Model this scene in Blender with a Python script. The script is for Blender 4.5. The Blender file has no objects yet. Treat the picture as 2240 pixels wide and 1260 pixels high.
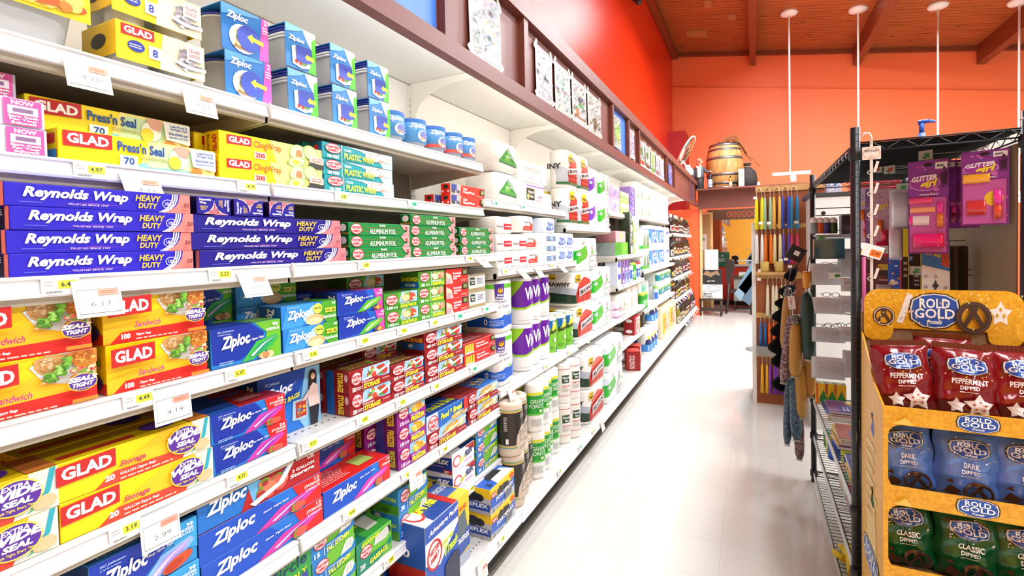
import bpy, bmesh, math, random
from math import sin, cos, tan, pi, radians, sqrt, atan2
from mathutils import Vector, Matrix
from mathutils.geometry import tessellate_polygon

SC = bpy.context.scene
COL = SC.collection

# ---------------------------------------------------------------- camera
cam_d = bpy.data.cameras.new('camera')
cam_d.sensor_width = 36.0
cam_d.lens = 1080.0 / 2240.0 * 36.0
cam_d.shift_y = -67.0 / 2240.0
cam_d.clip_start = 0.02
cam = bpy.data.objects.new('camera', cam_d)
COL.objects.link(cam)
_yaw, _pit, _rol = radians(26.05), radians(-1.4), 0.02
_fw = Vector((-sin(_yaw) * cos(_pit), cos(_yaw) * cos(_pit), sin(_pit)))
_r0 = Vector((cos(_yaw), sin(_yaw), 0)); _u0 = _r0.cross(_fw)
_r = _r0 * cos(_rol) - _u0 * sin(_rol); _u = _u0 * cos(_rol) + _r0 * sin(_rol)
M = Matrix((_r, _u, -_fw)).transposed().to_4x4()
M.translation = (0, 0, 1.53)
cam.matrix_world = M
SC.camera = cam

# ---------------------------------------------------------------- world, exposure, lamps
w = bpy.data.worlds.new('world'); SC.world = w; w.use_nodes = True
w.node_tree.nodes['Background'].inputs[0].default_value = (0.93, 0.97, 1, 1)
w.node_tree.nodes['Background'].inputs[1].default_value = 0.56
SC.view_settings.view_transform = 'Standard'
SC.view_settings.look = 'None'
SC.view_settings.exposure = 0.0
SC.view_settings.gamma = 1.0
SC.view_settings.use_curve_mapping = False
SC.cycles.use_denoising = True
SC.cycles.max_bounces = 7

def area(name, loc, rot, sx, sy, power, col=(0.93, 0.97, 1.0)):
    l = bpy.data.lights.new(name, 'AREA'); l.shape = 'RECTANGLE'; l.size = sx; l.size_y = sy
    l.energy = power; l.color = col
    o = bpy.data.objects.new(name, l); o.location = loc; o.rotation_euler = rot
    COL.objects.link(o); return o
# rows of ceiling fluorescents over the sales floor
for _i, _y in enumerate((-1.5, 1.5, 4.5, 7.4)):
    area('ceiling_lamp', (1.3, _y, 4.9), (0, radians(-8), 0), 0.5, 2.6, 108 if _i < 3 else 230)
    area('ceiling_lamp', (3.4, _y, 4.6), (0, radians(14), 0), 0.5, 2.6, 90 if _i < 3 else 220)

area('ceiling_lamp', (0.35, 8.5, 5.75), (0, 0, 0), 0.6, 0.9, 330)  # extra lamp added just out of view to cast the red wall's highlight

# ---------------------------------------------------------------- materials
MATS = {}
def lin(h):
    v = [int(h[i:i + 2], 16) / 255 for i in (0, 2, 4)]
    return tuple(c / 12.92 if c <= 0.04045 else ((c + 0.055) / 1.055) ** 2.4 for c in v) + (1,)
def mat(h, rough=0.42, metal=0.0, alpha=None, trans=0.0, emit=0.0, coat=0.0, spec=None):
    k = (h, rough, metal, alpha, trans, emit, coat, spec)
    if k in MATS: return MATS[k]
    m = bpy.data.materials.new('m_%s' % h); m.use_nodes = True
    b = m.node_tree.nodes['Principled BSDF']
    b.inputs['Base Color'].default_value = lin(h)
    b.inputs['Roughness'].default_value = rough
    b.inputs['Metallic'].default_value = metal
    if alpha is not None: b.inputs['Alpha'].default_value = alpha
    if trans: b.inputs['Transmission Weight'].default_value = trans
    if coat: b.inputs['Coat Weight'].default_value = coat
    if spec is not None: b.inputs['Specular IOR Level'].default_value = spec
    if emit:
        b.inputs['Emission Color'].default_value = lin(h); b.inputs['Emission Strength'].default_value = emit
    MATS[k] = m
    return m
def nodemat(name, build, rough=0.5, **kw):
    """procedural material: build(nodes, links, bsdf) wires the colour."""
    if name in MATS: return MATS[name]
    m = bpy.data.materials.new(name); m.use_nodes = True
    b = m.node_tree.nodes['Principled BSDF']; b.inputs['Roughness'].default_value = rough
    for k, v in kw.items(): b.inputs[k].default_value = v
    build(m.node_tree.nodes, m.node_tree.links, b)
    MATS[name] = m
    return m
def noise_mix(scale, c1, c2, detail=4, stretch=(1, 1, 1), lo=0.35, hi=0.65, bump=0.0):
    def f(N, L, b):
        tc = N.new('ShaderNodeTexCoord'); mp = N.new('ShaderNodeMapping'); mp.inputs['Scale'].default_value = stretch
        n = N.new('ShaderNodeTexNoise'); n.inputs['Scale'].default_value = scale; n.inputs['Detail'].default_value = detail
        r = N.new('ShaderNodeValToRGB'); r.color_ramp.elements[0].position = lo; r.color_ramp.elements[1].position = hi
        r.color_ramp.elements[0].color = lin(c1); r.color_ramp.elements[1].color = lin(c2)
        L.new(tc.outputs['Object'], mp.inputs[0]); L.new(mp.outputs[0], n.inputs['Vector'])
        L.new(n.outputs['Fac'], r.inputs[0]); L.new(r.outputs[0], b.inputs['Base Color'])
        if bump:
            bp = N.new('ShaderNodeBump'); bp.inputs['Strength'].default_value = bump; bp.inputs['Distance'].default_value = 0.01
            L.new(n.outputs['Fac'], bp.inputs['Height']); L.new(bp.outputs[0], b.inputs['Normal'])
    return f

# ---------------------------------------------------------------- mesh builder
class MB:
    def __init__(s): s.v = []; s.f = []; s.mi = []; s.sm = []; s.ms = []
    def m(s, mt):
        if mt not in s.ms: s.ms.append(mt)
        return s.ms.index(mt)
    def add(s, vs, fs, mt, smooth=False):
        o = len(s.v); s.v += [tuple(p) for p in vs]; k = s.m(mt)
        for f in fs: s.f.append([o + i for i in f]); s.mi.append(k); s.sm.append(smooth)
        return s
    def box(s, x0, x1, y0, y1, z0, z1, mt, mats=None):
        v = [(x, y, z) for x in (x0, x1) for y in (y0, y1) for z in (z0, z1)]
        F = [('-x', (0, 1, 3, 2)), ('+x', (4, 6, 7, 5)), ('-y', (0, 4, 5, 1)), ('+y', (2, 3, 7, 6)), ('-z', (0, 2, 6, 4)), ('+z', (1, 5, 7, 3))]
        o = len(s.v); s.v += v
        for n, f in F:
            s.f.append([o + i for i in f]); s.mi.append(s.m((mats or {}).get(n, mt))); s.sm.append(False)
        return s
    def tube(s, pts, r, mt, n=8, cap=True, closed=False):
        pts = [Vector(p) for p in pts]; o = len(s.v); k = s.m(mt); N = len(pts)
        rs = r if isinstance(r, (list, tuple)) else [r] * N
        up = None
        for i, p in enumerate(pts):
            a = pts[i - 1] if i or closed else p; b = pts[(i + 1) % N] if i < N - 1 or closed else p
            t = (b - a).normalized() if (b - a).length > 1e-9 else Vector((0, 0, 1))
            if up is None: up = Vector((0, 0, 1)) if abs(t.z) < 0.9 else Vector((1, 0, 0))
            x = t.cross(up)
            if x.length < 1e-6: x = t.orthogonal()
            x.normalize(); y = x.cross(t); up = y
            for j in range(n):
                q = 2 * pi * j / n; s.v.append(tuple(p + (x * cos(q) + y * sin(q)) * rs[i]))
        for i in range(N if closed else N - 1):
            for j in range(n):
                a0 = o + i * n; b0 = o + ((i + 1) % N) * n
                s.f.append([a0 + j, a0 + (j + 1) % n, b0 + (j + 1) % n, b0 + j]); s.mi.append(k); s.sm.append(n > 4)
        if cap and not closed:
            s.f.append([o + j for j in range(n)][::-1]); s.mi.append(k); s.sm.append(False)
            s.f.append([o + (N - 1) * n + j for j in range(n)]); s.mi.append(k); s.sm.append(False)
        return s
    def lathe(s, prof, mt, n=20, c=(0, 0, 0), smooth=True, sq=0.0, mts=None):
        """prof: [(r,z)], round or (sq>0) superelliptic cross-section."""
        o = len(s.v); k = s.m(mt)
        for r, z in prof:
            for j in range(n):
                q = 2 * pi * j / n; cx, sy = cos(q), sin(q)
                if sq:
                    e = 1 - sq; cx = math.copysign(abs(cx) ** e, cx); sy = math.copysign(abs(sy) ** e, sy)
                s.v.append((c[0] + r * cx, c[1] + r * sy, c[2] + z))
        for i in range(len(prof) - 1):
            kk = s.m(mts[i]) if mts and mts[i] else k
            for j in range(n):
                a = o + i * n; b = a + n
                s.f.append([a + j, a + (j + 1) % n, b + (j + 1) % n, b + j]); s.mi.append(kk); s.sm.append(smooth)
        if prof[0][0] > 1e-4: s.f.append([o + j for j in range(n)][::-1]); s.mi.append(k); s.sm.append(False)
        if prof[-1][0] > 1e-4:
            s.f.append([o + (len(prof) - 1) * n + j for j in range(n)]); s.mi.append(s.m(mts[-1]) if mts and mts[-1] else k); s.sm.append(False)
        return s
    def prism(s, poly, axis, a, b, mt):
        """poly 2-D in the plane normal to axis ('x': (y,z), 'y': (x,z), 'z': (x,y))."""
        def P(p, t):
            return {'x': (t, p[0], p[1]), 'y': (p[0], t, p[1]), 'z': (p[0], p[1], t)}[axis]
        n = len(poly); o = len(s.v); k = s.m(mt)
        s.v += [P(p, a) for p in poly] + [P(p, b) for p in poly]
        for t in tessellate_polygon([[Vector((p[0], p[1], 0)) for p in poly]]):
            s.f.append([o + i for i in t]); s.mi.append(k); s.sm.append(False)
            s.f.append([o + n + i for i in reversed(t)]); s.mi.append(k); s.sm.append(False)
        for i in range(n):
            j = (i + 1) % n
            s.f.append([o + i, o + j, o + n + j, o + n + i]); s.mi.append(k); s.sm.append(False)
        return s
    def mesh(s, name):
        me = bpy.data.meshes.new(name); me.from_pydata(s.v, [], s.f)
        for mt in s.ms: me.materials.append(mt)
        me.polygons.foreach_set('material_index', s.mi); me.polygons.foreach_set('use_smooth', s.sm)
        me.update()
        bm = bmesh.new(); bm.from_mesh(me); bmesh.ops.recalc_face_normals(bm, faces=bm.faces); bm.to_mesh(me); bm.free()
        return me
    def build(s, name, parent=None, loc=(0, 0, 0), rot=(0, 0, 0), fix=True):
        me = s.mesh(name) if fix else s.raw(name)
        o = bpy.data.objects.new(name, me); COL.objects.link(o); o.location = loc; o.rotation_euler = rot
        if parent is not None: o.parent = parent
        return o
    def raw(s, name):
        me = bpy.data.meshes.new(name); me.from_pydata(s.v, [], s.f)
        for mt in s.ms: me.materials.append(mt)
        me.polygons.foreach_set('material_index', s.mi); me.polygons.foreach_set('use_smooth', s.sm); me.update()
        return me

USED = {}
def tag(o, label, cat, group=None, kind=None):
    if kind: o['kind'] = kind
    if label:
        o['label'] = label
        if kind is None:
            if label in USED and (group is None or USED[label] != group): print('DUPLABEL', label)
            n = len(label.replace('-', 'x').split())
            if n > 16 or n < 4: print('LABELLEN', n, label)
            USED[label] = group
    if cat: o['category'] = cat
    if group: o['group'] = group
    return o
def empty(name, loc=(0, 0, 0), rot=(0, 0, 0), parent=None):
    o = bpy.data.objects.new(name, None); COL.objects.link(o); o.location = loc; o.rotation_euler = rot
    o.empty_display_size = 0.02
    if parent is not None: o.parent = parent
    return o
CH = {}
def kids(o):
    return [c for c in bpy.data.objects if c.parent == o] if o not in CH else CH[o]
def copy_tree(o, parent=None):
    c = o.copy(); COL.objects.link(c)
    if parent is not None: c.parent = parent
    CH[c] = [copy_tree(ch, c) for ch in kids(o)]
    return c
PROTO = {}
def put(key, loc, label, cat, group=None, rot=(0, 0, 0), scale=None):
    """place one thing of a kind: the first is the one built, later ones are copies of it and its parts."""
    if key not in PROTO:
        o = KINDS[key](); o['_n'] = 0; del o['_n']
        CH[o] = kids(o)
        for c in CH[o]: CH[c] = kids(c)
        PROTO[key] = o
    else:
        o = copy_tree(PROTO[key])
    o.location = loc; o.rotation_euler = rot
    if scale: o.scale = scale
    for k in ('label', 'category', 'group'):
        if k in o: del o[k]
    return tag(o, label, cat, group)
KINDS = {}
TUBE = 20.0

# ---------------------------------------------------------------- printed artwork
TXT = {}
def text2d(body, bold=0.0, shear=0.0):
    k = (body, bold, shear)
    if k in TXT: return TXT[k]
    c = bpy.data.curves.new('t', 'FONT'); c.body = body; c.resolution_u = 2; c.offset = bold; c.shear = shear
    c.fill_mode = 'FRONT' if hasattr(c, 'fill_mode') else c.fill_mode
    o = bpy.data.objects.new('t', c); COL.objects.link(o)
    dg = bpy.context.evaluated_depsgraph_get(); me = o.evaluated_get(dg).to_mesh()
    me.calc_loop_triangles()
    vs = [(v.co.x, v.co.y) for v in me.vertices]; ts = [tuple(t.vertices) for t in me.loop_triangles]
    o.evaluated_get(dg).to_mesh_clear(); bpy.data.objects.remove(o); bpy.data.curves.remove(c)
    x0 = min(p[0] for p in vs); x1 = max(p[0] for p in vs); y0 = min(p[1] for p in vs); y1 = max(p[1] for p in vs)
    TXT[k] = ([((p[0] - x0) / (x1 - x0), (p[1] - y0) / (y1 - y0)) for p in vs], ts, (x1 - x0) / (y1 - y0))
    return TXT[k]
def clip_strip(poly, axis, lo, hi):
    for s, lim in ((1, lo), (-1, hi)):
        out = []
        for i in range(len(poly)):
            a, b = poly[i], poly[(i + 1) % len(poly)]
            da, db = s * (a[axis] - lim), s * (b[axis] - lim)
            if da >= 0: out.append(a)
            if (da > 0 > db) or (da < 0 < db):
                t = da / (da - db); out.append((a[0] + (b[0] - a[0]) * t, a[1] + (b[1] - a[1]) * t))
        poly = out
        if len(poly) < 3: return []
    return poly
def art(mb, spec, W, H, fn, su=None, sv=None, rough=0.42, eps=0.0004, coat=0.0):
    """spec in fractions of the face (0..1); fn(u,v,off) -> point; su, sv strip widths for curved faces."""
    rnd = random.Random(7)
    lay = [0]
    def emit(poly, col):
        poly = [(p[0] * W, p[1] * H) for p in poly]
        polys = [poly]
        for ax, st in ((0, su), (1, sv)):
            if st:
                nxt = []
                for q in polys:
                    a = min(p[ax] for p in q); b = max(p[ax] for p in q)
                    i = math.floor(a / st + 1e-9)
                    while i * st < b - 1e-9:
                        c = clip_strip(q, ax, i * st, (i + 1) * st)
                        if c: nxt.append(c)
                        i += 1
                polys = nxt
        mt = col if not isinstance(col, str) else mat(col, rough, coat=coat)
        for q in polys:
            mb.add([fn(p[0], p[1], eps * (1 + lay[0])) for p in q], [tuple(range(len(q)))], mt)
    def tri(poly, col):
        if len(poly) <= 4 and all(True for _ in poly) and len(poly) == 3: emit(poly, col); return
        for t in tessellate_polygon([[Vector((p[0], p[1], 0)) for p in poly]]): emit([poly[i] for i in t], col)
    def ell(cx, cy, rx, ry, n=20, a0=0, a1=2 * pi, rot=0):
        k = H / W
        out = []
        for i in range(n):
            q = a0 + (a1 - a0) * i / (n if abs(a1 - a0 - 2 * pi) < 1e-6 else n - 1)
            x, y = rx * W * cos(q), ry * H * sin(q)
            out.append((cx + (x * cos(rot) - y * sin(rot)) / W, cy + (x * sin(rot) + y * cos(rot)) / H))
        return out
    for s in spec:
        lay[0] += 1; k = s[0]
        if k == 'r': emit([(s[1], s[2]), (s[3], s[2]), (s[3], s[4]), (s[1], s[4])], s[5])
        elif k == 'p': tri(s[1], s[2])
        elif k == 'e': emit(ell(*s[1:5], rot=s[6] if len(s) > 6 else 0), s[5])
        elif k == 'o':   # ring: cx cy rx ry thickness(fraction of H) col
            a = ell(s[1], s[2], s[3], s[4]); t = s[5]; b = ell(s[1], s[2], s[3] - t * H / W, s[4] - t)
            for i in range(20): emit([a[i], a[(i + 1) % 20], b[(i + 1) % 20], b[i]], s[6])
        elif k == 't':   # text fitted in x0 y0 x1 y1 ; opts col, bold, shear, slope
            o = s[7] if len(s) > 7 else {}
            vs, ts, asp = text2d(s[1], o.get('b', 0.02), o.get('s', 0.0))
            x0, y0, x1, y1 = s[2:6]; sl = o.get('slope', 0.0); rt = o.get('rot', 0)
            def T(p):
                if rt == 90: return (x0 + (1 - p[1]) * (x1 - x0), y0 + p[0] * (y1 - y0))
                if rt == -90: return (x0 + p[1] * (x1 - x0), y0 + (1 - p[0]) * (y1 - y0))
                if rt == 180: return (x1 - p[0] * (x1 - x0), y1 - p[1] * (y1 - y0))
                return (x0 + p[0] * (x1 - x0), y0 + p[1] * (y1 - y0) + sl * p[0] * (y1 - y0))
            vv = [T(p) for p in vs]
            for t in ts: emit([vv[i] for i in t], s[6])
        elif k == 'b':   # food picture: x0 y0 x1 y1 [cols] n size
            x0, y0, x1, y1 = s[1:5]
            for i in range(s[6]):
                lay[0] += 0.15
                rx = s[7] * (0.5 + rnd.random()) if len(s) > 7 else 0.08
                cx = x0 + rx + rnd.random() * max(0.001, x1 - x0 - 2 * rx); ry = min(rx * W / H * (0.5 + 0.5 * rnd.random()), (y1 - y0) / 2)
                cy = y0 + ry + rnd.random() * max(0.001, y1 - y0 - 2 * ry)
                emit(ell(cx, cy, rx, ry, 9), rnd.choice(s[5]))
        elif k == 'l':   # small print lines: x0 y0 x1 y1 n col
            x0, y0, x1, y1 = s[1:5]; n = s[5]
            for i in range(n):
                yy = y0 + (y1 - y0) * (i + 0.25) / n; hh = (y1 - y0) / n * 0.45
                e = x1 - (x1 - x0) * 0.3 * rnd.random()
                x = x0
                while x < e:
                    wd = (x1 - x0) * (0.06 + 0.1 * rnd.random()); emit([(x, yy), (min(x + wd, e), yy), (min(x + wd, e), yy + hh), (x, yy + hh)], s[6]); x += wd + (x1 - x0) * 0.025
    return mb

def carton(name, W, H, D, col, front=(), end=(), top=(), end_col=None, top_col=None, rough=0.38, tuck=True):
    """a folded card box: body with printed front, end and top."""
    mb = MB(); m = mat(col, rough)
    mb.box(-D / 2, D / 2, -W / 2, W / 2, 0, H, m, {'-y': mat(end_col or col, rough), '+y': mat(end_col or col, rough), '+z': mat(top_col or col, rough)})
    o = mb.build(name)
    bm = bmesh.new(); bm.from_mesh(o.data)
    bmesh.ops.bevel(bm, geom=bm.edges[:], offset=min(0.0012, H * 0.03), segments=1, affect='EDGES'); bm.to_mesh(o.data); bm.free()
    if front:
        art(MB_(o, 'front_print'), front, W, H, lambda u, v, e: (D / 2 + e, u - W / 2, v))
    if end:
        art(MB_(o, 'end_print'), end, D, H, lambda u, v, e: (u - D / 2, -W / 2 - e, v))
    if top:
        art(MB_(o, 'top_print'), top, W, D, lambda u, v, e: (D / 2 - v, u - W / 2, H + e))
    flush()
    return o
PEND = []
def MB_(o, n):
    m = MB(); PEND.append((m, o, n)); return m
def flush():
    for m, o, n in PEND:
        if m.f: m.build(n, o, fix=False)
    PEND.clear()
def order(n):
    return {1: ['only box'], 2: ['lower box', 'upper box'], 3: ['bottom box', 'middle box', 'top box'],
            4: ['bottom box', 'third box down', 'second box down', 'top box']}[n]
# ================================================================ the room
def struct(name, mb, parent=None, fix=True):
    o = mb.build(name, parent, fix=fix)
    if parent is None: o['kind'] = 'structure'
    return o
def f_floor(N, L, b):
    tc = N.new('ShaderNodeTexCoord'); mp = N.new('ShaderNodeMapping')
    mp.inputs['Scale'].default_value = (1, 1, 1); mp.inputs['Location'].default_value = (0.155, 0.08, 0)
    bk = N.new('ShaderNodeTexBrick'); bk.offset = 0.0; bk.squash = 1.0
    bk.inputs['Scale'].default_value = 1.0; bk.inputs['Brick Width'].default_value = 0.3048; bk.inputs['Row Height'].default_value = 0.3048
    bk.inputs['Mortar Size'].default_value = 0.0012; bk.inputs['Mortar Smooth'].default_value = 0.3; bk.inputs['Bias'].default_value = 0.0
    bk.inputs['Color1'].default_value = lin('E0DFD9'); bk.inputs['Color2'].default_value = lin('DCDAD3'); bk.inputs['Mortar'].default_value = lin('C8C5BC')
    n = N.new('ShaderNodeTexNoise'); n.inputs['Scale'].default_value = 70; n.inputs['Detail'].default_value = 4
    r = N.new('ShaderNodeValToRGB'); r.color_ramp.elements[0].position = 0.24; r.color_ramp.elements[1].position = 0.40
    r.color_ramp.elements[0].color = lin('D6D2C8'); r.color_ramp.elements[1].color = (1, 1, 1, 1)
    mx = N.new('ShaderNodeMix'); mx.data_type = 'RGBA'; mx.blend_type = 'MULTIPLY'; mx.inputs[0].default_value = 0.6
    L.new(tc.outputs['Object'], mp.inputs[0]); L.new(mp.outputs[0], bk.inputs['Vector']); L.new(mp.outputs[0], n.inputs['Vector'])
    L.new(n.outputs['Fac'], r.inputs[0]); L.new(bk.outputs['Color'], mx.inputs[6]); L.new(r.outputs[0], mx.inputs[7])
    L.new(mx.outputs[2], b.inputs['Base Color'])
floor_m = nodemat('floor_tile', f_floor, 0.10, **{'Specular IOR Level': 0.45})
struct('floor', MB().box(-2.2, 7.5, -4.5, 14.2, -0.1, 0, floor_m))
dark_tile = nodemat('dark_tile', noise_mix(40, '77736A', '8C887D'), 0.3)
mb = MB()
struct('trim_1', mb.box(-1.6, -1.095, -0.6, 10.85, 0.0002, 0.0022, dark_tile))
red_m = nodemat('red_wall', noise_mix(160, 'E2300F', 'EA3A14', bump=0.25), 0.27)
org_m = nodemat('orange_wall', noise_mix(120, 'FF7A44', 'FF824C', bump=0.1), 0.5)
# left wall: red above the shelving
CZ = lambda x: 6.27 - 0.163 * (x + 1.8)
struct('wall_left', MB().box(-1.95, -1.8, -4.5, 13.2, 0, 6.4, red_m))
mb = MB()
mb.prism([(-1.8, 0), (7.5, 0), (7.5, CZ(7.5)), (-1.8, CZ(-1.8))], 'y', 13.1, 13.25, org_m)
wb = struct('wall_back', mb)
# the wall steps out a little below a sloping ledge
lz = lambda x: 5.42 - 0.168 * (x + 1.8)
mb = MB(); mb.prism([(-1.8, 2.55), (7.5, 2.55), (7.5, lz(7.5)), (-1.8, lz(-1.8))], 'y', 13.04, 13.1, org_m)
mb.build('ledge', wb)
yel_m = nodemat('yellow_wall', noise_mix(60, 'F0B22A', 'F4BC3C'), 0.5)
struct('wall_front', MB().box(-1.95, 7.5, -4.6, -4.5, 0, 6.4, yel_m))
def f_wood(N, L, b):
    tc = N.new('ShaderNodeTexCoord'); mp = N.new('ShaderNodeMapping'); mp.inputs['Scale'].default_value = (0.55, 6.0, 1)
    n = N.new('ShaderNodeTexNoise'); n.inputs['Scale'].default_value = 4.0; n.inputs['Detail'].default_value = 8
    r = N.new('ShaderNodeValToRGB'); r.color_ramp.elements[0].position = 0.28; r.color_ramp.elements[1].position = 0.72
    r.color_ramp.elements[0].color = lin('8A4520'); r.color_ramp.elements[1].color = lin('B9672F')
    vo = N.new('ShaderNodeTexVoronoi'); vo.inputs['Scale'].default_value = 3.4
    m2 = N.new('ShaderNodeMapping'); m2.inputs['Scale'].default_value = (0.5, 1.3, 1)
    rk = N.new('ShaderNodeValToRGB'); rk.color_ramp.elements[0].position = 0.05; rk.color_ramp.elements[1].position = 0.13
    rk.color_ramp.elements[0].color = lin('4A200C'); rk.color_ramp.elements[1].color = (1, 1, 1, 1)
    sx = N.new('ShaderNodeSeparateXYZ'); mo = N.new('ShaderNodeMath'); mo.operation = 'PINGPONG'; mo.inputs[1].default_value = 0.066
    rs = N.new('ShaderNodeValToRGB'); rs.color_ramp.elements[0].position = 0.002; rs.color_ramp.elements[1].position = 0.008
    rs.color_ramp.elements[0].color = lin('5A2A12'); rs.color_ramp.elements[1].color = (1, 1, 1, 1)
    a = N.new('ShaderNodeMix'); a.data_type = 'RGBA'; a.blend_type = 'MULTIPLY'; a.inputs[0].default_value = 1
    c = N.new('ShaderNodeMix'); c.data_type = 'RGBA'; c.blend_type = 'MULTIPLY'; c.inputs[0].default_value = 1
    L.new(tc.outputs['Object'], mp.inputs[0]); L.new(mp.outputs[0], n.inputs['Vector']); L.new(n.outputs['Fac'], r.inputs[0])
    L.new(tc.outputs['Object'], m2.inputs[0]); L.new(m2.outputs[0], vo.inputs['Vector']); L.new(vo.outputs['Distance'], rk.inputs[0])
    L.new(tc.outputs['Object'], sx.inputs[0]); L.new(sx.outputs['Y'], mo.inputs[0]); L.new(mo.outputs[0], rs.inputs[0])
    L.new(r.outputs[0], a.inputs[6]); L.new(rk.outputs[0], a.inputs[7]); L.new(a.outputs[2], c.inputs[6]); L.new(rs.outputs[0], c.inputs[7])
    L.new(c.outputs[2], b.inputs['Base Color'])
plank_m = nodemat('ceiling_planks', f_wood, 0.45)
beam_m = nodemat('beam_wood', noise_mix(9, '70331A', '8A4423', stretch=(6, 0.5, 6)), 0.45)
mb = MB(); mb.prism([(-1.95, CZ(-1.95)), (7.5, CZ(7.5)), (7.5, CZ(7.5) + 0.1), (-1.95, CZ(-1.95) + 0.1)], 'y', -4.6, 13.25, plank_m)
ceil = struct('ceiling', mb)
for x, wd, dp in ((-1.72, 0.14, 0.16), (0.02, 0.13, 0.33), (2.04, 0.13, 0.36), (4.10, 0.13, 0.36), (6.1, 0.13, 0.36)):
    mb = MB(); a, b = x - wd / 2, x + wd / 2
    mb.prism([(a, CZ(a) - dp), (b, CZ(b) - dp), (b, CZ(b)), (a, CZ(a))], 'y', -4.5, 13.05, beam_m)
    mb.build('beam', ceil)
mb = MB(); mb.prism([(-1.8, CZ(-1.8) - 0.09), (7.5, CZ(7.5) - 0.09), (7.5, CZ(7.5)), (-1.8, CZ(-1.8))], 'y', 13.0, 13.1, beam_m); mb.build('edge_board', ceil)
vent_m = mat('A8733F', 0.6)
mb = MB()
for x, y, sx, sy in ((-1.1, 11.8, 0.22, 0.36), (-0.75, 10.3, 0.07, 0.3), (-0.35, 11.0, 0.07, 0.3)):
    z = CZ(x) - 0.012; mb = MB(); mb.prism([(x - sx, CZ(x - sx) - 0.02), (x + sx, CZ(x + sx) - 0.02), (x + sx, CZ(x + sx)), (x - sx, CZ(x - sx))], 'y', y - sy / 2, y + sy / 2, vent_m)
    mb.build('ceiling_panel', ceil)
post_m = mat('B01F22', 0.5)
struct('pillar', MB().box(-1.8, -1.42, 12.3, 13.04, 2.0, 4.15, post_m).add([], [], post_m))
# end wall past the wine, its pale edge trim
struct('wall_right', MB().box(-1.8, -0.985, 10.86, 10.96, 0, 2.2, nodemat('end_wall_paint', noise_mix(120, 'EE5A2A', 'F06232'), 0.5)))
oak_m = nodemat('pale_oak', noise_mix(14, 'D9AE72', 'E6C48E', stretch=(5, 5, 0.5)), 0.45)
struct('trim_2', MB().box(-0.985, -0.945, 10.83, 11.0, 0, 2.2, oak_m))

# ================================================================ wall shelving units
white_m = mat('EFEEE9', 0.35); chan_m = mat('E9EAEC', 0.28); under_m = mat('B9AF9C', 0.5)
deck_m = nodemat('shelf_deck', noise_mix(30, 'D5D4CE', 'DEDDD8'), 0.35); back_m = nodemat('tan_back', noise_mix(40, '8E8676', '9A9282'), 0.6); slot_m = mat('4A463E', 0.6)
kick_m = mat('3A3834', 0.5); brk_m = mat('CFCABB', 0.45)
UY = [0.9475 + 1.2155 * i for i in range(-1, 9)]
UP, MID, BASE, BACK = 1.206, 1.136, 1.03, 1.65
PLAN = [
    [(1.935, UP), (1.715, UP), (1.490, MID), (1.246, MID), (0.992, MID), (0.722, MID), (0.468, MID)],
    [(1.935, UP), (1.715, UP), (1.490, MID), (1.246, MID), (0.992, MID), (0.722, MID), (0.468, MID)],
    [(1.765, UP), (1.412, MID), (0.806, MID)],
    [(1.667, UP), (0.822, MID)],
    [(1.828, UP), (1.411, MID), (1.124, MID), (0.815, MID), (0.53, MID)],
    [(1.852, UP), (1.205, MID), (0.74, MID)],
    [(1.852, UP), (1.205, MID), (0.735, MID)],
    [(1.67, MID), (1.29, MID), (0.946, MID), (0.57, MID)],
    [(1.67, MID), (1.29, MID), (0.946, MID), (0.57, MID)],
]
NTH = ['first, frame-cut', 'second', 'third', 'fourth', 'fifth', 'sixth', 'seventh', 'eighth', 'ninth and last']
WHERE = ['holding sandwich and storage bag boxes at the frame edge', 'full of foil wrap and freezer bag boxes', 'holding bagged tissue and recycled towels',
         'stacked with plaid and flower towel packs', 'with facial tissue boxes and green wipes tubs', 'with blue and white toilet roll packs',
         'beside the wine, holding the last tissue packs', 'first of two wine units', 'last wine unit against the red wall']
DOTS = {}
def shelf(root, z, d, y0, y1, sloped=False):
    mb = MB(); a, b = y0 + 0.004, y1 - 0.004
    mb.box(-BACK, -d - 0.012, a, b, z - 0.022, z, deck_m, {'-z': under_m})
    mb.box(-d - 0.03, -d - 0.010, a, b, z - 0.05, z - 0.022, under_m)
    if d == MID and z < 1.1:      # punched slot rows near the front lip
        for xx in (-d - 0.07, -d - 0.11):
            k = int((b - a) / 0.025)
            for i in range(k):
                yy = a + 0.02 + i * 0.025
                mb.add([(xx, yy, z + 0.0006), (xx + 0.006, yy, z + 0.0006), (xx + 0.006, yy + 0.008, z + 0.0006), (xx, yy + 0.008, z + 0.0006)], [(0, 1, 2, 3)], slot_m)
    s = mb.build('shelf_deck', root)
    c = MB()
    # C-shaped price rail: upper lip, sloping face, lower lip
    prof = [(-d - 0.012, z + 0.002), (-d - 0.002, z + 0.002), (-d + 0.002, z - 0.003), (-d - 0.003, z - 0.006), (-d + 0.001, z - 0.029), (-d + 0.005, z - 0.031), (-d + 0.003, z - 0.036), (-d - 0.012, z - 0.036)]
    c.prism(prof, 'y', a, b, chan_m)
    c.build('price_rail', s)
    for yy in (a, b - 0.006):
        k = MB(); k.prism([(-BACK, z - 0.10), (-BACK, z - 0.022), (-d - 0.012, z - 0.022), (-d - 0.012, z - 0.05), (-d - 0.12, z - 0.058)], 'y', yy, yy + 0.006, brk_m)
        k.build('bracket', s)
    return s
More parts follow.
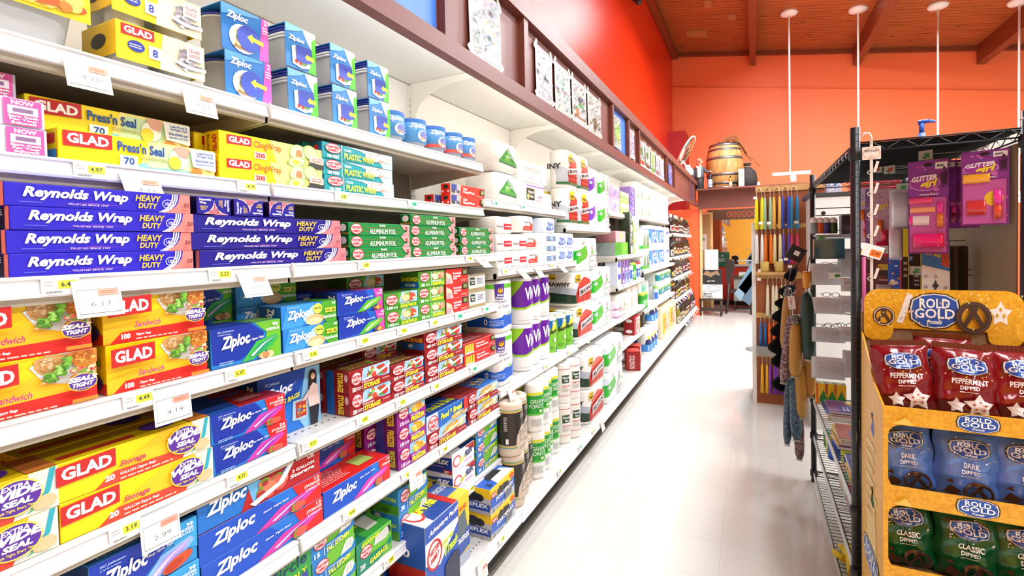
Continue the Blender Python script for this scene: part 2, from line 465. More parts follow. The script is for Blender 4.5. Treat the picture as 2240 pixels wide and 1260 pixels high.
for i in range(9):
    y0, y1 = UY[i], UY[i + 1]
    r = empty('shelving_unit', (0, 0, 0))
    tag(r, 'white metal shelving unit ' + WHERE[i], 'shelving', 'wall shelving units')
    zt = PLAN[i][0][0]
    MB().box(-BACK - 0.03, -BACK, y0, y1, zt, 2.398, white_m).build('upper_back_panel', r)
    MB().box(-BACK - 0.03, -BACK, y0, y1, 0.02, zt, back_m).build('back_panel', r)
    for yy in (y0 + 0.002, y1 - 0.022):
        mb = MB(); mb.box(-BACK, -BACK + 0.012, yy, yy + 0.02, 0.02, 2.39, white_m)
        for k in range(70):
            zz = 0.1 + k * 0.032
            mb.add([(-BACK + 0.0125, yy + 0.005, zz), (-BACK + 0.0125, yy + 0.009, zz), (-BACK + 0.0125, yy + 0.009, zz + 0.016), (-BACK + 0.0125, yy + 0.005, zz + 0.016)], [(0, 1, 2, 3)], slot_m)
        mb.build('slotted_upright', r)
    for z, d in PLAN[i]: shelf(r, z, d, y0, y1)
    zb = 0.215 if i > 1 else 0.222
    b = MB().box(-BACK, -BASE - 0.012, y0 + 0.003, y1 - 0.003, zb - 0.03, zb, deck_m)
    for xx in ([-BASE - 0.07, -BASE - 0.12] if i in (0, 1) else []):
        for k in range(46):
            yy = y0 + 0.03 + k * 0.025
            b.add([(xx, yy, zb + 0.0006), (xx + 0.006, yy, zb + 0.0006), (xx + 0.006, yy + 0.008, zb + 0.0006), (xx, yy + 0.008, zb + 0.0006)], [(0, 1, 2, 3)], slot_m)
    b = b.build('base_deck', r)
    MB().prism([(-BASE - 0.014, zb + 0.003), (-BASE - 0.002, zb + 0.003), (-BASE, zb - 0.008), (-BASE - 0.004, zb - 0.012), (-BASE, zb - 0.045), (-BASE + 0.004, zb - 0.048), (-BASE - 0.014, zb - 0.052)], 'y', y0 + 0.003, y1 - 0.003, chan_m).build('price_rail', b)
    MB().box(-BASE - 0.11, -BASE - 0.10, y0, y1, 0.0025, zb - 0.03, kick_m).build('kick_plate', r)
# canopy lit from behind the fascia
can_m = mat('F4F3EC', 0.5)
for i in range(9):
    y0, y1 = UY[i], UY[i + 1]
    c = empty('canopy_panel'); tag(c, 'white overhead canopy panel over the %s shelving unit of the aisle' % NTH[i], 'canopy', 'white canopy panels')
    MB().box(-BACK - 0.03, -1.052, y0, y1 - 0.002, 2.402, 2.42, can_m).build('panel', c)
    # curved bracket at the joint
    pts = [(-BACK + 0.013, 2.40), (-BACK + 0.013, 2.22)]
    for k in range(9):
        q = pi / 2 * k / 8; pts.append((-BACK + 0.045 + 0.26 * (1 - cos(q)), 2.22 + 0.145 * sin(q)))
    pts += [(-1.09, 2.385), (-1.09, 2.40)]
    MB().prism(pts, 'y', y1 - 0.008, y1 - 0.002, can_m).build('curved_bracket', c)
    t = empty('fluorescent_tube', (-1.075, (y0 + y1) / 2, 2.33)); tag(t, 'fluorescent tube behind the brown fascia over the %s shelving unit' % NTH[i], 'light', 'canopy tubes')
    MB().tube([(0, -0.56, 0), (0, 0.56, 0)], 0.014, mat('FFFBF0', 0.4, emit=TUBE), n=8).build('glass_tube', t)
    for s in (-1, 1): MB().tube([(0, s * 0.56, 0), (0, s * 0.585, 0)], 0.015, mat('BDBDBD', 0.3, metal=0.8)).build('end_cap', t)
    MB().box(-0.02, 0.02, -0.59, 0.59, 0.03, 0.068, can_m).build('batten', t)

# ================================================================ brown fascia
brown_m = nodemat('brown_paint', noise_mix(200, '743C30', '7C4438', bump=0.1), 0.5)
FX = -1.0
fa = empty('fascia'); tag(fa, 'brown painted wooden fascia with framed bays running above the shelves', 'fascia')
MB().box(FX - 0.045, FX, -0.7, 10.7, 2.235, 2.30, brown_m).build('bottom_rail', fa)
MB().box(FX - 0.06, FX + 0.005, -0.7, 10.7, 2.65, 2.73, brown_m).build('top_rail', fa)
MB().box(FX - 0.05, FX - 0.035, -0.7, 10.7, 2.30, 2.65, brown_m).build('panel', fa)
for y in (0.35, 1.535, 2.235, 3.93, 4.50, 4.96, 6.68, 7.42, 9.40, 9.95):
    MB().box(FX - 0.036, FX - 0.002, y, y + 0.05, 2.30, 2.65, brown_m).build('divider', fa)
# soffit across the end of the aisle
so = empty('shelf_ledge'); tag(so, 'brown wooden ledge across the aisle end holding the wine barrel', 'ledge')
MB().box(-1.0, 0.9, 10.70, 10.74, 2.19, 2.54, brown_m).build('front_board', so)
MB().box(-1.0, 0.9, 10.42, 11.6, 2.54, 2.57, brown_m).build('top_board', so)
# ================================================================ boxed goods on the near units
WH, RD, YL, NV = 'FFFFFF', 'D8232A', 'FFE600', '1A2A8C'
FOOD = ['D98A3A', 'C7702C', 'E7B56A', '6FA32E', '4E8A22', 'B5402A', 'F1D9A8']
SALAD = ['5FA02C', '7DBB3B', 'C8382A', '4B8A28', 'E9EFE0', '8CC152', 'D94A30']
BERRY = ['C23A3A', 'A82C34', 'D65B4A', '7A8F2E', 'E07A5A']
DIM = {}
def kind(key, W, H, D, col, **kw):
    DIM[key] = (W, H, D)
    KINDS[key] = lambda: carton(kw.get('name', 'bag_box'), W, H, D, col, **{k: v for k, v in kw.items() if k != 'name'})
def wf(cx, cy, rx, ry):
    return [('e', cx, cy, rx, ry, WH), ('o', cx, cy, rx, ry, ry * 0.14, 'C8202C'),
            ('t', 'WESTERN', cx - rx * .82, cy - ry * .02, cx + rx * .82, cy + ry * .5, 'C8202C', {'b': .04}),
            ('t', 'FAMILY', cx - rx * .66, cy - ry * .62, cx + rx * .66, cy - ry * .12, 'C8202C', {'b': .04})]
def zip_(x0, y0, x1, y1, sl=.12): return ('t', 'Ziploc', x0, y0, x1, y1, WH, {'b': .035, 's': .25, 'slope': sl})
def glad(x0, y0, x1, y1): return [('p', [(x0, y0), (x1, y0 + (y1 - y0) * .1), (x1, y1), (x0, y1 - (y1 - y0) * .1)], 'C4201F'),
                                  ('t', 'GLAD', x0 + (x1 - x0) * .08, y0 + (y1 - y0) * .2, x1 - (x1 - x0) * .07, y1 - (y1 - y0) * .2, WH, {'b': .04})]
def rey(n, pk):
    a = [('p', [(.82, 0), (.86, .12), (.90, .35), (.92, .6), (.93, 1), (1, 1), (1, 0)], pk)]
    for i in range(3):
        d = -.016 * i
        a.append(('p', [(.815 + d, 0), (.86 + d, .2), (.89 + d, .45), (.905 + d, .75), (.908 + d, 1), (.917 + d, 1), (.914 + d, .72), (.897 + d, .42), (.867 + d, .17), (.826 + d, 0)], 'E8E8F4'))
    a += [('t', 'Reynolds Wrap', .075, .30, .60, .86, WH, {'b': .04, 's': .3}), ('t', 'TRUSTED SINCE 1947', .28, .14, .49, .23, 'D8C8F0'), ('l', .06, .16, .17, .23, 1, '6A7AD0'),
          ('p', [(.2, .10), (.4, .255), (.6, .22), (.4, .275)], 'B04A9A'),
          ('t', 'HEAVY', .64, .52, .80, .84, 'F2C232', {'b': .03, 's': .2}), ('t', 'DUTY', .655, .16, .775, .44, 'F2C232', {'b': .03, 's': .2}),
          ('o', .842, .45, .038, .24, .03, WH), ('t', 'USA', .822, .38, .862, .54, WH), ('e', .842, .3, .004, .03, WH),
          ('t', n, .945, .32, .985, .55, '5A1430', {'s': .2, 'b': .02}), ('l', .93, .06, .985, .18, 2, 'C23A4A')]
    return a
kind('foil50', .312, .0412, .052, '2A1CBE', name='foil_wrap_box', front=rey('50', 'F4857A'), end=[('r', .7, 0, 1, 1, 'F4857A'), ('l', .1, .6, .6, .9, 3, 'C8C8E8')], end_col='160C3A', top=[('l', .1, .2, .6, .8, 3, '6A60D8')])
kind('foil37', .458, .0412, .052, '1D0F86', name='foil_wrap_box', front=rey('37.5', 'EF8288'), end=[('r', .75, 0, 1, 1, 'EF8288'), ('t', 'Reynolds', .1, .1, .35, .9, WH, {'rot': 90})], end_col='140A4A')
def reyend(rot):
    a = [('p', [(.35, 0), (.7, .12), (.92, .4), (1, .75), (1, 0)], 'EE858C'), ('p', [(.32, 0), (.68, .15), (.9, .44), (1, .82), (1, .75), (.92, .4), (.7, .12), (.35, 0)], WH),
         ('t', 'Reynolds', .12, .72, .8, .88, WH, {'b': .03}), ('t', 'Wrap', .12, .54, .5, .7, WH, {'b': .03}), ('t', 'HEAVY', .14, .34, .6, .46, 'E8C45A'), ('t', 'DUTY', .18, .2, .5, .32, 'E8C45A'), ('t', '37.5', .66, .06, .93, .2, '5A1430')]
    def tr(p):
        x, y = p[0] - .5, p[1] - .5
        for _ in range(rot): x, y = -y, x
        return (x + .5, y + .5)
    out = []
    for s in a:
        if s[0] == 'p': out.append(('p', [tr(p) for p in s[1]], s[2]))
        else:
            p, q = tr((s[2], s[3])), tr((s[4], s[5]))
            o = dict(s[7]) if len(s) > 7 else {}
            o['rot'] = {0: 0, 1: 90, 2: 180, 3: -90}[rot]
            out.append(('t', s[1], min(p[0], q[0]), min(p[1], q[1]), max(p[0], q[0]), max(p[1], q[1]), s[6], o))
    return out
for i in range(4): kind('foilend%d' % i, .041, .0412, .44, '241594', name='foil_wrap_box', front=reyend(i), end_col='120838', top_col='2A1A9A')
fg = [('r', 0, .30, .86, .345, 'A8742C'), ('r', .22, .62, .83, .655, 'A8742C')]
kind('foil25', .306, .0405, .05, '0E8A3E', name='foil_wrap_box', end_col='0A5A2A', front=fg + [('p', [(.86, 0), (.91, .3), (.95, .32), (.96, .6), (.9, 1), (1, 1), (1, 0)], 'C89A98'), ('p', [(.83, 1), (.9, .5), (1, .45), (1, 1)], 'D8A8A4'),
     ('t', 'Quality', .46, .70, .57, .93, WH, {'s': .3}), ('t', 'ALUMINUM FOIL', .30, .10, .74, .54, 'CFE0D2', {'b': .03}), ('t', '25', .91, .45, .965, .8, 'B02030', {'b': .03})] + wf(.1, .5, .085, .44),
     end=[('e', .5, .6, .3, .3, 'E8D8D8'), ('r', 0, .1, 1, .2, 'A8742C')])
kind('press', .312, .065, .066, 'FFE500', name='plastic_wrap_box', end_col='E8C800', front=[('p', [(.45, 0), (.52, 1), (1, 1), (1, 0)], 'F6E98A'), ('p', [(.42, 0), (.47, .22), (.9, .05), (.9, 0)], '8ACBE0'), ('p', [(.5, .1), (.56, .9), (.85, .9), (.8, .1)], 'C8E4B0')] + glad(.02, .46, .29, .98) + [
     ('t', "Press'n Seal", .32, .52, .62, .86, '1F4E9E', {'b': .03}), ('r', .33, .03, .44, .40, 'EAF4FA'), ('t', '70', .355, .1, .42, .34, '1F4E9E', {'b': .03}), ('l', .46, .32, .66, .44, 2, 'B0A040'),
     ('e', .72, .5, .07, .34, 'F2F4E8'), ('e', .69, .36, .045, .24, 'F7D23A'), ('p', [(.68, .9), (.74, 1), (.8, .9), (.78, .55), (.72, .6)], 'E0A890'), ('b', .78, .0, .98, .25, ['F09A3A', 'E8862A', 'F6C070'], 6, .04), ('p', [(.82, .3), (.80, .95), (1, .95), (1, .2)], 'F4F8FA'),
     ('t', 'Leak-Proof &', .85, .78, .98, .88, '2F5FA8'), ('t', 'Airtight Seal', .85, .66, .98, .76, '2F5FA8'), ('t', 'Etanchéité aux', .84, .5, .985, .6, '2F5FA8'), ('t', "liquides et à l'air", .84, .36, .985, .46, '2F5FA8')], end=[('r', .2, .55, .8, .85, 'C4201F'), ('r', .2, .1, .9, .35, '2F7FC8')])
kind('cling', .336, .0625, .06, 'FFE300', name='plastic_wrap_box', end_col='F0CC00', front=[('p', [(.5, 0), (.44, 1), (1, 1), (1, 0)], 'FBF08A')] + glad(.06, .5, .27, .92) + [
     ('t', 'ClingWrap', .29, .46, .55, .84, 'E0702A', {'b': .02}), ('r', .29, .06, .40, .36, 'FFF6D8'), ('t', '200', .30, .1, .39, .32, 'C8202C', {'b': .04}),
     ('e', .72, .62, .09, .42, 'B8CC8A', .3), ('e', .72, .62, .075, .36, 'E6EBB8', .3), ('e', .73, .6, .035, .2, 'C98A5A'), ('e', .86, .75, .09, .35, 'B0C67E', -.3), ('e', .86, .74, .07, .28, 'DCE6A4', -.3),
     ('e', .70, .2, .10, .26, '9FBE66', .2), ('e', .70, .2, .085, .21, 'E4EAB0', .2), ('e', .69, .18, .04, .11, 'E2C93A'), ('p', [(.84, .3), (.84, .6), (1, .56), (1, .26)], 'F2F4E6'), ('t', 'LONG-LASTING', .86, .45, .985, .54, 'C8503A'), ('t', 'FRESHNESS', .86, .33, .985, .42, 'C8503A'), ('p', [(.8, 0), (.84, .26), (1, .22), (1, 0)], '3A3A36')],
     end=[('t', 'GLAD', .55, .15, .85, .85, 'C4201F', {'rot': 90, 'b': .04}), ('t', 'ClingWrap', .15, .1, .4, .9, '8A5A1A', {'rot': 90})])
kind('wrap_teal', .337, .052, .055, '1FA0A8', name='plastic_wrap_box', end_col='1A6FC0', front=[('p', [(.27, 1), (.5, .9), (.7, .6), (.82, .3), (.86, 0), (1, 0), (1, 1)], 'BFDDF0'), ('p', [(.27, 1), (.5, .88), (.7, .56), (.81, .28), (.845, 0), (.86, 0), (.825, .3), (.71, .62), (.5, .95)], WH),
     ('b', .55, .35, 1, 1, ['D8C0B4', 'E6D2C4', 'C8A898', 'F0E4DA'], 16, .06), ('r', .235, 0, .243, 1, WH)] + wf(.13, .66, .10, .31) + [('t', '100 FEET', .05, .06, .2, .26, WH, {'b': .04}),
     ('t', 'CLEAR', .265, .62, .36, .78, WH), ('t', 'PLASTIC WRAP', .265, .14, .70, .54, 'F2EA3A', {'b': .03})], end=[('e', .5, .6, .2, .25, 'D04050'), ('l', .1, .1, .6, .3, 2, WH)])
kind('wrap_red', .318, .05, .05, 'EE3B2A', name='plastic_wrap_box', end_col='E02E22', front=[('p', [(0, 0), (0, 1), (.30, 1), (.25, 0)], 'B8B4AE'), ('b', .0, .0, .26, 1, ['E6E2DA', '4A4A48', '8A86A0', 'C8C4BC'], 22, .035), ('r', .03, .45, .16, .95, '3A4A9A'), ('t', 'Clear', .33, .56, .45, .82, WH, {'b': .03}), ('t', 'PlasticWrap', .33, .2, .66, .5, WH, {'b': .03}), ('r', .84, .3, .97, .85, '22281E'), ('r', .86, .38, .95, .76, '9AA86A'), ('l', .72, .1, .95, .25, 2, 'F8C8C0')], end=[('r', .3, .55, .75, .85, '22281E'), ('e', .2, .3, .08, .1, WH), ('e', .8, .3, .08, .1, WH)])
kind('wrap_lilac', .36, .052, .07, 'DCD8EA', name='freezer_paper_box', front=[('b', 0, 0, .82, 1, ['F0E8E0', 'E2D6C8', 'C8B090', 'F4F0EA'], 26, .07), ('r', .835, .04, .985, .96, 'E85AA8'), ('t', 'NOW', .865, .76, .955, .92, WH, {'b': .04}), ('r', .85, .42, .97, .72, 'F4ECF4'), ('r', .87, .5, .95, .64, '8A6A90'), ('t', 'Earn Cash', .85, .3, .97, .39, WH, {'b': .04}), ('t', 'For Your', .855, .19, .965, .28, WH, {'b': .04}), ('t', 'School!', .86, .07, .96, .17, WH, {'b': .04})])
def sealbadge(cx, cy, rx, ry, big=False):
    a = [('e', cx, cy, rx, ry, 'F4E04A'), ('e', cx, cy, rx * .93, ry * .92, '5A2A9A')]
    if big: return a + [('t', 'EXTRA', cx - rx * .5, cy + ry * .5, cx + rx * .5, cy + ry * .78, WH, {'b': .03, 's': .2}), ('t', 'WIDE', cx - rx * .98, cy - ry * .02, cx + rx * 1.02, cy + ry * .46, WH, {'b': .06, 's': .2, 'slope': .2}), ('t', 'SEAL', cx - rx * .5, cy - ry * .42, cx + rx * .6, cy - ry * .06, WH, {'b': .05, 's': .2}), ('t', 'Seals Tight, Every Time', cx - rx * .7, cy - ry * .72, cx + rx * .7, cy - ry * .52, 'F4E04A')]
    return a + [('t', 'SEALS', cx - rx, cy + ry * .08, cx + rx, cy + ry * .62, WH, {'b': .06, 's': .25, 'slope': .15}), ('t', 'TIGHT', cx - rx * .75, cy - ry * .5, cx + rx * .75, cy - ry * .02, WH, {'b': .05, 's': .25, 'slope': .15}), ('t', 'Helps Keep Food Fresh', cx - rx * .7, cy - ry * .8, cx + rx * .7, cy - ry * .6, 'F4E04A')]
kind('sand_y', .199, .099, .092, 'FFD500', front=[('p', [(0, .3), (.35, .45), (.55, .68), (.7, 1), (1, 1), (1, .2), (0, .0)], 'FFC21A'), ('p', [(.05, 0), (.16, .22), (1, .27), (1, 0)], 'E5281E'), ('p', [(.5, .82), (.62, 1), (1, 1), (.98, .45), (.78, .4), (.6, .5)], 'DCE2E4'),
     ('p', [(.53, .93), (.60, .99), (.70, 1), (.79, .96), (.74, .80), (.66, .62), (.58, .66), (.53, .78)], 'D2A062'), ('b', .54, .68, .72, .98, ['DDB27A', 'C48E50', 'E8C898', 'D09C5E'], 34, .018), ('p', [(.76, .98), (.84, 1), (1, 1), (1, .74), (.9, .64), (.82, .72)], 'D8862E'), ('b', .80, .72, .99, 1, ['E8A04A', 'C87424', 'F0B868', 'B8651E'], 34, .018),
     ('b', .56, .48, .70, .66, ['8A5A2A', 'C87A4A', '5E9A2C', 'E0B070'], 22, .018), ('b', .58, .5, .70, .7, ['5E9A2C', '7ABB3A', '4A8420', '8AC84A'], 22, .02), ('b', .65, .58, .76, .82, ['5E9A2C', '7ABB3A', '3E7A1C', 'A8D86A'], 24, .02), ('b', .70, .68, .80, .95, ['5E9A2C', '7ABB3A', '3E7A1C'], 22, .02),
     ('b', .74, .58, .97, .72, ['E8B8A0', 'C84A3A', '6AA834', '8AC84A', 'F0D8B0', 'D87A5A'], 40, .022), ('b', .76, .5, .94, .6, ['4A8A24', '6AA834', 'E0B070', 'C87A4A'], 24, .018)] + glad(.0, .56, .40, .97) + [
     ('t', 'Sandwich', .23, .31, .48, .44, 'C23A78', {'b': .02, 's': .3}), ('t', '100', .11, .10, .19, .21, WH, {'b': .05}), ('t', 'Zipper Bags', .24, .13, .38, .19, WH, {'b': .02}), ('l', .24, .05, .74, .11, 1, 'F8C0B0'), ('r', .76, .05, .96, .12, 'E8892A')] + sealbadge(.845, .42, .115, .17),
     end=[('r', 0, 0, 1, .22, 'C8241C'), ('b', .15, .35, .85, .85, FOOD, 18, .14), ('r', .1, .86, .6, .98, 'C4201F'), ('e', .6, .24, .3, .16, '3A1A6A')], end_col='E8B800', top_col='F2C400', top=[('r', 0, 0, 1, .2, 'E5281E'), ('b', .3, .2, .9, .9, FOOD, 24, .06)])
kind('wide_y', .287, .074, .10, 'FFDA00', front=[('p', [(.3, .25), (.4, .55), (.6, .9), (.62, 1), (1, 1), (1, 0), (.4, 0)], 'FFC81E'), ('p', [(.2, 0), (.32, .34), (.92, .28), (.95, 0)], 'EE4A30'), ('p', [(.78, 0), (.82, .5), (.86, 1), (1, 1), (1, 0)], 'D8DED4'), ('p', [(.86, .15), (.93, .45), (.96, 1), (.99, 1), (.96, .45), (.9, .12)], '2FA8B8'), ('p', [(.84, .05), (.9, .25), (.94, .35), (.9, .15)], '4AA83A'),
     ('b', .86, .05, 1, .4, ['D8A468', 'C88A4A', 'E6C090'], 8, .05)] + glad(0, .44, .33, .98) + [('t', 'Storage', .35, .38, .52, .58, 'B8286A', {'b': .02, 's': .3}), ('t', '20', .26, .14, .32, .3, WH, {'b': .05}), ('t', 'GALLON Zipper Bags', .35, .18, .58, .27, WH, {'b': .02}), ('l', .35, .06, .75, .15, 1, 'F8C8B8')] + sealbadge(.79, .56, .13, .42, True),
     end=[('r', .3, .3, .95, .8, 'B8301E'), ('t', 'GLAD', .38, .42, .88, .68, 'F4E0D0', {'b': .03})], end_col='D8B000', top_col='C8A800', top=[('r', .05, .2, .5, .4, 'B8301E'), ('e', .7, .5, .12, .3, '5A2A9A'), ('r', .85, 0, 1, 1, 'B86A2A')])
zbag = lambda c1, c2: [('p', [(.40, .02), (.62, .5), (.93, .62), (.97, .5), (.85, .28), (.55, .04)], c1), ('p', [(.5, .1), (.66, .42), (.93, .58), (.86, .42), (.62, .12)], c2), ('p', [(.53, .16), (.72, .42), (.92, .56), (.74, .4), (.56, .13)], 'F4D8F0')]
jl = [('t', 'SC Johnson', .08, .86, .3, .92, 'BFD8F4', {'s': .2}), ('t', 'A Family Company', .08, .80, .26, .84, 'BFD8F4')]
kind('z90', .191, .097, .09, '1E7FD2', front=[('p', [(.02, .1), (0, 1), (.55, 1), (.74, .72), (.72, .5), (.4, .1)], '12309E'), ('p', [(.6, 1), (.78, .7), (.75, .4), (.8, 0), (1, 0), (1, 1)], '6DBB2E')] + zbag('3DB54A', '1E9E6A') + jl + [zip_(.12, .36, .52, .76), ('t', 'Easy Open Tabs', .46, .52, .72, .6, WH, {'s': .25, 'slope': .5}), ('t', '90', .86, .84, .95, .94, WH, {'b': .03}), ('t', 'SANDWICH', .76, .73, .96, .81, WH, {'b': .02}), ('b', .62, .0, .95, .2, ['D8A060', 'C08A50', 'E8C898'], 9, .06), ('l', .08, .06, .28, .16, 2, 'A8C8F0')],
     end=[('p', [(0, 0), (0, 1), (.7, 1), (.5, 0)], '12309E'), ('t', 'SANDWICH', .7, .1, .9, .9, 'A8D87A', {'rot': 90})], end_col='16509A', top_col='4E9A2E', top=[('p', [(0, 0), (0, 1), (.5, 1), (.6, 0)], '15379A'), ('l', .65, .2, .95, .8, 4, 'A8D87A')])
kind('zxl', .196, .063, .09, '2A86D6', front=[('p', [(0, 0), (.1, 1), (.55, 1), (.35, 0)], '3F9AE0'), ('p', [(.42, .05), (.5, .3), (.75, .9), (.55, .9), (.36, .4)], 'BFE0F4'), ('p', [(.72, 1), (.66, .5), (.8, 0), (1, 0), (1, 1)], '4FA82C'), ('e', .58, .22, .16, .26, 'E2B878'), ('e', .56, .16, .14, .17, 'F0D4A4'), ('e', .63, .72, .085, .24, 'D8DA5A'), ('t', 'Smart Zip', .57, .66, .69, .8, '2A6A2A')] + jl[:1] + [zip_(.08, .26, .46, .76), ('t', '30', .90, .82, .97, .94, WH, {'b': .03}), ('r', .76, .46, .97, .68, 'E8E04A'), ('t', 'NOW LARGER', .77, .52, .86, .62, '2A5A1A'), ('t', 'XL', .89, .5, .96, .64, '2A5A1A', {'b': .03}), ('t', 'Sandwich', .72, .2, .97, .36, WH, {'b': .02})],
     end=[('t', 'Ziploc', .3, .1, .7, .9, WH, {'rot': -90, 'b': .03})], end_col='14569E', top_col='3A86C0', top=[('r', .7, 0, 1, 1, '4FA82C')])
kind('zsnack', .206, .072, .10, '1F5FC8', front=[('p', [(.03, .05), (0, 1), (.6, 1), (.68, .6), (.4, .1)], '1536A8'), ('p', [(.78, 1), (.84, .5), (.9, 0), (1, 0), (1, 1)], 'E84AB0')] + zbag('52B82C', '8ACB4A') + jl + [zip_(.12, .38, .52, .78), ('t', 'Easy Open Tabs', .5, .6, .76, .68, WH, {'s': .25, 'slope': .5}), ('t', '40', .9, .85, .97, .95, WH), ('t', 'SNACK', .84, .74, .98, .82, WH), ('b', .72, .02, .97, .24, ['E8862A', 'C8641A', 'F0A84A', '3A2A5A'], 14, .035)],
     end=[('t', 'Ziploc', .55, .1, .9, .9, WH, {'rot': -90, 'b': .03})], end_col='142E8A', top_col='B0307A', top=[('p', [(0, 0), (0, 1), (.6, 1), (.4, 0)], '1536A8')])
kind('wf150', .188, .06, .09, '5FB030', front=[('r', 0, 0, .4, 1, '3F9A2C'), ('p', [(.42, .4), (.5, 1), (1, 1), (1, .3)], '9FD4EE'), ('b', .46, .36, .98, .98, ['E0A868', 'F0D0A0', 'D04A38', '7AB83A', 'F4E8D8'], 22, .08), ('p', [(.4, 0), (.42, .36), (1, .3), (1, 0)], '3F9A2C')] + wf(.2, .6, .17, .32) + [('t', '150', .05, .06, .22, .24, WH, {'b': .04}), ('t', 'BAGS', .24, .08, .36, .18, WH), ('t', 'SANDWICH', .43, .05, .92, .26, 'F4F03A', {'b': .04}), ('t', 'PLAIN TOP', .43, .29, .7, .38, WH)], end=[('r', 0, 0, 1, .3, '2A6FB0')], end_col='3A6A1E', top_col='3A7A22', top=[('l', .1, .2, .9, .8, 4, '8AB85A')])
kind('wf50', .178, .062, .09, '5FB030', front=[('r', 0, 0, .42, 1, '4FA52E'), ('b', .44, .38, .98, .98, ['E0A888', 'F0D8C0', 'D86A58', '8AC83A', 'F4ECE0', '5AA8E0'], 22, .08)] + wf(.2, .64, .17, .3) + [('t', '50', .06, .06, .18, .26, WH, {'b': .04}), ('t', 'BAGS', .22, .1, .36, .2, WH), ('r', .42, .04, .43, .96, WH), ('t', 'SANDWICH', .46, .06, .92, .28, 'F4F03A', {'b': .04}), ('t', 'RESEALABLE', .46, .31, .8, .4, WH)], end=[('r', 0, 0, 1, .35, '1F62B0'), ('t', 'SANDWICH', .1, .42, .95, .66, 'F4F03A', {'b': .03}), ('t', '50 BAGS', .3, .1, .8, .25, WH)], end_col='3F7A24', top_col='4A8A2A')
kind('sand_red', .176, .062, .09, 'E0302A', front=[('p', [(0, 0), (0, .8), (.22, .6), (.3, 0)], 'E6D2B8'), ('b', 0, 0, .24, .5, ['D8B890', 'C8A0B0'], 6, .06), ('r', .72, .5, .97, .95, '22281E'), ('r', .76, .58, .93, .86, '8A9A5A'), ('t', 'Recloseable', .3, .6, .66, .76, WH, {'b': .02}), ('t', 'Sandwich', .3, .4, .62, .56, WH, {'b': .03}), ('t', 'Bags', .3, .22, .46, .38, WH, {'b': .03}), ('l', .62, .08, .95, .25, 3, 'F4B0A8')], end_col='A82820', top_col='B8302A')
kind('box_kraft', .15, .075, .09, 'F0EEE8', front=[('r', 0, 0, 1, .18, 'A8966A'), ('r', 0, .92, 1, 1, 'A8966A'), ('r', .06, .38, .34, .84, '1E3A24'), ('t', 'Natural', .09, .62, .31, .74, WH), ('t', 'Value', .12, .46, .28, .58, WH), ('l', .45, .4, .9, .8, 4, '6A7A9A')], end_col='C8BC98', top_col='D8D0B8')
kind('zquart', .204, .073, .12, '1E78CE', front=[('p', [(.03, .05), (0, 1), (.56, 1), (.68, .62), (.4, .1)], '1230A0'), ('p', [(.7, 1), (.74, .62), (.84, .0), (1, 0), (1, 1)], 'E02424')] + zbag('E03AA8', 'A03AB0') + jl + [zip_(.1, .36, .5, .78), ('t', 'Easy Open Tabs', .48, .6, .72, .67, WH, {'s': .25, 'slope': .5}), ('t', '24', .88, .84, .96, .94, WH), ('t', 'STORAGE', .76, .74, .97, .82, WH), ('t', 'QUART', .82, .64, .97, .71, WH), ('b', .66, .02, .95, .26, BERRY, 16, .04), ('l', .06, .06, .24, .16, 2, 'A8C8F0')],
     end=[('t', 'Ziploc', .4, .1, .8, .9, WH, {'rot': -90, 'b': .03})], end_col='144A94', top_col='A01C22', top=[('p', [(0, 0), (0, 1), (.5, 1), (.35, 0)], '1A4AA0'), ('l', .5, .3, .85, .7, 5, 'E0A0A0')])
kind('zbig', .214, .178, .10, '1F72D0', name='big_bag_box', front=[('p', [(0, .3), (0, 1), (.8, 1), (.6, .6), (.2, .4)], '1848B0'), ('p', [(.6, .2), (.75, 1), (1, 1), (1, 0), (.7, 0)], '8AC4EA'), ('p', [(0, .42), (.3, .55), (.62, .86), (.3, .6), (0, .46)], 'BFE0FA'), ('p', [(.0, 0), (.06, .12), (.2, .16), (.34, .08), (.4, 0)], 'D83AA0'),
     ('p', [(.50, .18), (.52, .5), (.78, .5), (.74, .14)], 'A8C8DA'), ('r', .56, .2, .74, .46, 'B8382A'), ('b', .57, .21, .73, .45, ['E8C83A', '3A9AD0', '4AB04A', 'E0702A', '7A3AA0', 'F0E0C0'], 16, .02),
     ('e', .86, .86, .065, .085, '2A1A14'), ('p', [(.79, .84), (.78, .62), (.84, .6), (.92, .62), (.93, .84)], '2A1A14'), ('e', .86, .83, .038, .055, 'E6B89A'), ('p', [(.80, .66), (.86, .72), (.94, .66), (.97, .3), (.78, .32), (.76, .5)], 'E6C8C0'), ('p', [(.78, .32), (.96, .32), (.92, .0), (.8, .0)], '22242E'), ('p', [(.78, .62), (.68, .5), (.66, .46), (.7, .46), (.8, .54)], 'E6C8C0')] + jl[:1] + [zip_(.04, .6, .5, .8, .3), ('t', 'BIG BAGS', .26, .5, .62, .58, 'F0E83A', {'b': .04, 'slope': .8, 's': .2}), ('t', '5', .04, .08, .08, .12, WH, {'b': .04}), ('t', 'L', .04, .02, .07, .06, WH, {'b': .04})], end_col='12489A', end=[('t', 'Ziploc', .5, .5, .8, .9, WH, {'rot': -90, 'b': .03})], top_col='1848A0')
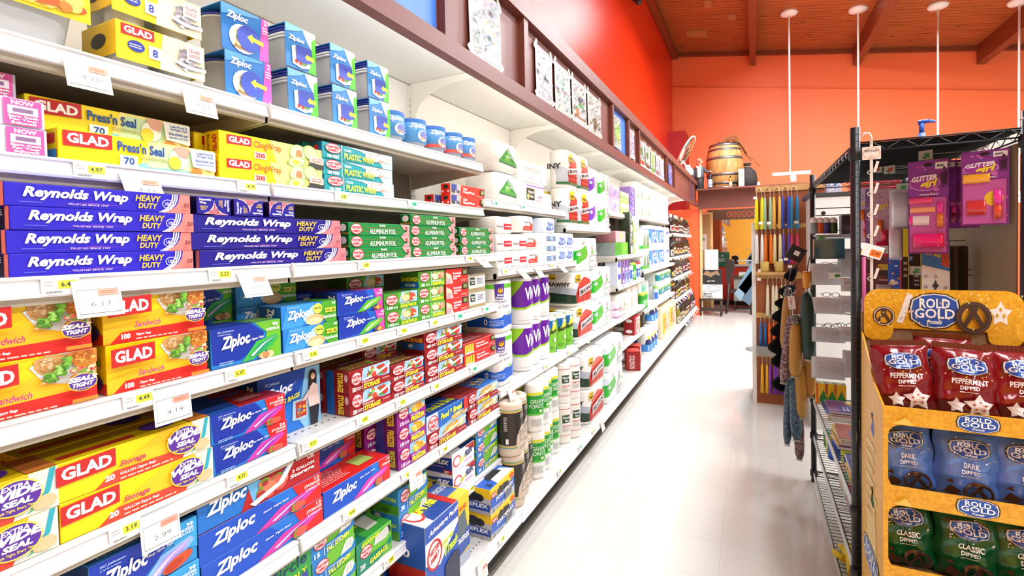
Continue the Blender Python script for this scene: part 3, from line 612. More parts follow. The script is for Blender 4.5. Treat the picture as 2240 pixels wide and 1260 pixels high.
def wfstore(n, n2='QUART', pic=SALAD, c='A01C22', word='STORAGE', wc='F6E23A', sp=.27):
    return [('r', 0, 0, sp, 1, c), ('p', [(sp, .35), (sp + .06, 1), (1, 1), (1, .35)], '9ECBE8'), ('b', sp + .1, .38, 1, .98, pic, 40, .055), ('p', [(sp + .02, .5), (.6, .62), (1, .9), (1, .8), (.62, .5), (sp + .05, .42)], 'E4EEF0'), ('e', sp + .3, .58, .06, .14, pic[-1]), ('p', [(sp, 0), (sp, .42), (.55, .48), (1, .3), (1, 0)], c)] + wf(sp * .52, .64, sp * .47, .31) + [
         ('t', n, .03, .08, sp * .45, .28, WH, {'b': .04}), ('l', sp * .5, .1, sp * .95, .26, 2, WH), ('r', sp - .006, .05, sp, .95, WH), ('t', word, sp + .02, .07, min(.95, sp + .42), .3, wc, {'b': .05}), ('t', 'RECLOSABLE', sp + .02, .34, sp + .26, .41, WH), ('l', .76, .2, .95, .32, 1, 'F0B0B0')]
kind('wf50q', .192, .071, .10, 'A01C22', front=wfstore('50'), end=[('r', .0, 0, .35, 1, '1D5FAE'), ('t', 'STORAGE', .5, .06, .75, .94, 'F6D83A', {'rot': -90, 'b': .04}), ('e', .88, .72, .08, .18, 'D8A8A8')], end_col='8A161C', top_col='7A2A1E', top=[('l', .1, .2, .9, .8, 5, 'C8B060'), ('b', .5, .1, 1, .9, SALAD, 10, .05)])
kind('wf25', .188, .058, .10, 'A01C22', front=wfstore('25', sp=.36), end_col='7A141A', top_col='6A2A1E', top=[('l', .1, .2, .9, .8, 5, 'C8B060')])
kind('wf40', .273, .066, .11, 'A01C22', front=wfstore('40', sp=.28), end=[('r', 0, 0, 1, .4, '1D5FAE'), ('t', 'STORAGE', .1, .45, .95, .7, 'F6B83A', {'b': .04}), ('t', '40', .3, .1, .5, .32, WH)], end_col='7A161A', top_col='6A1E1E')
kind('store_red', .297, .05, .12, 'DE2B26', front=[('p', [(0, 0), (.02, 1), (.28, .9), (.3, 0)], 'B8241E')] + [('p', [(.04 + .065 * i, .1), (.05 + .065 * i, .85), (.1 + .065 * i, .85), (.1 + .065 * i, .1)], 'F2C83A') for i in range(4)] + [('p', [(.02, 0), (.08, .2), (.3, .14), (.3, 0)], 'C8CCD0'), ('r', .84, .45, .98, .95, '22281E'), ('r', .87, .55, .96, .86, '8A9A5A'), ('t', 'Recloseable', .36, .6, .62, .78, WH, {'b': .02}), ('t', 'Storage Bags', .36, .28, .74, .52, WH, {'b': .04}), ('l', .78, .1, .96, .32, 3, 'F4B0A8')], end_col='A8201C', top_col='9A2420', top=[('l', .1, .2, .8, .7, 3, 'D0A0A0')])
kind('zfreeze', .205, .1, .11, '2A8ED0', front=[('p', [(.02, .05), (0, 1), (.6, 1), (.7, .66), (.4, .1)], '1438B0'), ('p', [(.62, 1), (.74, .66), (.8, .4), (1, .3), (1, 1)], '38A0D8')] + zbag('8AB8F0', 'B8A0E8') + jl + [zip_(.1, .36, .5, .76), ('t', 'Easy Open Tabs', .5, .6, .74, .67, WH, {'s': .25, 'slope': .5}), ('t', '38', .88, .86, .95, .94, WH, {'b': .03}), ('t', 'FREEZER', .74, .78, .96, .84, WH, {'b': .03}), ('t', 'QUART', .8, .7, .96, .76, WH, {'b': .02}), ('e', .78, .2, .16, .13, 'D0502A', .3), ('e', .74, .17, .1, .08, 'B83A1E', .3)], end_col='12407E', end=[('t', '38', .6, .4, .9, .55, 'A8D0F0')], top_col='1E5A9A', top=[('l', .1, .1, .5, .5, 4, 'A8D0F0'), ('r', .4, .4, .7, .8, '6A9A2A')])
def g2(sm): return [('p', [(0, 0), (0, 1), (.5, 1), (.64, .5), (.4, 0)], '1A50C0'), ('p', [(.72, 1), (.78, .5), (.84, 0), (1, 0), (1, 1)], 'DC2420')] + zbag('E23AA0', 'B044B8') + [zip_(.08, .3, .4, .84), ('t', sm, .46, .6, .68, .68, WH, {'s': .25, 'slope': .5}), ('t', '12', .93, .84, .98, .96, WH), ('t', 'STORAGE', .83, .68, .98, .8, WH), ('t', '2 GALLON', .84, .54, .98, .63, WH), ('b', .68, .04, .84, .4, BERRY, 16, .035)]
kind('z2gal', .357, .0735, .13, '1F72D0', front=g2('Same Tight Seal'), end=[('t', 'Ziploc', .3, .5, .9, .8, WH, {'b': .03}), ('r', .1, .05, .9, .2, 'C8242A')], end_col='164A98', top_col='8A1A1E')
kind('z2galt', .357, .084, .13, '1F72C8', front=[('p', [(.3, 0), (.36, .6), (.5, 1), (1, 1), (1, 0)], 'B01E20'), ('p', [(.34, .9), (.6, .5), (.74, .95), (.66, .2), (.4, .05)], '6AB0E0'), ('b', .4, .05, .7, .75, BERRY + ['D8B03A', '6A9A2A'], 40, .04), ('p', [(.36, .15), (.6, .4), (.72, .95), (.76, .9), (.64, .3), (.4, .02)], 'E4EAF0'), zip_(.05, .3, .34, .8), ('t', '12', .86, .76, .93, .92, WH, {'b': .03}), ('t', 'BAGS', .87, .68, .93, .74, WH), ('t', '2 GALLON', .72, .46, .93, .56, WH, {'b': .02}), ('t', 'Storage', .7, .26, .93, .42, WH, {'b': .03})], end_col='164A98', top_col='7A1A1C', top=[('l', .3, .2, .8, .8, 5, 'C09090'), ('r', .35, .05, .6, .3, '7AA83A')])
kind('zgal', .296, .08, .12, '1F72D0', front=[('p', [(0, .05), (0, 1), (.66, 1), (.74, .7), (.4, .05)], '1650C0'), ('p', [(.8, 1), (.84, .5), (.9, 0), (1, 0), (1, 1)], 'E02A24')] + zbag('D83AA8', 'E05AC0') + [zip_(.1, .3, .46, .8), ('t', 'Easy Open Tabs', .5, .72, .74, .8, WH, {'s': .25, 'slope': .4}), ('t', '19', .94, .86, .99, .96, WH), ('t', 'STORAGE', .86, .7, .99, .8, WH), ('b', .72, .04, .9, .36, BERRY, 14, .035)], end_col='174E9C', end=[('l', .2, .3, .8, .9, 4, 'A8C8F0')], top_col='D82420', top=[('l', .08, .2, .5, .9, 7, 'F0B0A8'), ('r', .62, .3, .86, .8, 'A8C060')])
kind('wffreeze', .167, .075, .10, '96228C', front=[('r', 0, 0, .4, 1, '96228C'), ('r', .4, .45, 1, 1, '8AC4EA'), ('b', .45, .4, 1, .98, ['F4B02A', 'F2C84A', 'E8E4E0', 'FFFFFF', 'E89A20'], 26, .07), ('p', [(.4, 0), (.4, .5), (.7, .42), (1, .56), (1, 0)], '96228C')] + wf(.2, .66, .17, .28) + [('t', '15', .06, .1, .18, .28, WH, {'b': .04}), ('l', .2, .1, .38, .26, 2, WH), ('t', 'FREEZER', .43, .08, .94, .32, 'F6E23A', {'b': .05}), ('t', 'RECLOSABLE', .43, .36, .75, .42, WH)], end=[('r', 0, 0, .4, 1, '3A3A9A'), ('t', 'FREEZER', .55, .08, .85, .92, 'F6D83A', {'rot': -90, 'b': .04})], end_col='6A1A66', top_col='8A6A4A')
kind('foodbread', .306, .07, .12, '1F6AC0', front=[('r', 0, 0, .26, 1, 'C8D4E4'), ('p', [(.3, 0), (.5, .1), (.8, .4), (1, .3), (1, 0)], '8AB8D8'), ('b', .55, 0, .98, .4, ['D8B070', 'C89A50', 'E8CC98'], 24, .04)] + wf(.14, .5, .11, .42) + [('t', 'Food & Bread', .30, .42, .84, .78, 'F4F03A', {'b': .05, 's': .2, 'slope': .15}), ('t', '75', .90, .8, .97, .95, WH, {'b': .03}), ('r', .88, .3, 1, 1, 'C8302A')], end_col='17509A', top_col='1C3F8A', top=[('t', 'Food & Bread', .2, .2, .9, .6, 'C8D040', {'b': .05}), ('r', .8, 0, 1, 1, '9A2A2A')])
kind('wf75', .287, .068, .13, 'A01C22', front=wfstore('75', pic=['D8A84A', 'E2BC6A', 'C8923A', 'EED8A0'], sp=.25), end=[('r', 0, 0, 1, .4, '1D5FAE'), ('t', 'STORAGE', .1, .45, .9, .7, 'E8C03A', {'b': .03})], end_col='7A161A', top_col='2A6FC0', top=[('b', .5, .2, .95, .9, ['D8B070', 'C89A50', 'E8CC98'], 16, .04), ('r', 0, 0, .4, 1, '8A2020')])
kind('green_tall', .163, .235, .10, '2F9A44', name='trash_bag_box', front=[('t', 'Green', .1, .82, .6, .92, '1E3A6A'), ('t', 'Circle', .12, .68, .9, .82, '1E3A6A', {'b': .01, 'slope': .35}), ('t', 'FRIENDLY', .1, .56, .9, .63, 'E8F04A', {'slope': .7}), ('e', .6, .4, .22, .12, WH), ('p', [(.45, .4), (.55, .6), (.9, .62), (.95, .4)], '3A4A9A'), ('t', 'FOR YOU', .2, .2, .8, .27, WH)], top_col='2A7A3A', end_col='1E6A30')
def tk(n): return [('p', [(0, 0), (0, 1), (.32, 1), (.28, 0)], '2A7FC8'), ('p', [(.25, .45), (.5, .42), (.8, .6), (1, .75), (1, .45), (.7, .2), (.3, 0), (.25, 0)], '2A7FC8'), ('p', [(.62, .5), (.7, .8), (.78, 1), (.92, .98), (.96, .75), (.9, .55)], 'E6E8E2'), ('p', [(.76, .62), (.8, .95), (.82, .95), (.79, .6)], 'B8BCB4'), ('p', [(.86, .62), (.86, .95), (.88, .95), (.89, .6)], 'C4C8C0')] + wf(.2, .66, .15, .26) + [('t', n, .05, .14, .17, .34, WH, {'b': .03}), ('r', .26, .06, .27, .4, WH), ('t', 'TALL KITCHEN', .31, .1, .84, .3, 'F4F03A', {'b': .04, 'slope': .5, 's': .1}), ('l', .32, .36, .7, .42, 1, WH)]
kind('tk15', .171, .0725, .10, '6DB82E', name='trash_bag_box', front=tk('15'), end_col='1D5FAE', end=[('t', '15', .6, .1, .9, .3, WH)], top_col='4A8A24', top=[('r', 0, 0, .3, 1, '2A6FB0'), ('t', 'TALL KITCHEN', .1, .1, .8, .3, 'D0D83A')])
kind('tk30', .175, .091, .12, '6DB82E', name='trash_bag_box', front=tk('30'), end_col='2E88C8', end=[('r', 0, 0, 1, .36, '4E9A2A'), ('t', 'TALL KITCHEN', .15, .5, .9, .66, 'C8E84A', {'b': .04}), ('e', .2, .85, .12, .1, 'E0D8C8'), ('t', '30 BAGS', .35, .1, .65, .2, '1E4A1A')], top_col='5AA02A', top=[('r', 0, 0, 1, .3, '2A7FC8'), ('t', 'TALL KITCHEN', .1, .06, .9, .26, 'F0E83A', {'b': .04}), ('e', .3, .7, .22, .22, '8A2A2A'), ('e', .7, .65, .14, .25, 'D8DCD4')])
kind('tknarrow', .21, .07, .10, '6DB82E', name='trash_bag_box', front=tk('20'), end_col='1E6AB0', end=[('r', 0, 0, 1, .3, '4E9A2A'), ('t', 'TALL KITCHEN', .3, .5, .98, .66, 'C8D84A', {'b': .03})], top_col='4A8A26')
kind('garbage', .171, .1, .16, '6DC03A', name='trash_bag_box', front=[('p', [(0, 0), (0, 1), (.16, 1), (.12, 0)], '1E8A6A'), ('p', [(0, .0), (.1, .5), (.4, .42), (.8, .34), (1, .5), (1, .3), (.6, .0)], '1E8A6A'), ('p', [(.46, .6), (.5, .85), (.9, .95), (.96, .7), (.8, .55)], 'D4D6CE'), ('p', [(.86, .94), (.94, .9), (.97, .7), (.92, .65)], '3A3A3A')] + wf(.24, .62, .16, .2) + [('t', '20', .06, .12, .2, .3, WH, {'b': .03}), ('t', 'GARBAGE', .32, .1, .84, .28, 'F4F03A', {'b': .04, 'slope': .35, 's': .1}), ('t', 'GARBAGE', .1, .84, .6, .96, 'F4F03A', {'slope': .3})], end_col='17604A', end=[('e', .4, .6, .2, .2, 'C83A3A')], top_col='3A9A3A', top=[('r', 0, 0, .3, 1, '17705A'), ('t', 'GARBAGE', .05, .5, .5, .7, 'F4F03A', {'b': .03}), ('p', [(.5, .2), (.55, .8), (.9, .7), (.8, .2)], 'C8CABC')])
kind('superflex', .184, .086, .15, 'F0F2F4', name='trash_bag_box', front=[('p', [(0, 0), (.0, .5), (.4, .3), (.55, 0)], 'D8DCE4'), ('p', [(.55, 1), (1, 1), (1, .6)], 'B8302A'), ('e', .2, .55, .17, .28, 'D8484A'), ('e', .2, .55, .13, .2, WH), ('t', 'Super', .28, .3, .56, .56, 'D8E03A', {'b': .05, 's': .3, 'slope': .4}), ('t', 'FLEX', .54, .46, .92, .76, '2A2A6A', {'b': .05, 's': .3, 'slope': .2}), ('l', .5, .2, .9, .36, 2, 'D08AC0'), ('t', '20', .92, .84, .98, .95, 'C83A3A')], end_col='173F96', end=[('p', [(0, .7), (0, 1), (1, 1), (1, .85)], 'E8ECF4'), ('t', 'Super', .08, .45, .45, .65, 'D8E03A', {'b': .05, 's': .3}), ('t', 'FLEX', .45, .47, .9, .7, WH, {'b': .05, 's': .3}), ('r', .7, .03, 1, .22, 'B8302A'), ('t', '20', .74, .06, .88, .18, WH), ('l', .2, .3, .8, .4, 1, 'D08AC0')], top_col='23407A', top=[('p', [(0, 0), (.4, 0), (.7, 1), (.2, 1)], 'E8ECF4'), ('t', 'FLEX', .3, .2, .8, .5, '2A3A4A', {'b': .04})])
kind('blackbox', .29, .115, .13, '7ACB2E', name='trash_bag_box', front=[('p', [(0, 0), (0, .6), (.3, .95), (.55, 1), (.75, .6), (.6, 0)], '22261E'), ('b', .3, .3, .9, .95, ['1A1C1A', '2A2E2A', '3A3E3A'], 14, .07), ('e', .62, .6, .12, .26, '1E201E'), ('t', 'TRASH', .06, .2, .4, .42, 'E8F04A', {'b': .04, 's': .2, 'slope': .4})], end_col='1E221A', top_col='5A8A2A', top=[('r', 0, 0, .7, 1, '20241C'), ('l', .1, .3, .6, .7, 2, WH), ('t', 'TRASH', .1, .1, .5, .4, 'E8F04A', {'b': .04})])
kind('advantage', .215, .31, .17, 'F2F4F8', name='trash_bag_box', front=[('r', 0, 0, 1, .8, '2A56B8'), ('p', [(.0, .8), (.0, .55), (.4, .42), (1, .74), (1, .8)], WH), ('r', 0, .8, 1, 1, '2A56B8'), ('e', .25, .6, .22, .18, WH), ('o', .25, .6, .22, .18, .03, 'C8202C'), ('t', 'WESTERN', .09, .6, .41, .67, 'C8202C', {'b': .04, 'slope': .8}), ('t', 'FAMILY', .13, .51, .38, .58, 'C8202C', {'b': .04, 'slope': .8}), ('t', 'Advantage Pack', .08, .84, .95, .92, WH, {'s': .3, 'b': .03, 'slope': .4}), ('t', 'Large', .46, .58, .82, .68, 'C8E03A', {'b': .05, 's': .3, 'slope': .3}), ('t', 'Trash', .52, .46, .95, .58, 'C8E03A', {'b': .05, 's': .3, 'slope': .3}), ('p', [(.5, 0), (.55, .35), (.8, .42), (1, .38), (1, 0)], '262A4A'), ('t', '50', .9, .9, .98, .96, WH), ('r', .0, .05, .1, .2, 'D0302A')], end_col='B8282A', end=[('r', 0, .5, 1, 1, '2A56B8'), ('t', '50', .2, .6, .6, .7, WH), ('t', 'TRASH', .2, .1, .9, .25, 'E8E04A')], top_col='2A4A9A', top=[('r', .85, 0, 1, 1, 'C8302A'), ('p', [(0, 0), (.25, 0), (.35, 1), (0, 1)], 'E4E8EE'), ('e', .2, .5, .16, .3, 'C83A3A'), ('e', .2, .5, .12, .22, WH), ('t', 'Large Trash', .28, .3, .82, .7, 'E8E83A', {'b': .05, 's': .3})])
def ff(w): return [('r', 0, .58, 1, 1, 'F2CE1A'), ('p', [(0, .2), (0, .62), (.5, .5), (1, .7), (1, .3), (.5, .1)], '2A5CC0'), ('p', [(0, 0), (0, .24), (.5, .12), (1, .32), (1, 0)], 'B8BCC4'), ('b', .24, .45, .8, .85, ['26262A', '33343A', '1A1A1E'], 12, .08 * w), ('p', [(.55, .05), (.6, .45), (.9, .5), (.85, .1)], '6A6E76'), ('r', .02, .62, .22, .8, 'C4201F'), ('t', 'GLAD', .04, .66, .2, .77, WH, {'b': .03}), ('e', .88, .83, .08, .1, 'D8502A'), ('t', 'FORCEFLEX', .2, .36, .92, .52, WH, {'b': .03, 'slope': .5, 's': .1}), ('t', '25', .05, .06, .14, .18, '2A2A2A'), ('l', .2, .05, .5, .14, 1, '5A5E66')]
kind('forceflex', .24, .113, .22, 'F2CE1A', name='trash_bag_box', front=ff(1), end=[('r', 0, .62, 1, 1, 'E8C21A'), ('b', .15, .45, .9, .85, ['26262A', '33343A'], 10, .12), ('r', .02, .72, .36, .9, 'B83A1E'), ('t', 'GLAD', .05, .76, .33, .87, WH), ('p', [(0, .15), (0, .5), (1, .4), (1, .1)], '2A52A8'), ('t', 'FORCEFLEX', .1, .25, .95, .4, WH, {'b': .03}), ('r', 0, 0, 1, .14, 'A8ACB4'), ('t', '25', .1, .02, .25, .12, '2A2A2A'), ('t', '30', .38, .02, .53, .12, '2A2A2A')], end_col='B8BCC4', top_col='2A5CC0', top=[('r', 0, .7, 1, 1, 'D8B81A'), ('p', [(.3, 0), (.4, .3), (.9, .3), (1, 0)], 'E8ECF0'), ('p', [(.3, .2), (.45, .6), (.75, .6), (.8, .2)], '22242A'), ('t', 'FORCEFLEX', .1, .5, .75, .68, WH, {'b': .03}), ('t', '25', .1, .05, .2, .18, '2A2A2A')])
kind('ffnarrow', .112, .285, .16, 'F2CE1A', name='trash_bag_box', front=[('r', 0, .55, 1, 1, 'F2CE1A'), ('p', [(.1, .4), (.2, .72), (.7, .78), (.9, .45)], '5A6A74'), ('p', [(0, .15), (0, .48), (.5, .42), (1, .5), (1, .2)], '2A52A8'), ('r', 0, 0, 1, .16, 'A8B4C4'), ('t', 'FORCEFLEX', .06, .34, .95, .42, WH, {'b': .04}), ('r', .0, .7, .25, .9, 'C4201F'), ('t', 'GLAD', .05, .71, .2, .89, WH, {'rot': -90, 'b': .03}), ('t', 'GLAD', .3, .8, .8, .86, 'C4201F', {'b': .03})], end_col='2A52A8', end=[('r', 0, .6, 1, 1, 'D8B81A')], top_col='E8CC3A', top=[('p', [(.2, .3), (.9, .3), (.9, 1), (.1, 1)], '4A6AB0'), ('t', 'FORCEFLEX', .2, .6, .9, .8, WH)])

def stack(key, desc, y, z, n, where, cat='box', fx=None, group=None, jig=0.0, words=None, y1=None):
    W, H, D = DIM[key]
    fx = -1.155 if fx is None else fx
    rnd = random.Random(hash((key, round(y, 3), round(z, 3))) % 9999 if False else int(y * 1000) + int(z * 777))
    yy = y + W / 2 if y1 is None else (y + y1) / 2
    for i in range(n):
        wd = (words or order(n))[i]
        dy, dx = (rnd.uniform(-jig, jig), rnd.uniform(-jig, 0)) if i else (0, 0)
        lab = (desc + ', ' + wd + ' ' + where) if n > 1 or words else (desc + ' ' + where)
        put(key, (fx - D / 2 + dx, yy + dy, z + 0.0012 + i * (H + 0.0006)), lab, cat, group or desc.split(',')[0])
M_, U_, B_ = -1.155, -1.225, -1.052
J = .006
# --- second shelf from the top: plastic wrap
put('wrap_lilac', (U_ - .035, .29, 1.7165), 'lilac freezer paper box with pink panel, bottom one by the frame edge', 'box', 'lilac freezer paper boxes')
put('wrap_lilac', (U_ - .036, .288, 1.7692), 'lilac freezer paper box with pink panel, middle one by the frame edge', 'box', 'lilac freezer paper boxes')
put('wrap_lilac', (U_ - .075, .262, 1.8222), 'lilac freezer paper box with pink panel, topmost, pushed back by the frame edge', 'box', 'lilac freezer paper boxes')
stack('press', 'yellow press and seal wrap box', .487, 1.715, 1, 'lying in front on the plastic wrap shelf', fx=U_, group='press and seal wrap boxes')
put('press', (U_ - .075 - .033, .60 + .04, 1.7165), 'yellow press and seal wrap box behind the front one, under another', 'box', 'press and seal wrap boxes')
put('press', (U_ - .055 - .033, .60 + .015, 1.7826), 'yellow press and seal wrap box lying set back on top of another', 'box', 'press and seal wrap boxes')
stack('cling', 'yellow cling wrap box with avocado picture', .812, 1.715, 2, 'in the front pair', fx=U_, jig=J, group='avocado cling wrap boxes')
for i in range(2):
    put('cling', (U_ - .105, .965, 1.7165 + i * .0632), 'yellow cling wrap box, %s of the pair pushed back behind the front pair' % ('lower', 'upper')[i], 'box', 'avocado cling wrap boxes')
stack('wrap_teal', 'teal plastic wrap box with pastry picture', 1.157, 1.715, 3, 'of three', fx=U_, jig=J, group='teal plastic wrap boxes')
for i in range(3): put('wrap_teal', (U_ - .09, 1.30, 1.7165 + i * .0528), 'teal plastic wrap box in the rear stack of three, %s' % ('bottom', 'middle', 'top')[i], 'box', 'teal plastic wrap boxes')
stack('wrap_red', 'red clear plastic wrap box', 1.884, 1.715, 2, 'at the shelf end', fx=U_, jig=J, group='red plastic wrap boxes')
put('wrap_red', (U_ - .085, 2.0, 1.7165), 'red clear plastic wrap box behind the front two at the shelf end', 'box', 'red plastic wrap boxes')
# --- foil shelf
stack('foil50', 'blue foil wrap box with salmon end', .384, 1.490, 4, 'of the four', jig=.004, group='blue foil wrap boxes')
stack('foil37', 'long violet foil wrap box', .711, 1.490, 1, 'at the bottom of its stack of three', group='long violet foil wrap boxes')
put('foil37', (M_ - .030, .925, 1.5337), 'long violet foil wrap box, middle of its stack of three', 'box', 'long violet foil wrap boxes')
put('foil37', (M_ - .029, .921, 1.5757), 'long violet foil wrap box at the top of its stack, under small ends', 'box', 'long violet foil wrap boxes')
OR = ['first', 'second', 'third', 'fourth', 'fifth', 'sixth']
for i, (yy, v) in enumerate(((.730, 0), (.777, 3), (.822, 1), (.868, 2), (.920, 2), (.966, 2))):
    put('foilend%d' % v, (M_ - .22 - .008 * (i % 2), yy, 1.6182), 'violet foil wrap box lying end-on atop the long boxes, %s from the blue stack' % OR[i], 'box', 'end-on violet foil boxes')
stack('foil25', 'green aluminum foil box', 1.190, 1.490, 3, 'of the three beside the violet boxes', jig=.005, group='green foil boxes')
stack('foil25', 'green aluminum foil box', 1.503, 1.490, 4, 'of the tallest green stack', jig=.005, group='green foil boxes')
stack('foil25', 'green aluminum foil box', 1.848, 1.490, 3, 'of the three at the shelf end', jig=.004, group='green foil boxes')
for i in range(3):
    put('foil25', (M_ - .12, 1.40, 1.4912 + i * .0411), 'green aluminum foil box in the dim rear stack, %s' % ('bottom', 'middle', 'top')[i], 'box', 'green foil boxes')
# --- sandwich bag shelf
z = 1.246
stack('sand_y', 'yellow and red sandwich bag box', .306, z, 2, 'of the pair cut by the frame edge', jig=J, group='yellow sandwich bag boxes', fx=M_ - .004)
stack('sand_y', 'yellow and red sandwich bag box', .520, z, 2, 'of the pair in full view', jig=.004, group='yellow sandwich bag boxes')
for r in range(1, 4):
    for i in range(2):
        put('sand_y', (M_ - .046 - .098 * r, .612, z + .0012 + i * .0996), 'yellow sandwich bag box in the dim recess, %s, %s row back' % (('lower', 'upper')[i], OR[r]), 'box', 'yellow sandwich bag boxes')
stack('z90', 'blue and green sandwich bag box', .730, z, 1, 'in front on the sandwich shelf', group='blue and green sandwich bag boxes')
for i in range(2): put('z90', (M_ - .18, .800, z + .0012 + i * .0977), 'blue and green sandwich bag box behind the front one, %s of two' % ('lower', 'upper')[i], 'box', 'blue and green sandwich bag boxes')
stack('zxl', 'light blue extra large sandwich box', .930, z, 2, 'of the front two', jig=J, group='extra large sandwich boxes')
for i in range(3): put('zxl', (M_ - .16, .975, z + .0012 + i * .0638), 'light blue extra large sandwich box, %s of the rear three' % ('bottom', 'middle', 'top')[i], 'box', 'extra large sandwich boxes')
stack('zsnack', 'blue snack bag box with pink corner', 1.134, z, 2, 'of the front two', jig=J, group='blue snack bag boxes')
for i in range(2): put('zsnack', (M_ - .165, 1.17, z + .0012 + i * .0727), 'blue snack bag box behind the front two, %s' % ('lower', 'upper')[i], 'box', 'blue snack bag boxes')
stack('wf150', 'green plain-top sandwich bag box', 1.346, z, 2, 'of the front two', jig=J, group='green plain-top sandwich boxes')
for i in range(3): put('wf150', (M_ - .15, 1.37, z + .0012 + i * .0607), 'green plain-top sandwich bag box, %s of the rear three' % ('bottom', 'middle', 'top')[i], 'box', 'green plain-top sandwich boxes')
stack('wf50', 'green resealable sandwich bag box', 1.541, z, 3, 'of the stack beside the red boxes', jig=.004, group='green resealable sandwich boxes')
stack('sand_red', 'red recloseable sandwich bag box', 1.728, z, 3, 'of its stack', jig=.004, group='red sandwich bag boxes')
stack('box_kraft', 'white and kraft brown bag box', 1.915, z, 2, 'at the sandwich shelf end', jig=.003, group='white kraft bag boxes')
# --- storage bag shelf
z = .992
stack('wide_y', 'yellow gallon storage box with purple badge', .148, z, 2, 'of the pair cut by the frame', jig=.004, group='yellow gallon storage boxes')
stack('wide_y', 'yellow gallon storage box with purple badge', .438, z, 2, 'of the pair in full view', jig=.004, group='yellow gallon storage boxes')
for r in (1, 2): put('wide_y', (M_ - .05 - .108 * r, .575 - .012 * r, z + .0012 + .0746), 'yellow gallon storage box set back on the storage shelf, %s row back' % OR[r], 'box', 'yellow gallon storage boxes')
for r in (1, 2): put('wide_y', (M_ - .05 - .108 * r, .575, z + .0012), 'yellow gallon storage box under another, %s row back' % OR[r], 'box', 'yellow gallon storage boxes')
stack('zquart', 'blue and red quart storage bag box', .727, z, 2, 'of the front two', jig=.004, group='blue quart storage boxes')
for i in range(2): put('zquart', (M_ - .06 - .13, .84, z + .0012 + i * .0736), 'blue and red quart storage bag box, %s of the rear two' % ('lower', 'upper')[i], 'box', 'blue quart storage boxes')
stack('zbig', 'large blue box of big bags showing a woman', .90, z, 1, 'holding a bag', fx=M_ - .07, group='big bag boxes')
put('zbig', (M_ - .07 - .155, 1.0, z + .0012), 'large blue box of big bags hidden behind the front one', 'box', 'big bag boxes')
stack('wf50q', 'dark red quart storage box with salad picture', 1.169, z, 2, 'of the front two', jig=.004, group='dark red quart storage boxes')
for i in range(2): put('wf50q', (M_ - .16, 1.265, z + .0012 + i * .0716), 'dark red quart storage box behind the front two, %s' % ('lower', 'upper')[i], 'box', 'dark red quart storage boxes')
stack('wf25', 'dark red small storage box', 1.369, z, 2, 'of the front two', jig=.004, group='dark red small storage boxes')
for i in range(3): put('wf25', (M_ - .16, 1.44, z + .0012 + i * .0586), 'dark red small storage box, %s of the rear three' % ('bottom', 'middle', 'top')[i], 'box', 'dark red small storage boxes')
stack('wf40', 'dark red wide storage box with salad picture', 1.572, z, 3, 'of the three', jig=.004, group='dark red wide storage boxes')
stack('store_red', 'bright red recloseable storage bag box', 1.857, z, 2, 'at the shelf end', jig=.004, group='bright red storage bag boxes')
# --- freezer bag shelf
z = .722
stack('zfreeze', 'blue quart freezer bag box', .480, z, 2, 'near the bottom frame edge', jig=.004, group='blue freezer bag boxes')
put('zfreeze', (M_ - .055 - .12, .55, z + .0012), 'blue quart freezer bag box behind the front pair', 'box', 'blue freezer bag boxes')
stack('z2gal', 'blue two gallon storage box with pink bag', .690, z, 2, 'under the strawberry box', jig=.004, group='two gallon storage boxes')
put('z2galt', (M_ - .065 - .004, .866, z + .0012 + .1484), 'two gallon storage box showing strawberries, on top of two others', 'box', 'two gallon storage boxes')
put('z2galt', (M_ - .20, .88, z + .0012 + .1484), 'two gallon storage box showing strawberries, pushed back in shade', 'box', 'two gallon storage boxes')
for i in range(2): put('z2gal', (M_ - .2, .88, z + .0012 + i * .0742), 'blue two gallon storage box in the rear row, %s' % ('lower', 'upper')[i], 'box', 'two gallon storage boxes')
stack('zgal', 'blue and red gallon storage box', 1.052, z, 1, 'in front on the freezer shelf', group='gallon storage boxes')
for i in range(2): put('zgal', (M_ - .06 - .13, 1.17, z + .0012 + i * .0806), 'blue and red gallon storage box, %s of the rear two' % ('lower', 'upper')[i], 'box', 'gallon storage boxes')
stack('wffreeze', 'magenta freezer bag box with peach picture', 1.397, z, 3, 'of the front three', jig=.003, group='magenta freezer bag boxes')
for i in range(3): put('wffreeze', (M_ - .16, 1.43, z + .0012 + i * .0756), 'magenta freezer bag box, %s of the rear three' % ('bottom', 'middle', 'top')[i], 'box', 'magenta freezer bag boxes')
stack('wf75', 'dark red storage box of noodles', 1.572, z, 1, 'under the blue bread bag box', group='noodle storage boxes')
put('foodbread', (M_ - .06, 1.722, z + .0012 + .0688), 'blue food and bread bag box, front one, on a dark red box', 'box', 'bread bag boxes')
put('foodbread', (M_ - .185, 1.712, z + .0012 + .0688), 'blue food and bread bag box, rear one', 'box', 'bread bag boxes')
put('wf75', (M_ - .065 - .135, 1.716, z + .0012), 'dark red storage box of noodles under the rear bread box', 'box', 'noodle storage boxes')
stack('wf75', 'dark red storage box of noodles', 1.882, z, 2, 'at the shelf end', jig=.003, group='noodle storage boxes')
for i in range(3): put('wf75', (M_ - .065 - .14, 2.02, z + .0012 + i * .0686), 'dark red storage box of noodles, %s of the rear three' % ('bottom', 'middle', 'top')[i], 'box', 'noodle storage boxes')
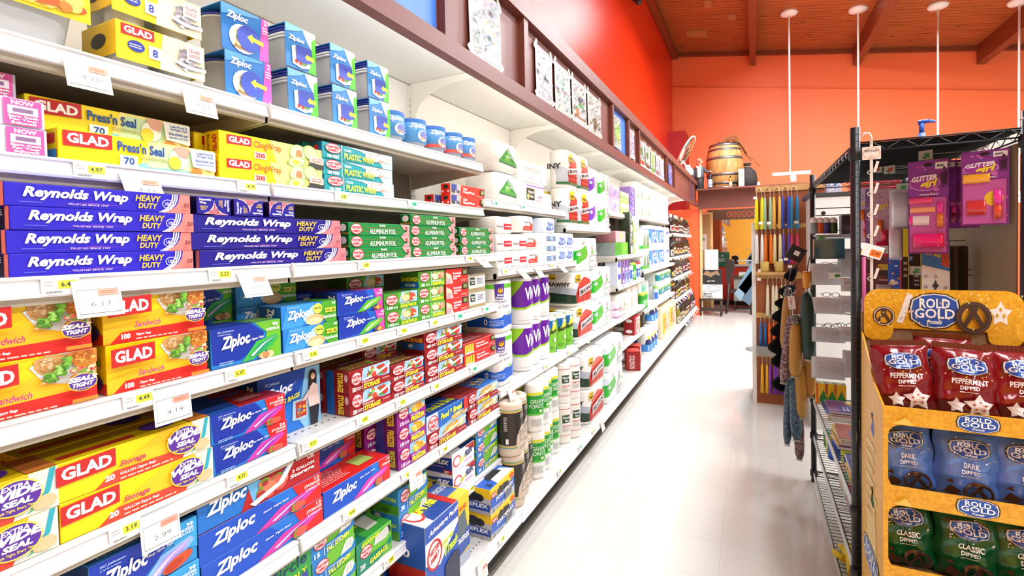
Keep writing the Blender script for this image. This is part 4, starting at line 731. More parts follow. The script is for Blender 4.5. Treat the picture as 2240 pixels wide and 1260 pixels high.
# --- kitchen bag shelf
z = .468
stack('green_tall', 'tall green trash bag box', .838, z, 1, 'with blue lettering at the bottom frame edge', group='green tall boxes')
put('green_tall', (M_ - .16, .74, z + .0012), 'tall green trash bag box next to its twin, deeper in shade', 'box', 'green tall boxes')
stack('tk15', 'green and blue tall kitchen bag box', 1.003, z, 3, 'of three beside the tall green box', jig=.004, group='tall kitchen bag boxes')
put('garbage', (M_ - .08, 1.265, z + .0012), 'green garbage bag box, front one, below the freezer bag shelf', 'box', 'green garbage bag boxes')
for i in range(2): put('garbage', (M_ - .25, 1.25, z + .0012 + i * .1006), 'green garbage bag box behind the front one, %s of two' % ('lower', 'upper')[i], 'box', 'green garbage bag boxes')
stack('tk30', 'blue ended tall kitchen bag box', 1.39, z, 2, 'of the front two', jig=.003, group='blue ended kitchen boxes')
for i in range(2): put('tk30', (M_ - .195, 1.40, z + .0012 + i * .0916), 'blue ended tall kitchen bag box, %s of the rear two' % ('lower', 'upper')[i], 'box', 'blue ended kitchen boxes')
stack('superflex', 'white and blue stretch trash bag box', 1.748, z, 2, 'of the front two', jig=.003, group='stretch trash bag boxes')
for i in range(2): put('superflex', (M_ - .24, 1.72, z + .0012 + i * .0866), 'white and blue stretch trash bag box, %s of the rear two' % ('lower', 'upper')[i], 'box', 'stretch trash bag boxes')
stack('tknarrow', 'small green kitchen bag box', 1.946, z, 3, 'at the shelf end', jig=.003, group='small green kitchen boxes')
# --- base deck
z = .222
put('blackbox', (B_ - .065, 1.24, z + .0012), 'green and black trash bag box, front one on the base deck', 'box', 'black and green trash boxes')
put('blackbox', (B_ - .21, 1.23, z + .0012), 'green and black trash bag box behind the front one', 'box', 'black and green trash boxes')
stack('advantage', 'large blue trash bag value box', 1.405, z, 1, 'standing on the base deck', fx=B_, group='value trash boxes')
put('advantage', (B_ - .27, 1.50, z + .0012), 'large blue trash bag value box behind the front one', 'box', 'value trash boxes')
stack('ffnarrow', 'slim yellow and blue trash bag box', 1.640, z, 1, 'beside the large value box', fx=B_ - .03, group='slim trash boxes')
put('ffnarrow', (B_ - .29, 1.70, z + .0012), 'slim yellow and blue trash bag box behind the front one', 'box', 'slim trash boxes')
stack('forceflex', 'yellow and blue trash bag box with black bag', 1.886, z, 2, 'at the deck end', fx=B_, jig=.003, group='wide trash boxes')

# ---------------------------------------------------------------- tubs on the top shelf
clear_m = mat('E4E8EC', 0.25, alpha=0.55); blue_lid = mat('2438A0', 0.3); mat_tub = mat('D6DADF', 0.3, alpha=0.75)
def rr(w, d, r, n=5):
    """rounded rectangle outline in x,y"""
    out = []
    for cx, cy, a0 in ((d / 2 - r, w / 2 - r, 0), (-d / 2 + r, w / 2 - r, pi / 2), (-d / 2 + r, -w / 2 + r, pi), (d / 2 - r, -w / 2 + r, 1.5 * pi)):
        for i in range(n): q = a0 + pi / 2 * i / (n - 1); out.append((cx + r * cos(q), cy + r * sin(q)))
    return out
def loft(mb, secs, mt, cap0=True, cap1=True, smooth=True):
    """secs: [(outline, z)] of equal length"""
    n = len(secs[0][0]); o = len(mb.v); k = mb.m(mt)
    for pl, z in secs: mb.v += [(p[0], p[1], z) for p in pl]
    for i in range(len(secs) - 1):
        for j in range(n):
            a = o + i * n; b = a + n
            mb.f.append([a + j, a + (j + 1) % n, b + (j + 1) % n, b + j]); mb.mi.append(k); mb.sm.append(smooth)
    if cap0: mb.f.append([o + j for j in range(n)][::-1]); mb.mi.append(k); mb.sm.append(False)
    if cap1: mb.f.append([o + (len(secs) - 1) * n + j for j in range(n)]); mb.mi.append(k); mb.sm.append(False)
    return mb
def sleeve(root, W, D, z0, z1, col, front, end_col=None, sides=True, top=True, name='card_sleeve', end=()):
    mb = MB(); m = mat(col, .38); t = .002
    mb.box(D / 2 - t, D / 2, -W / 2, W / 2, z0, z1, m)
    if top: mb.box(-D / 2, D / 2 - t, -W / 2, W / 2, z1 - t, z1, m)
    if sides:
        for s in (-1, 1): mb.box(-D / 2, D / 2 - t, s * W / 2 - (t if s > 0 else 0), s * W / 2 + (t if s < 0 else 0), z0 + .01, z1 - t, mat(end_col or col, .38))
    o = mb.build(name, root)
    art(MB_(o, 'front_print'), front, W, z1 - z0, lambda u, v, e: (D / 2 + e, u - W / 2, z0 + v))
    if end: art(MB_(o, 'end_print'), end, D, z1 - z0, lambda u, v, e: (u - D / 2, -W / 2 - e, z0 + v))
    flush()
def round_tub(root, r, z0, z1, cy, cx=0, lid=True, m=None):
    mb = MB(); mb.lathe([(r * .82, z0), (r * .86, z0 + .006), (r * .97, z1 - .012), (r, z1 - .012), (r, z1 - .006)], m or mat_tub, 22, (cx, cy, 0))
    t = mb.build('tub', root)
    if lid: MB().lathe([(r * 1.02, z1 - .006), (r * 1.04, z1 - .003), (r * 1.02, z1), (r * .9, z1)], blue_lid if lid == 2 else mat_tub, 22, (cx, cy, 0)).build('lid', t)
def k_glad8():
    r = empty('container_pack')
    for cy in (-.048, .048):
        for cx in (-.05, .02): round_tub(r, .042, 0, .09, cy, cx)
    sleeve(r, .19, .14, .016, .098, 'FFE200', [('p', [(.45, 0), (.5, 1), (1, 1), (1, 0)], 'F4EFD0')] + glad(.05, .66, .4, .97) + [('e', .2, .42, .09, .15, '2438A8'), ('l', .13, .36, .27, .48, 2, WH), ('r', .33, .2, .47, .55, 'F0F2F4'), ('t', '8', .37, .26, .43, .48, '2438A8'),
           ('b', .58, .12, 1, .8, ['8A8694', '6A6674', 'A8A4B0', 'D8D6DC'], 30, .04), ('p', [(.62, .3), (.8, .2), (1, .24), (1, .34), (.8, .3), (.64, .4)], 'F0F2F6'), ('r', .76, .5, .96, .9, 'F6F6F6'), ('t', 'GLAD', .79, .72, .93, .82, 'D06A6A'), ('t', 'LOCK', .79, .58, .93, .68, 'D06A6A')], end=[('e', .5, .55, .22, .2, '1A1216')], end_col='F2C800')
    return r
KINDS['glad8'] = k_glad8
def k_glad5():
    r = empty('container_pack')
    mb = MB(); loft(mb, [(rr(.27, .17, .05), 0), (rr(.28, .18, .05), .01), (rr(.31, .20, .05), .105), (rr(.32, .205, .05), .11)], mat_tub); mb.build('tub', r)
    loft(MB(), [(rr(.325, .21, .05), .11), (rr(.325, .21, .05), .12)], mat('E8ECF0', .3)).build('lid', r)
    sleeve(r, .33, .215, .066, .125, 'FFE200', [('t', '5', .5, .4, .55, .9, '2438A8'), ('r', .46, .2, .6, 1, 'F0F2F4'), ('t', '5', .5, .35, .56, .85, '2438A8'), ('r', .6, .1, .8, .32, 'FFF04A'), ('b', .66, .1, 1, .98, ['E8862A', 'D8601E', 'F0B04A', 'F4D070'], 40, .035)], sides=False)
    return r
KINDS['glad5'] = k_glad5
def k_zround():
    r = empty('container_pack')
    round_tub(r, .066, 0, .106, 0, -.01, lid=2)
    sleeve(r, .136, .15, 0, .118, '1F7AD0', [('p', [(.78, 0), (.86, 1), (1, 1), (1, 0)], 'E85AC8'), ('p', [(0, .75), (.3, .85), (.8, .95), (.8, 1), (0, 1)], '5AA8E8'), ('t', 'Ziploc', .1, .68, .55, .88, WH, {'b': .04, 's': .25}), ('e', .44, .34, .30, .32, 'F4F4F4'), ('b', .2, .08, .6, .56, ['C8A870', 'E0CC9A', '8AA050', 'B8905A'], 34, .05), ('e', .54, .38, .25, .29, '3A55C8'), ('p', [(.5, .42), (.62, .3), (.62, .36), (.86, .32), (.86, .42), (.62, .46), (.62, .52)], 'F0E03A'), ('t', '2', .88, .84, .95, .96, WH), ('l', .84, .62, .98, .8, 3, WH)], sides=False)
    return r
KINDS['zround'] = k_zround
def k_zsquare():
    r = empty('container_pack')
    mb = MB(); loft(mb, [(rr(.075, .11, .02), 0), (rr(.08, .115, .02), .008), (rr(.1, .14, .02), .09)], mat_tub); mb.build('tub', r)
    for i in range(4): loft(MB(), [(rr(.106, .146, .02), .091 + .009 * i), (rr(.106, .146, .02), .0975 + .009 * i)], blue_lid if i > 1 else mat('E8ECF6', .3)).build('lid', r)
    sleeve(r, .11, .155, .004, .13, '2A86D4', [('p', [(.55, 1), (.7, .75), (.92, .5), (.95, 0), (1, 0), (1, 1)], 'E8F6E8'), ('p', [(.72, 0), (.86, .4), (.86, .8), (1, .9), (1, 0)], '52D02A'), ('p', [(0, .8), (.4, .9), (.6, 1), (0, 1)], '7AC0F0'), ('t', 'Ziploc', .08, .62, .62, .76, WH, {'b': .04, 's': .25}), ('p', [(.2, .1), (.18, .5), (.34, .56), (.8, .5), (.78, .1), (.5, .04)], 'F4F6F4'), ('b', .24, .1, .74, .3, SALAD, 22, .045), ('p', [(.32, .2), (.3, .56), (.8, .58), (.84, .24), (.6, .18)], '3A50C0'), ('p', [(.6, .34), (.7, .26), (.7, .3), (.9, .28), (.9, .38), (.7, .4), (.7, .44)], 'E8E83A')], sides=False)
    return r
KINDS['zsquare'] = k_zsquare
def k_bowl(var):
    def f():
        r = empty('container_pack')
        round_tub(r, .058, 0, .03 + .06, 0, 0, lid=1, m=clear_m)
        mb = MB(); R = .061; z0, z1 = .028, .122
        n = 20; pr = [(R, z0), (R, z1)]
        mb.lathe(pr, mat('5AA2E0', .38), 28)
        o = mb.build('card_sleeve', r)
        L_ = 2 * pi * R
        sp = [('p', [(0, .85), (1, .85), (1, 1), (0, 1)], '3A78D0'), ('t', 'Ziploc', .40, .56, .60, .8, WH, {'b': .04, 's': .25}), ('e', .56, .28, .07, .24, 'F2F2EE'), ('e', .57, .3, .055, .19, '7A8AD8'), ('b', .51, .1, .6, .3, ['D8C8A0', 'C8A878'], 7, .015), ('l', .30, .3, .38, .7, 3, WH), ('l', .1, .3, .25, .7, 3, WH)]
        if var: sp.insert(0, ('r', 0, 0, 1, .16, 'EE5A4A'))
        art(MB_(o, 'sleeve_print'), sp, L_, z1 - z0, lambda u, v, e: ((R + e) * cos(u / R - pi - .45), (R + e) * sin(u / R - pi - .45), z0 + v), su=.012); flush()
        MB().lathe([(.056, .09), (.056, .118), (.04, .121)], blue_lid, 20).build('inner_lid', r)
        return r
    return f
KINDS['zbowl0'] = k_bowl(0); KINDS['zbowl1'] = k_bowl(1)
z = 1.9362
put('glad5', (U_ - .11, .385, z), 'large clear food tub in a yellow card sleeve, cut by the frame', 'food containers', 'yellow sleeved containers')
put('glad5', (U_ - .11, .385, z + .127), 'large clear food tub in yellow sleeve stacked at the frame top', 'food containers', 'yellow sleeved containers')
put('glad8', (U_ - .30, .50, z), 'small yellow sleeved tub pack peeking from behind the large tub', 'food containers', 'yellow sleeved containers')
put('glad8', (U_ - .07, .688, z), 'small tub pack in yellow sleeve, lower one, marked 8', 'food containers', 'yellow sleeved containers')
put('glad8', (U_ - .07, .683, z + .1), 'small tub pack in yellow sleeve, upper one of the two stacked', 'food containers', 'yellow sleeved containers')
for i in range(2): put('zround', (U_ - .075, .905 - .006 * i, z + .1195 * i), 'round blue sleeved food tub with pink stripe, %s of two' % ('lower', 'upper')[i], 'food containers', 'round sleeved tubs')
for c, yy in enumerate((1.084, 1.255, 1.427)):
    for i in range(2): put('zsquare', (U_ - .077, yy - .004 * i, z + .131 * i), 'square tub stack in blue and green sleeve, %s, %s column from the round tubs' % (('lower', 'upper')[i], OR[c]), 'food containers', 'square sleeved tub stacks')
for c, yy in enumerate((1.555, 1.70, 1.845, 1.99, 2.11)):
    put('zbowl%d' % (c > 1), (U_ - .065, yy, z), 'clear bowl in light blue card sleeve, %s from the square tubs' % OR[c], 'food containers', 'sleeved bowls')
# ================================================================ paper goods
def perim(W, D, r):
    """front-facing run of a rounded rectangle: -Y side, front, +Y side. returns total length and fn(s)->(x,y,nx,ny)"""
    a = D - 2 * r; q = pi * r / 2; b = W - 2 * r; Lt = a + q + b + q + a
    def P(s):
        if s < a: return (-D / 2 + r + s, -W / 2, 0, -1)
        s -= a
        if s < q: t = s / r; return (D / 2 - r + r * sin(t), -W / 2 + r - r * cos(t), sin(t), -cos(t))
        s -= q
        if s < b: return (D / 2, -W / 2 + r + s, 1, 0)
        s -= b
        if s < q: t = s / r; return (D / 2 - r + r * cos(t), W / 2 - r + r * sin(t), cos(t), sin(t))
        s -= q
        return (D / 2 - r - s, W / 2, 0, 1)
    return Lt, P
def crown(W, D, r, H, b=.012):
    """outline sections of a soft pack"""
    return [(rr(W - 2 * b, D - 2 * b, max(r - b, .006)), 0), (rr(W - b * .6, D - b * .6, r), b * .35), (rr(W, D, r), b), (rr(W, D, r), H - b), (rr(W - b * .6, D - b * .6, r), H - b * .35), (rr(W - 2 * b, D - 2 * b, max(r - b, .006)), H)]
def k_pack(name, W, D, H, r, col, spec, b=.012, rough=.32, holes=None):
    def f():
        mb = MB(); loft(mb, crown(W, D, r, H, b), mat(col, rough)); o = mb.build(name)
        Lt, P = perim(W, D, r)
        def fn(u, v, e):
            x, y, nx, ny = P(u); return (x + nx * e, y + ny * e, b + v)
        art(MB_(o, 'wrapper_print'), spec, Lt, H - 2 * b, fn, su=max(.012, r / 4), rough=rough, eps=.0006)
        flush()
        if holes:
            for (hx, hy) in holes: MB().lathe([(.001, H + .0012), (.02, H + .0012), (.021, H - .002)], mat('CFC8BC', .6), 14, (hx, hy, 0)).build('roll_core', o)
        return o
    return f
def fr(W, D, r):
    """helpers turning front-face fractions to wrapper fractions"""
    a = D - 2 * r; q = pi * r / 2; Lt = 2 * a + 2 * q + W - 2 * r
    return lambda u: (a + q / 2 + u * (W - 2 * r + q)) / Lt
def k_roll(name, R, H, col, spec, top='F4F2EE', core=True, rough=.3):
    def f():
        mb = MB(); mb.lathe([(R * .9, 0), (R * .985, .004), (R, .012), (R, H - .012), (R * .985, H - .004), (R * .86, H), (.022, H), (.02, H - .012), (.0005, H - .012)], mat(col, rough), 28, mts=[None] * 5 + [mat(top, .5)] * 2 + [mat('A89878', .6)] + [None])
        o = mb.build(name)
        art(MB_(o, 'wrapper_print'), spec, 2 * pi * R, H, lambda u, v, e: ((R + e) * cos(u / R - pi), (R + e) * sin(u / R - pi), v), su=.014, rough=rough, eps=.0006); flush()
        return o
    return f
# --- rolls
KINDS['roll_brown'] = k_roll('paper_towel_roll', .066, .262, 'D6C4B2', [('p', [(.0, .22), (.0, .84), (.57, .84), (.57, .62), (.50, .56), (.46, .5), (.42, .40), (.40, .22)], '2E2624'), ('r', 0, .86, 1, .875, 'E8C83A'), ('r', 0, .875, 1, .89, '3A9A8A'), ('r', 0, .84, 1, .85, 'E0B84A'), ('r', 0, .19, .42, .20, 'E8C83A'), ('r', 0, .17, .42, .185, '3A9A8A'),
     ('l', .46, .72, .56, .82, 4, 'C8C0B8'), ('t', 'seventh', .45, .44, .62, .51, '3A3430', {'b': .0}), ('t', 'generation', .45, .37, .64, .43, '3A3430', {'b': .0}), ('l', .45, .28, .58, .34, 3, '6A5A50'), ('l', .45, .13, .56, .2, 3, '7A6A60'), ('l', .26, .5, .30, .78, 8, 'D8D0C8'), ('r', .28, .26, .31, .36, 'F0F0EC')], top='D8C8B8')
KINDS['roll_green'] = k_roll('paper_towel_roll', .056, .268, 'F0F0EE', [('r', .2, .36, .8, .76, '1E9A2E'), ('p', [(.2, .74), (.5, .78), (.8, .74), (.8, .8), (.5, .83), (.2, .8)], 'D8DC1E'), ('p', [(.2, .33), (.5, .36), (.8, .33), (.8, .38), (.5, .40), (.2, .38)], '4FC23A'), ('t', 'GREEN', .39, .60, .61, .68, 'F0FFF0', {'b': .0, 's': .15}), ('t', 'FOREST', .37, .50, .63, .58, 'F0FFF0', {'b': .0, 's': .15}), ('r', .53, .41, .58, .46, 'E8F0C0'), ('l', .4, .12, .6, .28, 5, 'A0A8A4')])
KINDS['roll_natural'] = k_roll('paper_towel_roll', .058, .262, 'F2EEEA', [('r', .2, .86, .8, .875, 'C83A3A'), ('r', .40, .52, .56, .72, '1E4A32'), ('t', 'Natural', .415, .63, .545, .69, WH), ('t', 'Value', .44, .55, .52, .61, WH), ('t', 'PAPER TOWELS', .40, .42, .58, .46, 'C8303A', {'b': .03}), ('l', .4, .3, .58, .4, 3, 'B0B0AC'), ('r', .2, .2, .8, .212, 'C83A3A')])
KINDS['roll_viva'] = k_roll('paper_towel_roll', .074, .268, 'F0EEEC', [('p', [(.0, .92), (.66, .92), (.66, .56), (.5, .42), (.38, .36), (.26, .36), (.12, .44), (.0, .56)], '6A1FA0'), ('p', [(.20, .92), (.37, .92), (.35, .85), (.27, .68), (.19, .54), (.13, .46), (.12, .55), (.15, .75)], '9AD21E'), ('p', [(.0, .56), (.12, .44), (.26, .36), (.38, .36), (.5, .42), (.66, .56), (.66, .51), (.5, .38), (.38, .32), (.26, .32), (.12, .40), (.0, .52)], '9AD21E'), ('t', 'Viva', .385, .5, .60, .78, WH, {'b': .03, 'slope': .2}), ('l', .3, .08, .5, .1, 1, 'B0B0B0')])
KINDS['roll_bounty'] = k_roll('paper_towel_roll', .066, .25, '7FC63A', [('r', 0, 0, 1, .06, 'EDEDE8'), ('r', 0, .9, 1, 1, 'EDEDE8'), ('p', [(.4, .9), (.42, .62), (.52, .75), (.55, .9)], '1E6AB8'), ('p', [(.48, .6), (.5, .78), (.7, .9), (.72, .72)], 'F0E04A'), ('t', 'Bounty', .42, .5, .62, .66, '1A1E1A', {'b': .03, 'slope': .4, 's': .1}), ('t', '88', .5, .8, .56, .88, WH, {'b': .03}), ('p', [(.55, .06), (.68, .2), (.72, .06)], '3A9AD8'), ('l', .42, .16, .56, .24, 3, '5AA02A'), ('r', .52, .34, .57, .44, 'D8ECD0')])
# --- packs
W, D, H, r = .20, .24, .272, .06; F = fr(W, D, r)
KINDS['pack_recycled'] = k_pack('paper_towel_pack', W, D, H, r, 'F0EFEC', [('r', .0, .88, 1, .97, '62C92A'), ('p', [(0, .08), (0, .34), (.1, .30), (.2, .31), (.3, .26), (.4, .29), (F(.3), .33), (F(.6), .30), (F(1), .37), (1, .36), (1, .08), (F(.6), .1), (F(.2), .06), (.2, .09)], '1E5ECB'), ('p', [(F(-.02), .66), (F(-.06), .98), (F(.34), .98), (F(.30), .66)], '4A2A8A'), ('p', [(F(.04), .82), (F(.08), .9), (F(.12), .84), (F(.15), .92), (F(.18), .84), (F(.23), .9), (F(.25), .82), (F(.15), .78)], 'F4A81E'),
    ('t', 'Natural', F(.03), .73, F(.26), .78, WH), ('t', 'Directions', F(-.0), .67, F(.28), .72, WH), ('t', '100% Recycled', F(-.06), .57, F(.44), .63, '5A3A8A', {'slope': .2}), ('t', 'Paper Towels', F(-.2), .44, F(.62), .53, '3A2A7A', {'b': .0, 'slope': .25}), ('e', F(-.32), .2, .02, .06, WH), ('e', F(-.32), .2, .011, .034, '1E5ECB'), ('l', F(-.2), .12, F(.3), .24, 4, 'A8C8F4'), ('e', F(-.3), .33, .014, .04, '8AD86A'), ('e', F(.55), .36, .016, .05, '8AD86A'), ('t', '100%', .12, .5, .15, .62, '4A2A8A', {'rot': 90})], holes=[(.05, -.045), (.05, .045)])
W, D, H, r = .42, .26, .25, .065; F = fr(W, D, r)
def plaid(x0, x1, y0, y1):
    a = [('p', [(F(x0 + .02), y0), (F(x0), y0 + .3), (F(x0 + .12), y1 - .16), (F((x0 + x1) / 2 - .04), y1), (F((x0 + x1) / 2 + .06), y1), (F(x1 - .04), y1 - .14), (F(x1), y0 + .3), (F(x1 - .02), y0)], 'D23A2A')]
    for i in range(4): xx = x0 + .08 + (x1 - x0 - .12) * i / 3; a.append(('r', F(xx), y0, F(xx + .02), y1 - .2 - .06 * abs(i - 1.5), 'A81E1A'))
    for i in range(4): yy = y0 + .08 + i * .13; a.append(('r', F(x0 + .04), yy, F(x1 - .04), yy + .03, 'A81E1A'))
    return a
br_spec = [('p', [(0, .05), (0, .36), (F(-.5), .52), (F(-.3), .62), (F(.1), .5), (F(.5), .48), (F(1.1), .36), (1, .05)], 'B4BCCB'), ('p', [(0, .05), (0, .3), (F(-.5), .40), (F(-.2), .36), (F(.3), .26), (F(.6), .2), (F(1.1), .3), (1, .05)], '23402E')] + plaid(.05, .95, .05, .86) + [
    ('t', 'BRAWNY', F(-.55), .60, F(-.06), .73, '16181A', {'b': .04, 'slope': .0}), ('r', F(.04), .74, F(.22), .98, 'F0C61E'), ('t', 'MORE', F(.055), .77, F(.205), .86, '2A2410', {'b': .04}), ('t', '1 SHEET', F(.06), .9, F(.2), .95, '2A2410'), ('r', F(-.5), .82, F(-.34), .98, 'F0C61E'), ('t', 'MORE', F(-.49), .84, F(-.35), .9, '2A2410', {'b': .04}),
    ('p', [(F(.12), .26), (F(.12), .50), (F(.96), .66), (F(.96), .42)], WH), ('p', [(F(.135), .275), (F(.135), .485), (F(.945), .64), (F(.945), .435)], 'C8302A'), ('p', [(F(.15), .285), (F(.15), .475), (F(.93), .625), (F(.93), .445)], WH), ('t', 'BRAWNY', F(.17), .30, F(.92), .455, '16181A', {'b': .06, 'slope': .95}), ('l', 0.02, .07, F(-.1), .12, 1, '5A7A5A')]
KINDS['pack_brawny'] = k_pack('paper_towel_pack', W, D, H, r, 'F2F1EE', br_spec, holes=[(.06, -.13), (.06, 0), (.06, .13)])
W2, D2, H2, r2 = .29, .15, .28, .07; G = fr(W2, D2, r2); _F = F; F = G
KINDS['pack_brawny2'] = k_pack('paper_towel_pack', W2, D2, H2, r2, 'F2F1EE', [('p', [(0, .3), (G(-.3), .62), (G(.1), .5), (G(.3), .1), (0, .1)], 'BCC2CC')] + plaid(.12, 1.0, .08, .84) + [('r', 0, .05, 1, .12, '2E6A3A'), ('p', [(G(.12), .33), (G(.12), .5), (G(1), .62), (G(1), .44)], WH), ('t', 'BRAWNY', G(.15), .36, G(.98), .47, '16181A', {'b': .06, 'slope': 1}), ('r', G(.16), .72, G(.5), .96, 'F0CE1E'), ('t', 'MORE', G(.2), .75, G(.46), .85, '2A2410', {'b': .05}), ('t', 'INY', G(-.5), .5, G(-.1), .66, '16181A', {'b': .03})])
F = _F
def spk(Wd, Dd, Hh, rr_, c):
    F = fr(Wd, Dd, rr_)
    return k_pack('paper_towel_pack', Wd, Dd, Hh, rr_, 'EEF1F4', [('r', 0, .5, 1, .85, 'D8E6F2'), ('p', [(F(-.1), .18), (F(-.1), .6), (F(.2), .68), (F(.42), .8), (F(.5), .5), (F(.42), .36), (F(.1), .22)], c), ('p', [(F(.56), .0), (F(.6), .45), (F(.72), .5), (F(.78), .3), (F(.74), 0)], 'DDE6E0'), ('e', F(.10), .52, .05, .06, 'D8F0E8'), ('t', 'Sparkle', F(.0), .5, F(.2), .56, '3A7A4A'),
        ('e', F(.72), .72, .02, .1, 'E0A8A0'), ('e', F(.73), .56, .035, .06, '6DBB5A'), ('e', F(.3), .9, .02, .06, 'E0A8A0'), ('t', 'Strong', F(.58), .36, F(.98), .52, WH, {'b': .06, 'slope': .3}), ('t', 'Strong', F(.6), .38, F(.96), .5, '3A4A3A', {'b': .0, 'slope': .3}), ('l', F(.6), .22, F(.9), .3, 2, '8A9A8A'), ('b', F(.55), .02, F(.98), .2, ['E8C8D8', 'C8D8E8', 'D8E8C8'], 12, .02)])
KINDS['pack_flower'] = spk(.55, .26, .25, .05, '28B428')
KINDS['pack_flower_small'] = spk(.36, .2, .25, .05, '28B428')
KINDS['pack_purple'] = spk(.27, .16, .25, .07, '7A3AC0')
def gen(name, Wd, Dd, Hh, rd, col, spec, **k): return k_pack(name, Wd, Dd, Hh, rd, col, spec(fr(Wd, Dd, rd)), **k)
KINDS['bag_leaf'] = gen('tissue_bag', .26, .22, .168, .045, 'F0EEE8', lambda F: [('p', [(F(.08), .3), (F(.45), .95), (F(.92), .3)], '2A9A3E'), ('p', [(F(.28), .3), (F(.48), .8), (F(.54), .3)], '6CC84A'), ('r', F(.06), .14, F(.94), .28, '3FA84A'), ('p', [(F(.06), .14), (F(.06), .2), (F(.94), .10), (F(.94), .04)], '1E6A4A'), ('l', F(.3), .44, F(.66), .56, 2, WH), ('p', [(F(-.3), .2), (F(.0), .6), (F(.02), .57), (F(-.28), .17)], 'FAFAF8'), ('p', [(F(.3), .9), (F(.98), .1), (F(1), .13), (F(.32), .93)], 'FAFAF8')], b=.03)
KINDS['pack_white'] = gen('tissue_pack', .42, .22, .125, .03, 'F4F2EE', lambda F: [('l', F(.1), .5, F(.8), .8, 2, 'D8CEBE'), ('b', F(.1), .1, F(.9), .4, ['E4DED4', 'D4DCE4', 'EAE4DC'], 12, .03)])
KINDS['pack_pear'] = gen('tissue_pack', .39, .22, .145, .03, 'EFEDE8', lambda F: [('r', F(.24), .25, F(.56), .8, '1E3F2A'), ('t', 'Natural', F(.3), .56, F(.52), .7, WH), ('t', 'Value', F(.34), .36, F(.5), .5, WH), ('e', F(.29), .4, .02, .14, 'D8DC7A'), ('r', F(.24), .9, F(.95), .95, '9A6AC0'), ('t', 'LUNCH', F(.66), .4, F(.9), .52, '8A4AA0'), ('l', F(.62), .2, F(.9), .34, 2, 'B0A8B0')], b=.008)
KINDS['brick_red'] = gen('napkin_pack', .17, .17, .088, .012, 'F2F0EC', lambda F: [('r', F(.42), .2, F(.95), .62, 'D22A36'), ('t', 'everyday', F(.48), .34, F(.9), .5, WH), ('t', 'Vanity Fair', F(.0), .28, F(.38), .5, '4A4A4A', {'s': .2})], b=.008)
KINDS['brick_big'] = gen('napkin_pack', .17, .26, .092, .02, 'EFEDE7', lambda F: [('p', [(F(.1), .05), (F(.1), .3), (F(.35), .42), (F(.6), .36), (F(.9), .6), (F(.98), .05)], 'E0453F'), ('e', F(.8), .5, .02, .12, 'B06A3A'), ('t', 'Vanity Fair', F(.2), .56, F(.8), .74, '4A5A5A', {'s': .2}), ('l', F(.2), .14, F(.6), .24, 2, 'F8C0BC'), ('r', .2, .4, .225, .7, '3A3A36')], b=.008)
KINDS['brick_bluelabel'] = gen('napkin_pack', .33, .2, .062, .012, 'F4F4F2', lambda F: [('r', F(.38), .15, F(.86), .8, '6A94B8'), ('b', F(.4), .2, F(.84), .75, ['8AB0CC', '5A84A8', 'C8D8E4'], 14, .03)], b=.006)
KINDS['pack_bluepattern'] = gen('tissue_pack', .155, .2, .095, .02, 'DDE8F8', lambda F: [('b', F(.0), .1, F(1), .9, ['5A8AD8', '8AB0E8', 'B8D0F4', '3A6AC0'], 22, .035)], b=.008)
KINDS['box_green'] = lambda: carton('facial_tissue_box', .53, .125, .22, '1EA02E', front=[('r', .45, 0, 1, 1, '5CC43A'), ('o', .76, .6, .1, .3, .08, 'B8E86A'), ('e', .76, .6, .06, .16, '8ADA4A')], end_col='9AA8A4', top_col='3AA83A')
def tb(key, Wd, Hh, Dd, col, front, **k): KINDS[key] = lambda: carton('facial_tissue_box', Wd, Hh, Dd, col, front=front, **k)
tb('box_pink', .40, .11, .2, 'E8B0B8', [('e', .5, .6, .16, .3, 'C8DC8A')], end_col='B87A84')
tb('box_purple', .24, .11, .12, '9A7AD0', [('b', 0, 0, 1, 1, ['C8A8E8', '6A4AB0', 'E0D0F4', '4A6AD0'], 24, .08)])
tb('box_ornate', .12, .22, .12, '8A9A94', [('r', 0, 0, 1, .3, '7A3A34'), ('b', 0, .3, 1, 1, ['DDE6E4', '4A5A5A', 'B0C0BC', '2A3A3A'], 40, .09), ('e', .5, .2, .4, .2, 'D8E6E4')], end_col='2A3A1E')
tb('box_leafy', .12, .118, .12, 'B8E08A', [('b', 0, 0, 1, .6, ['5CC02A', '8ADA4A', 'F0F4C0', 'F0D04A'], 14, .12), ('r', 0, .6, 1, 1, 'E0F2C8')])
tb('box_violet', .12, .115, .12, '9A80C8', [('b', 0, 0, 1, 1, ['7A5AB0', 'C0A8E0', '3A2A6A', 'B894D0'], 30, .08), ('o', .5, .6, .3, .3, .08, '2A2A5A'), ('e', .5, .25, .2, .16, 'D8E4F4')], end_col='6A5090')
tb('box_blue', .12, .115, .12, '8AA4E0', [('b', 0, 0, 1, 1, ['5A7AD0', 'B0C4F0', 'C8D8F8'], 30, .08), ('o', .5, .6, .3, .3, .08, '2A3A8A'), ('e', .5, .25, .2, .16, 'F0F0F8')])
tb('box_bluecream', .15, .115, .12, 'DDE2F0', [('e', .5, .72, .4, .26, '4A5AC8'), ('p', [(.6, 0), (.62, .5), (.95, .5), (.95, 0)], 'E0D49A')])
tb('box_lav', .34, .13, .2, 'D8C0E8', [('b', 0, 0, 1, 1, ['F0E4F8', 'B890D8', 'E8D0F0', 'C8A8E0'], 30, .06), ('e', .5, .6, .12, .24, '9AA8E0')])
